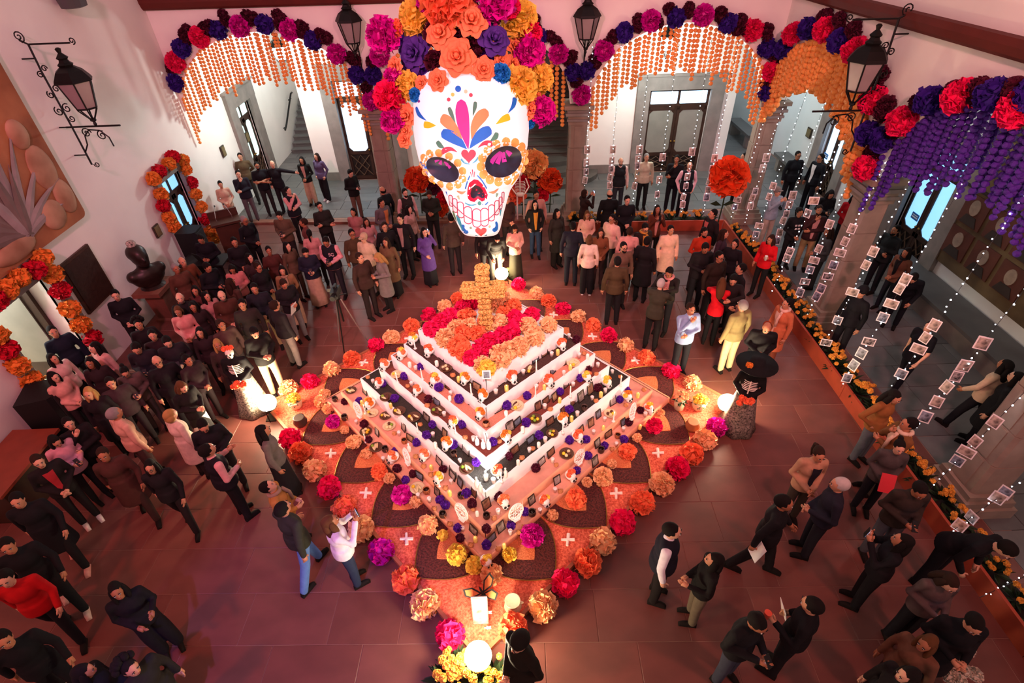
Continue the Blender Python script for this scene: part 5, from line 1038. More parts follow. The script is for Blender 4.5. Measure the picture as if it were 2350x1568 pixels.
PP = [
# --- back left, corridor and crowd
(551, 360, 290, 'behind', '#5a4c36', '#3a3330', 'short:k', 'man in olive brown jacket standing by corridor wall plaques', 1.72, ''),
(590, 381, 300, 'cross', K, '#2a2626', 'short:k', 'man in black tee shirt and glasses with folded arms', 1.72, 'SGB'),
(625, 377, 270, 'point', K, '#221f22', 'bald:k', 'balding man in black polo pointing to the right', 1.72, ''),
(692, 368, 270, 'clasp', '#1a1c1a', '#c0a184', 'long:k', 'woman in black cardigan with beige wide trousers, clasped hands', 1.62, 'W', None, '#d0a090'),
(726, 360, 250, 'pocket', '#5d5070', '#19171a', 'long:b', 'woman in purple denim jacket and black wide trousers', 1.62, 'W', None, None, '#d8d4d0'),
(547, 400, 300, 'chin', '#20202a', '#5a5558', 'short:k', 'person in navy jacket with hand on chin behind podium', 1.7, ''),
(506, 424, 300, 'clasp', '#c8a890', '#4a3a34', 'tail:k', 'woman in beige sweater with ponytail beside the podium', 1.6, ''),
(805, 398, 320, 'phone', '#1b1918', '#6e5646', 'short:k', 'person with short hair, black top and brown trousers left of column', 1.65, 'P'),
(662, 438, 330, 'chin', '#1a1a20', '#1e1a1e', 'short:k', 'man in black vest with pink sleeves seen from behind', 1.7, 'V', None, '#dc9c98'),
(734, 474, 300, 'cross', '#26241f', '#1c1a18', 'short:k', 'man in dark olive jacket with folded arms in mid crowd', 1.7, 'G'),
(810, 488, 265, 'behind', '#a46a66', '#2a2020', 'bob:k', 'woman in dusty pink sweater with dark bob', 1.62, ''),
(641, 496, 270, 'phone', '#5c4a38', '#2b2624', 'short:k', 'man in brown jacket looking down at his lit phone', 1.7, 'P'),
(562, 506, 330, 'clasp', '#15151a', '#1b1b1e', 'short:g', 'grey haired man in black jacket near the podium', 1.7, 'G'),
(695, 511, 200, 'stand', '#6a3a34', '#2a2022', 'short:b', 'person in dull red jacket behind pink jacketed woman', 1.64, ''),
(710, 535, 100, 'stand', '#c98f88', '#2a2424', 'tail:k', 'woman in pink jacket seen from behind with tied hair', 1.6, ''),
(748, 556, 270, 'phone', '#191920', '#25232a', 'short:k', 'man in black varsity vest with pink sleeves holding phone', 1.72, 'VP', None, '#e0a0a4'),
(808, 537, 300, 'stand', '#4a3826', '#2c2622', 'short:k', 'man with glasses in brown jacket behind beige cap', 1.7, 'G'),
(834, 547, 250, 'stand', '#cdb094', '#4a3c34', 'cap:#bfa184', 'person in beige cap and beige jacket', 1.66, ''),
(841, 510, 300, 'stand', '#c88f88', '#2a2224', 'long:b', 'woman with long dark hair and light pink top', 1.6, ''),
(876, 466, 320, 'clasp', '#665a5c', '#2c2a2c', 'short:k', 'man in grey jacket over orange shirt before left column', 1.72, '', None, '#c87a48'),
(877, 437, 140, 'stand', '#161517', '#1a1818', 'bald:k', 'bald man in black leaning behind the left column', 1.72, ''),
(883, 521, 290, 'stand', '#1a181a', '#1c1a1c', 'short:b', 'man in black jacket, back to column, behind big man', 1.7, ''),
(918, 503, 260, 'stand', '#1b181b', '#1f1c1e', 'short:k', 'large man in black suit jacket below left column', 1.78, '', None, '#b08a80'),
(930, 443, 300, 'stand', '#2a2422', '#3a302c', 'short:k', 'bearded man in dark vest with pale shirt right of column', 1.72, 'VB', None, '#d4a8a0'),
(939, 481, 330, 'stand', '#c69a90', '#2a2222', 'long:k', 'woman in light top with black hair before bearded man', 1.58, ''),
(985, 448, 270, 'phone', '#23271f', '#1d1d1c', 'short:b', 'man in dark green jacket with camera left of skull jaw', 1.72, 'B'),
(974, 533, 300, 'ear', '#5a3f86', '#1b191d', 'long:k', 'woman in violet coat and black skirt phoning', 1.6, 'KCP'),
(885, 556, 260, 'stand', '#6b5138', '#191718', 'long:b', 'woman with long brown hair in patterned coat and black skirt', 1.62, 'KC'),
(827, 592, 320, 'stand', '#3c2a22', '#2a211e', 'short:b', 'man in dark brown suit talking to grey coated woman', 1.74, ''),
(866, 592, 220, 'phone', '#77706a', '#1c1918', 'long:y', 'blond woman in knee length grey coat with black boots', 1.6, 'C'),
(701, 581, 290, 'phone', '#1f2030', '#b79a80', 'short:k', 'woman in navy jacket and long beige skirt', 1.62, 'KP'),
(538, 556, 300, 'clasp', '#1a191c', '#242124', 'short:k', 'dark haired man in black suit by the podium front', 1.7, ''),
(617, 576, 300, 'stand', '#4e2a24', '#3a2a26', 'tail:k', 'woman in maroon jacket with dark tied hair', 1.62, ''),
(573, 592, 330, 'stand', '#3a2a2a', '#2c2424', 'long:k', 'woman with long dark hair in dark dress near podium', 1.6, ''),
(593, 614, 330, 'clasp', '#1a191c', '#b39472', 'bun:b', 'woman with glasses, black sweater and beige trousers', 1.62, 'G'),
(660, 566, 330, 'stand', '#5a4636', '#4a3a30', 'long:k', 'woman with black hair in brown top behind scarf wearer', 1.6, ''),
(648, 622, 290, 'clasp', '#8a6a48', '#c7ab8c', 'long:k', 'woman with long hair, brown shawl and beige trousers', 1.62, 'FW'),
(477, 614, 330, 'phone', '#17171b', '#201d20', 'short:k', 'man in black jacket taking a picture near the laptop', 1.7, 'P'),
(533, 619, 290, 'phone', '#c07a74', '#3a2a2c', 'long:k', 'woman in coral jacket looking at her phone', 1.6, 'P'),
(419, 601, 320, 'stand', '#6a3a24', '#2c2220', 'bald:k', 'bald man in brown leather jacket beside the speaker', 1.72, ''),
(404, 617, 320, 'stand', '#5a3a2c', '#2a2220', 'short:g', 'grey haired man in brown jacket right of the bust', 1.7, ''),
(413, 684, 300, 'stand', '#1d191b', '#221e20', 'bald:g', 'balding bearded man in black below the bust', 1.72, 'B'),
(448, 668, 290, 'stand', '#5a2e2a', '#2a2022', 'long:k', 'woman in wine red blouse with dark hair', 1.6, ''),
(474, 681, 330, 'stand', '#b98078', '#2a2224', 'long:k', 'woman with straight black hair in pink top', 1.6, ''),
(509, 679, 300, 'clasp', '#4c2e22', '#3a2c28', 'bald:k', 'bald man in brown sweater in the left crowd', 1.72, 'B'),
(530, 648, 60, 'stand', '#4a3228', '#32262a', 'long:b', 'woman with long hair seen from behind near bald man', 1.62, ''),
(584, 663, 290, 'clasp', '#1f2028', '#b0906a', 'short:k', 'man in dark jacket and khaki trousers facing camera', 1.7, ''),
(652, 653, 310, 'phone', '#1d1b1e', '#7a7478', 'short:b', 'woman in black jacket and grey trousers with papers', 1.64, 'A'),
(461, 550, 280, 'phone', '#14131a', '#17161a', 'short:k', 'man in black at the glowing laptop', 1.7, ''),
(443, 705, 300, 'stand', '#2a1f1f', '#2c2222', 'long:k', 'woman with dark hair squeezed behind the pink jacket', 1.58, ''),
(632, 700, 60, 'stand', '#221d1f', '#8d8078', 'short:b', 'man in black with grey trousers seen from behind', 1.7, ''),
(556, 700, 290, 'stand', '#2c2422', '#3a302c', 'short:k', 'man in dark shirt between sweater man and khaki man', 1.68, ''),
# --- left wall
(265, 678, 300, 'clasp', '#18181c', '#1d1b1e', 'short:k', 'man in black jacket leaning on wall under bronze plaque', 1.72, ''),
(122, 762, 320, 'stand', '#161a2a', '#181a24', 'short:k', 'man in navy jacket in the open doorway', 1.74, ''),
(318, 745, 300, 'stand', '#1c1618', '#221c1e', 'curly:k', 'person with big curly black hair in black', 1.64, ''),
(409, 716, 290, 'clasp', '#cf8a82', '#3a2c2c', 'bob:l', 'woman with brown bob in salmon pink jacket', 1.62, ''),
(216, 799, 250, 'stand', '#cf9c92', '#3a2e2e', 'long:k', 'woman in pale blouse with black hair bowed', 1.6, ''),
(207, 834, 290, 'stand', '#2a1e20', '#241c1e', 'long:k', 'smiling woman in dark coat near the open doorway', 1.62, ''),
(123, 824, 340, 'stand', '#d4b0a4', '#2a2424', 'long:k', 'woman with long black hair and white sleeves by doorway', 1.6, ''),
(125, 866, 340, 'clasp', '#dca090', '#2c2424', 'long:k', 'woman in salmon blouse with straight black hair', 1.6, ''),
(313, 801, 290, 'phone', '#221e24', '#221e22', 'short:k', 'man in dark jacket looking down in left crowd', 1.7, 'P'),
(361, 830, 310, 'stand', '#191619', '#1e1b1d', 'bald:k', 'bald man in black suit with glasses in left crowd', 1.74, 'G'),
(287, 855, 300, 'phone', '#5a4844', '#4a403e', 'bun:k', 'woman with glasses in grey brown cardigan holding phone', 1.6, 'GP'),
(431, 827, 330, 'clasp', '#332628', '#2c2224', 'bun:k', 'woman in dark wrap with hair tied back', 1.62, ''),
(204, 904, 290, 'stand', '#1c171a', '#1d181a', 'long:y', 'blond woman in black coat smiling up', 1.62, 'C'),
(254, 880, 310, 'stand', '#3c2e30', '#2c2426', 'short:k', 'person in dark jacket between blond woman and cardigan', 1.62, ''),
(265, 948, 60, 'stand', '#d0a48c', '#4a3a36', 'short:g', 'grey haired man in beige jacket seen from behind', 1.72, ''),
(393, 951, 60, 'stand', '#d9c0ae', '#2a2422', 'bob:y', 'woman in long white quilted coat seen from behind', 1.62, 'C'),
(419, 889, 330, 'phone', '#1c1819', 'stripe', 'long:l', 'woman in black top with black and white skirt', 1.62, 'K'),
(467, 979, 300, 'phone', '#1a1a1e', '#221f22', 'short:k', 'man in black tee shirt and glasses looking down', 1.72, 'G'),
(478, 1032, 50, 'gesture', '#1b1820', '#1c191c', 'short:k', 'man in black vest with pink sleeves, back turned, stepping', 1.74, 'V', None, '#e0a4a6'),
(158, 973, 320, 'chin', '#1b1719', '#1c191b', 'short:k', 'woman in black with hand at chin on left', 1.62, ''),
(128, 1014, 330, 'phone', '#d498a4', '#1e1a1c', 'long:k', 'woman in pink shirt with black hair at left edge', 1.6, 'P'),
(88, 1060, 320, 'clasp', '#1d1a1b', '#1b181a', 'short:b', 'woman in black jacket over red top in sneakers', 1.64, '', None, '#b03038', '#d8c8c4'),
(345, 1073, 290, 'walk', '#1c191c', '#241d1e', 'long:k', 'woman with glasses in black walking at lower left', 1.62, 'G'),
(237, 1045, 300, 'walk', '#4a2c26', '#3a2824', 'short:b', 'person in brown coat walking at lower left', 1.66, 'C'),
(585, 765, 310, 'phone', '#1c1a18', '#b9a482', 'short:k', 'man in black bone print jacket and beige trousers', 1.72, ''),
(508, 746, 320, 'stand', '#4a3430', '#32282a', 'short:b', 'person in brown shirt behind the left catrina', 1.66, ''),
(459, 764, 290, 'stand', '#2c2022', '#2a2022', 'long:k', 'woman with dark hair in dark jacket left of catrina', 1.6, ''),
(500, 792, 300, 'stand', '#3a2c2a', '#2a2224', 'long:y', 'woman with long fair hair beside the left catrina', 1.6, ''),
(384, 786, 300, 'phone', '#241f24', '#221e20', 'short:k', 'man in dark jacket with bright phone in left crowd', 1.7, 'P'),
(350, 770, 300, 'stand', '#2c1c1e', '#241c1e', 'short:k', 'person in dark red shirt behind phone user', 1.64, ''),
(606, 988, 20, 'stand', '#6b6660', '#1b1a1d', 'long:k', 'woman with long dark hair in grey shirt, black skirt, facing lamp', 1.64, 'K'),
# --- lower left
(617, 1116, 20, 'up', '#b5813e', '#4a3426', 'short:k', 'woman in mustard shawl with hairband looking up', 1.6, 'F'),
(651, 1166, 60, 'walk', '#31342a', '#5f86c0', 'short:k', 'man in dark green jacket and jeans seen from behind', 1.74, ''),
(760, 1196, 30, 'photo', '#e9e4ea', '#27324a', 'long:l', 'woman in white blouse photographing the altar', 1.66, 'P'),
(268, 1358, 310, 'gesture', '#171518', '#161417', 'long:k', 'woman all in black with long curly hair waving upward', 1.64, 'W'),
(300, 1534, 340, 'stand', '#22201c', '#3c3a30', 'curly:k', 'person with bushy black hair at bottom left edge', 1.66, ''),
(196, 1540, 20, 'clasp', '#1a181c', '#d0c0bc', 'long:k', 'person with dark hair bending at bottom left corner', 1.6, ''),
(40, 1150, 300, 'walk', '#16161a', '#1b1a1c', 'short:k', 'person in black walking at far left edge', 1.7, 'C', None, None, '#d8988c'),
(18, 1255, 310, 'walk', '#15161a', '#17171a', 'short:k', 'second dark walker at far left edge in pale shoes', 1.7, '', None, None, '#c8a89c'),
(14, 1330, 300, 'walk', '#b81218', '#15151a', 'short:k', 'person in red top at the left frame edge', 1.66, ''),
(10, 1470, 320, 'walk', '#131418', '#15151a', 'short:k', 'person in black at bottom left frame edge', 1.7, '', None, None, '#a8887c'),
# --- centre back
(1034, 499, 110, 'stand', '#4a3e34', '#262122', 'short:k', 'man in brown jacket seen from behind below skull jaw', 1.74, ''),
(1112, 522, 270, 'stand', '#1a1718', '#191718', 'short:k', 'person in black mostly hidden by the skull chin', 1.66, ''),
(1141, 548, 280, 'bend', '#22201d', '#4f4b44', 'short:k', 'person in dark jacket bending under the skull', 1.68, ''),
(1182, 527, 280, 'phone', '#dfa894', '#2c2a1c', 'long:b', 'woman in pink sweater with white bag and dark skirt', 1.6, 'K'),
(1228, 470, 275, 'pocket', '#1b1a19', '#31435a', 'long:k', 'woman in black cardigan over mustard top and jeans', 1.66, '', None, '#d09038'),
(1231, 448, 280, 'stand', '#c88f80', '#3a2e2c', 'short:k', 'man in pink sweater behind mustard top woman', 1.74, ''),
(1164, 457, 300, 'clasp', '#3a2420', '#251e1d', 'short:k', 'man in dark red shirt right of skull jaw', 1.72, ''),
(1280, 490, 300, 'stand', '#312e28', '#28251f', 'long:k', 'woman with dark hair in dark coat right of skull', 1.64, 'CW'),
(1315, 518, 80, 'stand', '#22222e', '#20232c', 'short:k', 'man in navy suit seen from behind', 1.76, ''),
(1348, 494, 270, 'clasp', '#e0aa98', '#3a3030', 'long:l', 'curly haired woman in pale hoodie', 1.62, ''),
(1343, 443, 30, 'photo', '#2c1c18', '#221b1a', 'bob:b', 'woman raising phone beside the staircase column', 1.6, 'P'),
(1399, 445, 90, 'stand', '#161517', '#1b191a', 'bald:k', 'bald man in black seen from behind under photo string', 1.76, ''),
(1440, 460, 275, 'clasp', '#17161a', '#1c1a1c', 'short:k', 'man in black jacket left of brown leather jacket woman', 1.74, ''),
(1404, 503, 225, 'stand', '#e4b2a0', '#2a2626', 'short:k', 'man in pale hoodie with glasses', 1.7, 'G'),
(1379, 535, 265, 'clasp', '#7d4a2e', '#3a2624', 'long:b', 'woman with long brown hair in rust top', 1.62, ''),
(1353, 548, 80, 'stand', '#e8cfb8', '#1a1819', 'bob:l', 'woman in cream sweater and black trousers seen from behind', 1.64, 'W', None, None, '#d8cfc4'),
(1432, 568, 280, 'stand', '#6d5242', '#2a2524', 'short:k', 'bearded man in grey brown jacket', 1.72, 'BG'),
(1417, 599, 85, 'stand', '#4c3c26', '#1d1c1d', 'short:k', 'man in olive pullover with white hem seen from behind', 1.76, ''),
(1445, 530, 80, 'stand', '#dd9e92', '#2a2626', 'short:b', 'man in pink shirt seen from behind', 1.7, ''),
(1481, 524, 280, 'phone', '#2a211d', '#221e1d', 'short:k', 'man with glasses in dark jacket and tan scarf', 1.68, 'GF', None, '#c08a3c'),
(1486, 553, 60, 'stand', '#1a1819', '#1a1819', 'short:k', 'man in long black coat seen from behind', 1.74, 'C'),
(1509, 481, 270, 'photo', '#5c2e1c', '#1f1b1c', 'long:k', 'woman in brown leather jacket holding bright phone to face', 1.64, 'P', None, '#d89888'),
(1540, 529, 275, 'stand', '#ecc0a4', '#181618', 'short:k', 'woman in cream belted tunic and black leggings with bag', 1.66, 'C'),
(1517, 652, 60, 'hug', '#3c3a2c', '#201e1d', 'short:w', 'grey haired man in olive jacket hugging another man', 1.72, ''),
(1535, 627, 235, 'hug', '#26241f', '#1d1c20', 'short:k', 'man with pink collar being hugged by grey haired man', 1.74, 'F', None, '#d08a84'),
# --- back right corridor
(1425, 371, 270, 'stand', '#1b1b1f', '#2f3138', 'bald:g', 'grey bearded man in black vest over white shirt', 1.74, 'VB', None, '#e8c8bc'),
(1484, 362, 270, 'stand', '#c9b8a0', '#1a1a1b', 'short:g', 'man in cream utility vest before double door', 1.74, ''),
(1553, 366, 250, 'chin', '#141316', '#16151a', 'short:k', 'man in black suit with hand at face before double door', 1.76, ''),
(1583, 381, 265, 'pocket', '#18171c', '#1c1a1d', 'bald:k', 'bald man in black vest with pale pink sleeves', 1.76, 'V', None, '#e4b0b4'),
(1832, 357, 270, 'stand', '#15151a', '#141419', 'short:k', 'man with glasses in dark jacket by pale blue wall', 1.76, 'G'),
(1882, 363, 200, 'stand', '#14151b', '#15161c', 'short:k', 'man in dark suit in profile by pale blue wall', 1.78, 'G', None, '#e8e4e0'),
(1707, 360, 190, 'stand', '#d0dcea', '#1c1c22', 'short:k', 'man in white shirt half hidden behind the corner column', 1.7, ''),
(1785, 440, 285, 'photo', '#8f97a0', '#b09a88', 'cap:#7f6f68', 'photographer in grey hoodie and pale trousers', 1.7, ''),
(1836, 488, 270, 'clasp', '#161518', '#151416', 'tail:k', 'woman in black sweater with white print', 1.66, ''),
(1880, 483, 250, 'chin', '#3a1e20', '#a5825c', 'short:b', 'bearded man in maroon jacket and khaki trousers', 1.76, 'B', None, '#c88e8c'),
(1635, 491, 200, 'stand', '#221c1c', '#1d1a1c', 'short:k', 'man in dark jacket over plaid shirt', 1.74, '', None, '#c86c64'),
(1617, 534, 280, 'clasp', '#b8381c', '#2a2223', 'short:k', 'man in orange red jacket', 1.7, 'B'),
(1663, 537, 320, 'stand', '#3c2a34', '#281f26', 'long:b', 'woman in dark violet jacket', 1.62, ''),
(1686, 560, 230, 'stand', '#19161b', '#19161a', 'bob:k', 'woman in black low cut top', 1.62, ''),
(1619, 571, 270, 'phone', '#1d181a', '#1b191d', 'short:k', 'man in black holding a dark notebook', 1.76, ''),
(1652, 590, 290, 'stand', '#2b2019', '#1e1b1c', 'short:k', 'man with glasses in dark brown coat', 1.78, 'G'),
(1768, 550, 215, 'cup', '#d0101c', '#161416', 'long:b', 'woman in red cape blouse with white cup', 1.64, 'U'),
(1657, 649, 70, 'hug', '#d81624', '#151316', 'long:l', 'woman in red blouse embracing a man', 1.64, ''),
(1683, 644, 250, 'hug', '#221b1b', '#1b191b', 'short:k', 'man in black embracing the woman in red', 1.74, ''),
(1699, 617, 180, 'stand', '#1b1619', '#1b1719', 'short:k', 'man in black with papers beside the planter', 1.7, 'A'),
# --- right of altar
(1586, 710, 280, 'chin', '#8fa4c8', '#1c1d22', 'short:b', 'man in light blue pullover with hand on mouth', 1.74, ''),
(1703, 700, 110, 'stand', '#8a7c50', '#cdb88c', 'short:g', 'grey haired man in olive jacket and khaki trousers', 1.76, ''),
(1760, 753, 250, 'phone', '#141214', '#2a2420', 'bald:r', 'bald man in shiny black jacket beside right catrina', 1.72, ''),
(1805, 697, 200, 'stand', '#d07850', '#8a4a34', 'tail:k', 'woman in coral coat with scarf by the planter', 1.66, 'CF', None, '#e8c4b0'),
(1907, 447, 260, 'phone', '#181719', '#1a191a', 'long:k', 'woman in black hoodie looking at her phone', 1.64, 'P'),
(1961, 455, 250, 'clasp', '#b01420', '#1b1719', 'long:k', 'woman in red hoodie behind right column', 1.64, ''),
(1901, 532, 170, 'clasp', '#4a4546', '#33312f', 'long:b', 'woman in grey cardigan with long wavy hair', 1.64, ''),
(2054, 529, 200, 'cross', '#1d2022', '#1b1c20', 'short:k', 'bearded man in dark jacket before blue lit door', 1.76, 'B'),
(2079, 580, 200, 'clasp', '#6e4634', '#1d2029', 'long:k', 'woman in brown fuzzy jacket with black scarf seated on ledge', 1.62, 'F', None, '#1a181a'),
(1977, 670, 200, 'stand', '#121216', '#15151a', 'cap:#121114', 'man in black cap and black clothes with pale sneakers', 1.74, '', None, None, '#d8a89c'),
(2096, 640, 230, 'bend', '#12131a', '#14151c', 'short:k', 'person in black leaning forward beside the photo strings', 1.7, ''),
(2132, 750, 200, 'walk', '#101016', '#12131b', 'bun:b', 'woman in black with hair bun walking away on right', 1.7, 'S'),
(2054, 912, 290, 'hips', '#8f5c30', '#5a6068', 'long:k', 'woman in tan leather jacket and jeans, hand on hip', 1.66, ''),
(2083, 973, 170, 'chin', '#7d5430', '#5a4f44', 'short:k', 'man in brown jacket with white scarf stroking chin', 1.72, 'F', None, '#e0cbb0'),
(2064, 1028, 250, 'clasp', '#4a4442', '#15131a', 'bun:k', 'woman in speckled black and white knit with red folder', 1.62, 'R'),
(2305, 838, 110, 'walk', '#cdb294', '#15141a', 'long:k', 'woman in cream jacket and black trousers at right edge', 1.68, ''),
(2330, 866, 130, 'stand', '#17181b', '#17181d', 'long:k', 'woman in dark coat beside cream jacket at right edge', 1.66, 'C'),
(2380, 925, 150, 'walk', '#14171d', '#14161c', 'short:k', 'person in dark blue at the right frame edge', 1.72, ''),
(1880, 1045, 265, 'clasp', '#b48a6c', '#3a322c', 'tail:b', 'woman in beige blazer over dark top', 1.66, '', None, '#22222c'),
(1924, 1112, 160, 'clasp', '#20202c', '#1d1d24', 'short:w', 'grey haired man in navy jacket with white collar', 1.74, ''),
(1802, 1155, 330, 'walk', '#151417', '#1a1719', 'short:k', 'man in black sweater and white collar holding paper', 1.76, 'A'),
(2111, 1128, 260, 'phone', '#332b25', '#4a4a52', 'short:k', 'man in dark brown jacket checking his phone near planter', 1.74, 'P'),
(2068, 1240, 150, 'photo', '#17151a', '#141317', 'long:k', 'woman in black looking up with raised phone', 1.68, 'P'),
(2310, 1263, 290, 'bend', '#131317', '#15151a', 'short:k', 'man in black leaning over the flower bed', 1.74, ''),
(2181, 1340, 260, 'phone', '#5a4c4a', '#15141a', 'long:b', 'woman in grey sweater with dark hair at lower right', 1.64, 'P'),
(2235, 1435, 250, 'phone', '#131317', '#141318', 'short:k', 'person in black by the planter end, lower right', 1.72, 'C'),
(2125, 1478, 200, 'stand', '#6e4a38', '#2a2222', 'long:l', 'fair haired woman in brown coat at lower right', 1.64, ''),
(2080, 1550, 180, 'stand', '#1b1618', '#1b1719', 'long:k', 'person with dark hair at bottom right edge', 1.66, ''),
(1740, 1433, 300, 'phone', '#151517', '#3a3f4c', 'short:k', 'man in black hooded jacket holding blue lit phone', 1.74, 'P'),
(1860, 1388, 140, 'cup', '#131215', '#151417', 'short:k', 'man in black with orange paper cup and documents', 1.76, 'UA'),
(1636, 1284, 170, 'gesture', '#161515', '#6e6552', 'long:k', 'woman in black jacket and grey trousers raising hand', 1.64, ''),
(1545, 1219, 340, 'stand', '#1a1b28', '#1a1616', 'short:k', 'man in navy vest with white sleeves', 1.76, 'V', None, '#e8e6f0'),
(1190, 1478, 220, 'clasp', '#17160f', '#8a8a90', 'beanie:#15130f', 'man in black beanie and black coat at front lamp', 1.74, ''),
]
def letters(body, size):
    cu_ = bpy.data.curves.new('letters', 'FONT'); cu_.body = body; cu_.size = size; cu_.extrude = .003; cu_.align_x = 'CENTER'
    o = bpy.data.objects.new('letters', cu_); COL.objects.link(o); me = bpy.data.meshes.new_from_object(o.evaluated_get(bpy.context.evaluated_depsgraph_get())); bpy.data.objects.remove(o)
    me.materials.clear(); me.materials.append(cloth('#e8b8c0')); return me
for p in PP:
    t = person(*p)
    if 'varsity' in p[7]: obj('chest_letters', letters('SG', .12), t, T((.085, -.168, 1.26)) @ RX(PI / 2))
    if 'white print' in p[7]:
        for i in range(4): setmat(obj('printed_block', MB().box((0, 0, 0), (.06, .006, .045)).mesh('printed_block', [BLACK]), t, T((-.07 + .09 * (i % 2) + .02 * (i // 2), -.155, 1.3 - .09 * (i // 2)))), cloth('#d8d0cc'))
# things in their hands
SCR = mat('lit_phone_screen', '#cfe0ff', .3, 0, emit=2.2, eh='#9cc4ff'); PAP = mat('white_paper', '#e8e2e0', .7, .04); CUPW = mat('paper_cup', '#efe4dc', .6, .05); CUPO = mat('orange_cup', '#e2543a', .6, .05)
m_phone = MB().box((0, 0, 0), (.075, .01, .15)).mesh('case', [BLACK]); m_scr = MB().box((0, .006, 0), (.066, .003, .135)).mesh('screen', [SCR])
for i, (kind, t, pose, label) in enumerate(HELD):
    P, TM, HM = xf(pose); sh = ' '.join(label.split(',')[0].split()[:8])
    if kind == 'phone':
        c = (TM @ Vector(P['L'][1])).lerp(TM @ Vector(P['R'][1]), .5) + Vector((0, -.06, .06)) if pose != 'ear' else TM @ Vector((.11, -.04, 1.6)); tilt = RX(-.7) if pose == 'phone' else (RX(-.1) if pose != 'ear' else RZ(PI / 2))
        o = thing('phone', t.matrix_world @ T(c) @ tilt, 'phone held by ' + sh, 'phone', 'phones in hands'); obj('case', m_phone, o); obj('screen', m_scr, o)
    elif kind == 'cup':
        c = TM @ Vector(P['L'][1]) + Vector((0, -.09, .03)); o = thing('drink_cup', t.matrix_world @ T(c), 'paper cup held by ' + sh, 'cup', 'cups in hands')
        q = MB().lathe([(.028, -.05), (.038, .06), (.04, .065), (.036, .064)], 14).build('cup', CUPW if 'white' in label else CUPO, o, True); MB().lathe([(.036, .05), (.001, .052)], 12).build('drink', CUPW, o)
    elif kind == 'paper':
        c = TM @ Vector(P['R'][1]) + Vector((0, -.06, -.06)); tag(MB().box((0, 0, 0), (.21, .006, .28)).build('paper_sheet', PAP, M=t.matrix_world @ T(c) @ RZ(.6) @ RX(.3)), 'white papers held by ' + sh, 'paper', 'papers in hands')
    elif kind == 'folder':
        c = TM @ Vector(P['R'][1]) + Vector((.02, -.1, .08)); tag(MB().box((0, 0, 0), (.23, .012, .3)).build('folder', mat('red_folder', '#d23a44', .5, .05), M=t.matrix_world @ T(c) @ RX(-.5)), 'red folder held by ' + sh, 'folder')
# ================================================================ PLANTER, LIGHT STRINGS, FURNITURE
pl = thing('flower_planter', T((6.26, 7.2, 0)), 'long orange red planter board along the right arcade', 'planter')
for i in range(6): MB().box((0, 5.75 - i * 2.3, .17), (.045, 2.29, .34)).build('board', OWOOD, pl)
MB().box((.2, 0, .1), (.38, 13.7, .2)).build('soil', mat('dark_soil', '#241610', .95, .3, 20), pl)
pb = thing('flower_planter', T((4.0, 14.25, 0)) @ RZ(-.05), 'short orange red planter board along the back arcade', 'planter')
for i in range(2): MB().box((-1.05 + i * 2.2, 0, .16), (2.19, .045, .32)).build('board', OWOOD, pb)
MB().box((0, .25, .1), (4.3, .45, .2)).build('soil', MATS['dark_soil'], pb)
LEAF = mat('dark_green_leaf', '#243a1a', .7, .4, 9); MGLD = mat('pale_gold_marigold', '#e6a640', .8, .2, 12)
def mk_foliage(seed):
    r = random.Random(seed); mb = MB()
    for i in range(46):
        a = r.uniform(0, 6.28); e = r.uniform(.1, 1.3); L = r.uniform(.13, .26); d = Vector((math.cos(a) * math.cos(e), math.sin(a) * math.cos(e), math.sin(e))); s = Vector((-math.sin(a), math.cos(a), 0)) * .028; b = d * .04
        mb.add([b, b + d * L * .5 + s, b + d * L + Vector((0, 0, -.02)), b + d * L * .5 - s], [(0, 1, 2, 3)])
    return mb.mesh('foliage', [LEAF])
FOL = [mk_foliage(i) for i in range(3)]
def plant(p, label, m=MGLD, n=9, sc=1., group='marigold plants in the planter', pot=None):
    t = thing('marigold_plant', T(p) @ RZ(random.uniform(0, 6)) @ SC(sc), label, 'plant', group); obj('foliage', random.choice(FOL), t)
    for i in range(n):
        a = random.uniform(0, 6.28); r = random.uniform(.03, .17)
        flower(random.choice(SMALL), m, (r * math.cos(a), r * math.sin(a), .26 - r * .5 + random.uniform(-.02, .03)), random.uniform(.034, .05), t, name='bloom')
    return t
for i in range(33): plant((6.47 + random.uniform(-.06, .06), 13.6 - i * .385, .2), '%s marigold plant from the far corner in long right planter' % ordn(i), sc=random.uniform(.9, 1.25))
for i in range(11): plant((2.0 + i * .4, 14.62 - .05 * i * .4, .2), '%s marigold plant from left in short back planter' % ordn(i), sc=random.uniform(.9, 1.2))
for i, (px, py) in enumerate(((2222, 1492), (2158, 1508), (2190, 1522), (2212, 1538), (2180, 1552), (2238, 1548), (2140, 1530), (2200, 1560))):
    tag(flower(random.choice(POM), mat('ivory_bloom', '#d8cbb8', .8, .1), at_z(px, py, .35), .085, name='white_bloom'), 'ivory flower ball, %s from the top in lower right corner cluster' % ordn(i), 'flower', 'ivory flower balls')
    
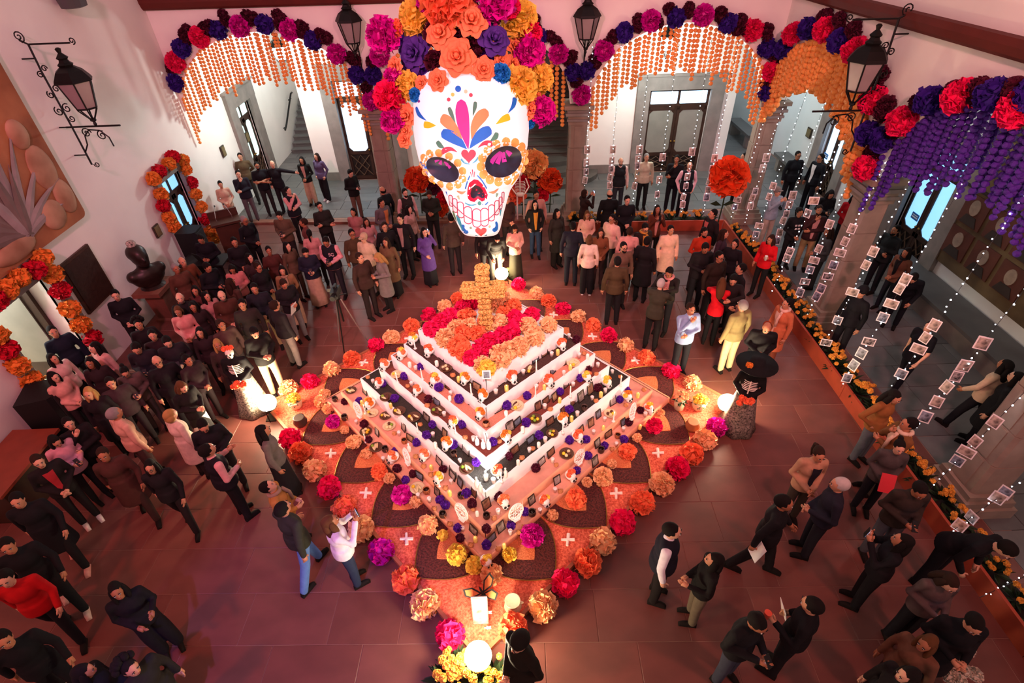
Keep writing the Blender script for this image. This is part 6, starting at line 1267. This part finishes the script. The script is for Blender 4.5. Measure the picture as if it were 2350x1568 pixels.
# light strings with photographs
WIRE = mat('dark_wire', '#2a2a2c', .6, 0); WCARD = mat('card_white_border', '#f4f0ee', .6, .04)
cards = [(MB().box((0, 0, -.1), (w, .006, h)).mesh('card', [WCARD]), MB().box((0, -.005, -.1), (w - .03, .004, h - .035)).mesh('photo', [PHOTO[0]])) for w, h in ((.15, .19), (.19, .15))]
CPH = [mat('card_photo_%d' % i, a, .45, 0, sc, h2=b, detail=2) for i, (a, b, sc) in enumerate((('#d8d4cc', '#2a2828', 14), ('#b4b0ac', '#1c1a1c', 18), ('#cdbfae', '#3c3430', 12), ('#9aa4b4', '#2a2c30', 15), ('#e0c8b0', '#5a3a2c', 13)))]
def string(top, bot, label, pts, ncol=.12):
    L = (bot - top).length; t = thing('light_string', T(bot), label, 'light string', 'hanging light strings'); d = top - bot
    sag = Vector((0, 0, -.06)); P = [d * q + sag * math.sin(PI * q) for q in [i / 10 for i in range(11)]]
    MB().tube(P, .004, 4).build('wire', WIRE, t)
    mb = MB(); n = int(L / ncol); rr = random.Random(n)
    for i in range(1, n):
        q = i / n; c = d * q + sag * math.sin(PI * q) + Vector((rr.uniform(-.02, .02), rr.uniform(-.02, .02), rr.uniform(-.03, .03))); r = .0100 * rr.uniform(.7, 1.3); mb.ell(c, r, 6, 4)
    tag(mb.build('bulbs', BULB, t), kind='stuff')
    for i, (px, py) in enumerate(pts):
        rd = ray(px, py).normalized(); o = Vector((0, 0, HC)); w0 = o - bot; dn = d.normalized(); b = rd.dot(dn); D = 1 - b * b
        s = (w0.dot(dn) - b * w0.dot(rd)) / max(1e-6, D); s = max(.05, min(L - .1, s)); c = bot + dn * s + Vector((0, 0, .08))
        k = 1 if rr.random() < .25 else 0; yaw = math.atan2(c.x, -c.y + 1e-6); q = thing('photo_card', T(c) @ RZ(math.atan2(-c.x, c.y) + rr.uniform(-.5, .5)) @ RX(rr.uniform(-.25, .1)) @ SC(rr.uniform(.9, 1.15)), '%s photo card down the %s' % (ordn(i), label.split(',')[0]), 'photo', 'photo cards on light strings')
        obj('card', cards[k][0], q); setmat(obj('photo', cards[k][1], q), rr.choice(CPH))
SV = [(1352, 262, [(1347, 340), (1345, 370), (1344, 392), (1343, 411)]), (1418, 205, [(1405, 340), (1402, 366), (1401, 386), (1399, 405), (1398, 423)]), (1487, 170, [(1466, 340), (1463, 363), (1461, 379), (1456, 425)]), (1550, 155, [(1525, 358), (1519, 410), (1515, 445)]), (1622, 155, [(1590, 345), (1580, 403), (1575, 425), (1570, 450), (1566, 467)]), (1677, 180, [(1640, 360), (1635, 385), (1632, 403), (1629, 415), (1624, 433), (1622, 450)])]
for i, (px, py, pts) in enumerate(SV):
    c = at_f(px, py, FB, -.42); top = FB @ Vector((c.x, -.42, 4.9)); bot = FB @ Vector((c.x, -.45, .32))
    string(top, bot, '%s light string from left under double door arch, hung with photos' % ordn(i), pts)
SR = [((1744, 305), (1676, 505), [(1710, 420), (1703, 445), (1697, 457), (1692, 475)]), ((1777, 305), (1706, 520), [(1762, 359), (1753, 384), (1737, 438), (1730, 452), (1725, 471)]), ((1818, 305), (1727, 560), [(1779, 426), (1770, 451), (1744, 516), (1737, 537)]), ((1869, 305), (1779, 562), [(1821, 445), (1812, 467), (1804, 489), (1798, 504), (1789, 531), (1783, 549)]), ((1900, 387), (1768, 676), [(1868, 457), (1854, 488), (1816, 576), (1808, 591)]), ((1915, 490), (1828, 690), [(1908, 513), (1883, 570), (1871, 595), (1861, 618), (1848, 644), (1836, 668)]), ((2005, 429), (1850, 730), [(1961, 524), (1945, 554), (1933, 578), (1918, 608), (1904, 633), (1892, 661), (1881, 679)]), ((2112, 373), (1888, 800), [(2012, 577), (1993, 608), (1963, 669), (1927, 735), (1900, 785)]), ((2217, 409), (1930, 890), [(2088, 641), (2073, 664), (2056, 697), (2036, 730), (2004, 785), (1987, 811), (1971, 839), (1949, 867)]), ((2340, 462), (1995, 965), [(2151, 745), (2130, 775), (2112, 798), (2073, 858)]), ((2317, 708), (2085, 1003), [(2258, 783), (2215, 835), (2198, 862), (2178, 886), (2153, 919), (2128, 953)]), ((2350, 900), (2135, 1122), [(2286, 965), (2245, 1014), (2222, 1034), (2200, 1057)]), ((2350, 1098), (2150, 1245), [(2313, 1131), (2297, 1144), (2237, 1191), (2212, 1209)]), ((2350, 1323), (2248, 1372), [])]
for i, (a, b, pts) in enumerate(SR):
    bot = at_z(b[0], b[1], .34); tp = at_x(a[0], a[1], 6.78 if bot.x < 6.6 else bot.x + .2)
    if tp.y > 14.4: tp = at_y(a[0], a[1], 14.4)
    d = tp - bot; k = (5.0 - bot.z) / max(.2, d.z); tp = bot + d * min(k, 6)
    string(tp, bot, '%s light string along the right planter counted from the corner, with photos' % ordn(i), pts)
# ---------------------------------------------------------------- bust, lectern, tripod, speakers
BRZ = mat('dark_bronze_bust', '#2e211c', .4, .25, 6, metal=.3)
c = at_f(352, 655, FL, -.42); zt = max(.7, c.z); pq = thing('stone_pedestal', FL @ T((c.x, -.42, 0)), 'brown pedestal against the left wall carrying a bust', 'pedestal')
MB().box((0, 0, zt - .05), (.8, .62, .1)).build('top_slab', mat('pedestal_brown', '#7c4c3a', .7, .2), pq); MB().lathe([(.3, 0), (.3, .06), (.24, .1), (.3, zt - .1)], 4, M=RZ(PI / 4) @ SC(1.25, 1.0, 1)).build('shaft', MATS['pedestal_brown'], pq)
bu = thing('bronze_bust', FL @ T((c.x, -.42, zt)) @ RZ(-.65) @ SC(1.08), 'dark bronze bust of a person on pedestal by left wall', 'bust')
mb = MB(); mb.ell((0, 0, .25), (.34, .2, .25), 16, 10); mb.ell((0, -.02, .08), (.2, .16, .12), 14, 8); limb(mb, [Vector((-.27, 0, .33)), Vector((.27, 0, .33))], [.13, .13]); limb(mb, [Vector((0, 0, .4)), Vector((0, -.02, .58))], [.13, .12]); mb.ell((0, -.04, .72), (.165, .2, .22), 14, 10); mb.ell((0, -.13, .6), (.12, .12, .1), 12, 8); mb.ell((0, -.25, .69), (.03, .035, .05), 8, 6); mb.ell((0, .02, .79), (.19, .21, .18), 14, 10)
v, f, me = remesh(mb, .025, 3); bpy.data.meshes.remove(me); MB().add(v, f).build('bust_body', BRZ, bu, True)
MB().lathe([(.25, 0), (.2, .03), (.14, .06)], 16).build('plinth', BRZ, bu)
tag(MB().lathe([(.075, 0), (.09, .03), (.09, .09), (.06, .13), (.01, .14)], 12).build('knitted_cap', mat('speckled_cap', '#cfc4b4', .8, 0, 28, h2='#241c18'), M=bu.matrix_world @ T((0, .03, .93))), 'small speckled ornament on top of the bronze bust', 'ornament')
po = at_z(508, 505, 1.05); t = thing('lectern', T((po.x + .15, po.y - .1, 0)) @ RZ(.5), 'dark wooden lectern with two gooseneck microphones', 'lectern')
LW = mat('lectern_wood', '#4a2a1c', .5, .3, 4)
MB().box((0, 0, .5), (.6, .4, 1.0)).build('body', LW, t); MB().box((0, 0, .04), (.7, .5, .08)).build('foot', LW, t); MB().box((0, 0, 1.08), (.75, .55, .06), M=RX(.0)).build('desk', LW, t); MB().box((0, .2, 1.2), (.75, .05, .22)).build('lip', LW, t)
for s in (-1, 1): MB().tube([(s * .2, -.1, 1.1), (s * .2, -.12, 1.25), (s * .16, .0, 1.4), (s * .12, .12, 1.46)], .01, 6).build('gooseneck', mat('chrome', '#b8b4b0', .25, .05, metal=.8), t); MB().ell((s * .115, .15, 1.47), (.022, .04, .022), 8, 6).build('microphone', BLACK, t)
t = thing('camera_tripod', T((-3.58, 9.3, 0)), 'video camera on a chrome tripod at the back left of altar', 'tripod')
for k in range(3):
    a = 2 * PI * k / 3 + .4; MB().tube([(.06 * math.cos(a), .06 * math.sin(a), 1.3), (.22 * math.cos(a), .22 * math.sin(a), .65), (.4 * math.cos(a), .4 * math.sin(a), .01)], [.016, .014, .012], 6).build('leg', MATS['chrome'] if k < 2 else IRON, t)
MB().tube([(0, 0, .75), (0, 0, 1.42)], .02, 8).build('centre_post', IRON, t); MB().ell((0, 0, 1.36), .07, 10, 7).build('head', IRON, t); MB().tube([(0, 0, 1.4), (.1, .3, 1.25)], .012, 6).build('pan_handle', IRON, t)
cm = MB().box((0, 0, 1.5), (.14, .3, .15)).build('camera_body', BLACK, t); MB().tube([(0, -.15, 1.5), (0, -.27, 1.5)], .055, 12).build('camera_lens', IRON, cm); MB().box((0, .05, 1.61), (.05, .14, .05)).build('camera_grip', BLACK, cm); MB().box((-.12, .02, 1.53), (.09, .02, .07)).build('viewfinder', MATS['plaque_rim'], cm)
def speaker(M, w, d, h, label):
    t = thing('loudspeaker', M, label, 'speaker'); MB().prism([(-w / 2, d / 2), (-w / 2, -d / 2 + .06), (-w / 2 + .06, -d / 2), (w / 2 - .06, -d / 2), (w / 2, -d / 2 + .06), (w / 2, d / 2)], 0, h).build('cabinet', BLACK, t)
    MB().box((0, -d / 2 - .01, h / 2), (w - .14, .02, h - .1)).build('grille', mat('speaker_grille', '#1c1a1b', .8, .3, 60), t); return t
cs = at_f(400, 575, FL, -.5); speaker(FL @ T((12.75, -.55, 0)), .5, .5, 1.35, 'black loudspeaker beside the blue lit left door')
speaker(FL @ T((6.9, -.5, 0)) @ RZ(.3), .6, .55, 1.25, 'black loudspeaker at left edge under the open doorway')
c = at_z(478, 592, .95); t = thing('mixer_table', T((c.x - .1, c.y, 0)), 'small dark table carrying a glowing laptop', 'table'); MB().box((0, 0, .88), (1.1, .6, .04)).build('table_top', BLACK, t)
for x in (-.5, .5):
    for y in (-.25, .25): MB().tube([(x, y, 0), (x, y, .87)], .018, 6).build('leg', IRON, t)
t = thing('laptop', T((c.x - .05, c.y, .905)) @ RZ(2.6), 'open laptop with bright blue and pink screen in left crowd', 'laptop'); MB().box((0, 0, .01), (.36, .26, .02)).build('keyboard', BLACK, t); s = MB().box((0, 0, .12), (.36, .014, .24)).build('lid', BLACK, t, M=T((0, .13, .02)) @ RX(-.35))
MB().box((0, -.009, .12), (.33, .004, .21)).build('screen', mat('laptop_screen', '#7fb0ff', .4, 0, 4, emit=2.5, eh='#6fa0ff'), s); MB().box((-.08, -.012, .08), (.06, .003, .1)).build('screen_window', mat('laptop_pink', '#ff5a9a', .4, 0, emit=2.5), s)
t = thing('wooden_desk', T((-8.25, 5.75, 0)), 'reddish wooden desk at left edge', 'desk'); MB().box((0, 0, .76), (.8, 1.4, .05)).build('desk_top', mat('red_desk_wood', '#8a3c28', .5, .25, 3), t); MB().box((-.02, 0, .37), (.7, 1.25, .73)).build('body', WOOD, t)
# ---------------------------------------------------------------- big paper flowers, skeleton, pots
def big_flower(px, py, y, r, m, label, base=None):
    c = at_y(px, py, y); t = thing('giant_paper_flower', T((c.x, c.y, 0)), label, 'paper flower', 'giant paper flowers'); flower(random.choice(CARN), m, (0, 0, c.z), r, t, name='bloom', nrm=(0, -1, .5)); MB().tube([(0, .05, 0), (.03, .05, c.z * .5), (0, .03, c.z)], .02, 6).build('stem', LEAF, t)
    for s in (-1, 1): MB().add([(0, .05, c.z * .5), (s * .2, 0, c.z * .6), (s * .36, 0, c.z * .55), (s * .18, .05, c.z * .5)], [(0, 1, 2, 3)]).build('leaf', LEAF, t)
    return t
RO = paper('burnt_orange_paper', '#d8481c'); PALE = paper('pale_orange_paper', '#e8a05c')
for a in ((957, 412, 16.0, .40, RO, 'giant burnt orange paper flower left of skull jaw'), (1224, 378, 15.9, .46, PALE, 'giant pale orange paper flower right of skull eye'), (1262, 415, 15.7, .38, RO, 'giant burnt orange paper flower beside staircase column'), (1198, 422, 15.6, .27, RED, 'giant red paper flower right of skull nose'), (1245, 448, 15.5, .22, RED, 'small red paper flower below the burnt orange one'), (995, 432, 15.9, .22, MAR, 'dark maroon paper flower left of skull jaw'), (1020, 455, 15.8, .26, RED, 'red paper flower hidden beside skull teeth'), (1185, 448, 15.5, .3, ORG, 'orange paper flower right of skull teeth'), (1228, 400, 15.8, .24, MAR, 'maroon paper flower between orange blooms'), (1012, 480, 15.6, .24, RO, 'burnt orange paper flower low beside skull jaw')): big_flower(*a)
big_flower(1673, 405, 13.9, .54, paper('vivid_orange_paper', '#f0501c'), 'giant vivid orange paper flower on a stem before corner column')
BONE = mat('bone_white', '#e8dccb', .6, .1)
def ribs(mb, z0, n, w, mi=0, M=None, sp=.045):
    for i in range(n):
        z = z0 - i * sp; ww = w * (.75 + .25 * math.sin(PI * (i + 1) / (n + 1)))
        mb.tube([(ww * math.sin(a), -.115 * math.cos(a) - .02, z - .02 * abs(math.sin(a))) for a in [-1.35 + 2.7 * k / 12 for k in range(13)]], .009, 5, mi, M)
c = at_y(1195, 495, 15.2); t = thing('skeleton_figure', T((c.x, c.y, 0)), 'small skeleton figure with bare ribs behind the crowd', 'skeleton')
mb = MB(); ribs(mb, 1.32, 8, .16); mb.build('rib_cage', BONE, t); MB().tube([(0, .02, .85), (0, .04, 1.1), (0, .02, 1.45)], .025, 6).build('spine', BONE, t); MB().ell((0, -.02, 1.55), (.08, .1, .11), 12, 8).build('skull', BONE, t)
for s in (-1, 1): MB().tube([(s * .17, 0, 1.36), (s * .26, 0, 1.1), (s * .12, -.22, .98)], .02, 6).build('arm', BONE, t); MB().tube([(s * .09, 0, .88), (s * .1, -.05, .45), (s * .1, 0, .03)], .024, 6).build('leg', BONE, t)
MB().ell((0, 0, .87), (.13, .08, .07), 10, 6).build('pelvis', BONE, t)
LACE = mat('dark_lace_dress', '#2a2622', .8, 0, 30, h2='#8f857a'); BLK = cloth('#131113')
def catrina(px, py, yaw, label, hat):
    p = at_z(px, py, 1.42); t = thing('catrina_figure', T((p.x, p.y, 0)) @ RZ(yaw) @ SC(.9), label, 'figure', 'catrina skeleton figures')
    n = 28; pr = [(.14, 1.0), (.2, .9), (.24, .6), (.3, .25), (.36, .03), (.3, .02)]; MB().add([(r * (1 + (.06 * math.sin(7 * 2 * PI * j / n) if z < .85 else 0)) * math.cos(2 * PI * j / n), r * (1 + (.06 * math.sin(7 * 2 * PI * j / n) if z < .85 else 0)) * math.sin(2 * PI * j / n), z) for r, z in pr for j in range(n)], [(i * n + (j + 1) % n, i * n + j, (i + 1) * n + j, (i + 1) * n + (j + 1) % n) for i in range(len(pr) - 1) for j in range(n)]).build('skirt', LACE, t, True)
    setmat(obj('bodice', tmpl('top', 'clasp'), t), BLK); mb = MB(); ribs(mb, 1.36, 6, .15, sp=.04); mb.tube([(0, -.16, 1.4), (0, -.165, 1.1)], .012, 5); mb.build('painted_ribs', BONE, t)
    MB().tube([(0, 0, 1.42), (0, -.01, 1.52)], .04, 8).build('neck', BONE, t); h = MB(); h.ell((0, -.01, 1.62), (.08, .1, .11), 14, 9); h.ell((0, -.05, 1.55), (.055, .06, .06), 12, 7); hd = h.build('skull_head', BONE, t, True)
    for s in (-1, 1): MB().ell((s * .033, -.098, 1.61), (.02, .014, .022), 10, 6).build('eye_socket', BLACK, hd)
    MB().prism([(0, .02), (-.012, -.01), (.012, -.01)], .1, .118, M=T((0, 0, 1.575)) @ XZ).build('nose_hole', BLACK, hd); MB().box((0, -.108, 1.532), (.06, .006, .018)).build('teeth', BLACK, hd)
    if hat: MB().lathe([(.36, 1.70), (.37, 1.715), (.14, 1.73), (.13, 1.83), (.01, 1.85)], 24).build('hat', BLK, t, True); flower(SMALL[0], DOR, (-.12, -.14, 1.74), .07, t, name='hat_flower')
    else:
        for x in (-.06, 0, .06): flower(SMALL[0], ORG, (x, -.02, 1.73), .06, t, name='hair_flower')
    for s in (-1, 1):
        q = MB(); hand(q, Vector((s * .25, .04, 1.12)), Vector((s * .04, -.2, 1.0)), s, 0); q.build('bony_hand', BONE, t)
    for i in range(6): flower(SMALL[i % 2], ORG, (random.uniform(-.12, .12), -.3 + random.uniform(-.05, .03), 1.0 + random.uniform(-.06, .07)), .065, t, name='bouquet_flower')
    return t
catrina(528, 812, .2, 'catrina skeleton figure in black lace with orange bouquet, left of altar', False); catrina(1733, 848, -.5, 'catrina skeleton figure in wide black hat, right of altar', True)
CREAM = mat('cream_ceramic', '#d8c6a4', .5, .15, 18, bump=.2)
def pot(px, py, label, prof, m, fl=None, n=14, z=.07):
    p = at_z(px, py, z); t = thing('flower_pot' if fl else 'clay_pot', T(p), label, 'pot'); MB().lathe(prof, 18).build('pot', m, t, True); top = prof[-2][1]
    MB().lathe([(prof[-1][0], top - .04), (.002, top - .035)], 14).build('filling', COFFEE if not fl else LEAF, t)
    if fl:
        obj('foliage', FOL[0], t, T((0, 0, top - .06)) @ SC(.75))
        for i in range(n): a = i * 2.4; r = .02 + .1 * math.sqrt(i / n); flower(random.choice(SMALL), fl, (r * math.cos(a), r * math.sin(a), top + .12 - r * .5), .045, t, name='bloom')
    return t
PR = [(.07, 0), (.1, .02), (.13, .1), (.13, .17), (.135, .18), (.12, .178)]; VA = [(.07, 0), (.09, .02), (.10, .15), (.085, .25), (.09, .26), (.075, .258)]; CP = [(.06, 0), (.11, .03), (.13, .1), (.1, .19), (.105, .2), (.085, .198)]
pot(681, 935, 'cream pot of yellow marigolds beside left flood lamp', PR, CREAM, YEL); pot(692, 975, 'dark round clay pot near left carpet corner', CP, DCLAY); pot(1557, 938, 'cream vase with small peach flowers near right corner', VA, CREAM, PEA, 9); pot(1602, 938, 'cream pot of yellow marigolds near right flood lamp', PR, CREAM, YEL); pot(1587, 985, 'brown clay pot near right carpet corner', CP, CLAY)
p = at_z(1177, 1392, .07); t = thing('large_cup', T(p), 'cream cup of dark drink near front carpet corner', 'cup'); MB().lathe([(.1, 0), (.12, .012), (.06, .014), (.075, .05), (.105, .16), (.108, .17), (.098, .165)], 18).build('cup', CREAM, t, True); MB().lathe([(.098, .14), (.002, .143)], 14).build('drink', COFFEE, t); MB().tube([(.09 + .05 * math.sin(PI * i / 6), 0, .06 + .08 * i / 6) for i in range(7)], .011, 6).build('handle', CREAM, t)
p = at_z(1104, 1432, .09); t = thing('framed_photo', T(p) @ RX(-.3) @ SC(1.25, 1.2, 1.5), 'large framed portrait photo leaning at front carpet corner', 'photo'); f = obj('frame', MB().box((0, 0, .16), (.17, .014, .32)).mesh('frame', [MATS['chrome']]), t); MB().box((0, -.009, .16), (.15, .004, .3)).build('photo', PHOTO[0], f)
p = at_z(1108, 1362, .35); t = thing('paper_butterfly', T(p) @ RX(.6) @ RZ(.5) @ SC(1.5), 'orange and black monarch butterfly above the front photo', 'butterfly'); OW = mat('monarch_orange', '#d8783c', .6, .15, 14)
for s in (-1, 1):
    for poly in ([(0, 0), (.06, .09), (.14, .12), (.15, .06), (.1, .01)], [(0, 0), (.09, -.01), (.12, -.07), (.07, -.11), (.02, -.06)]):
        q = [(s * x, y) for x, y in poly]; w = MB().prism(q[::s], 0, .006).build('wing', BLACK, t); cxx = sum(a[0] for a in q) / 5; cyy = sum(a[1] for a in q) / 5
        MB().prism([(cxx + (x - cxx) * .72, cyy + (y - cyy) * .72) for x, y in q][::s], .006, .009).build('wing_patch', OW, w)
MB().ell((0, 0, .01), (.012, .07, .012), 8, 6).build('thorax', BLACK, t)
for i, (px, py) in enumerate(((1120, 1440), (1122, 1405))):
    st = MB().prism([((.05 if k % 2 else .022) * math.cos(PI * k / 5), (.05 if k % 2 else .022) * math.sin(PI * k / 5)) for k in range(10)], 0, .012, M=XZ).build('white_star', SUGAR, M=T(at_z(px, py, .2))); tag(st, ['lower', 'upper'][i] + ' white star ornament beside front photo', 'ornament')
for i, (px, py) in enumerate(((1050, 1535), (1085, 1560), (1140, 1555), (1020, 1560))): plant(at_z(px, py, 0), '%s marigold clump from left around front flood lamp' % ordn((1, 2, 3, 0)[i]), MGLD, 14, 1.15, 'marigold clumps at the front lamp')
for i, (px, py) in enumerate(((1108, 648), (1170, 640))): plant(at_z(px, py, .05), ['left', 'right'][i] + ' yellow flower clump beside the lamp behind cross', YEL, 14, 1.1, 'yellow clumps behind the cross')
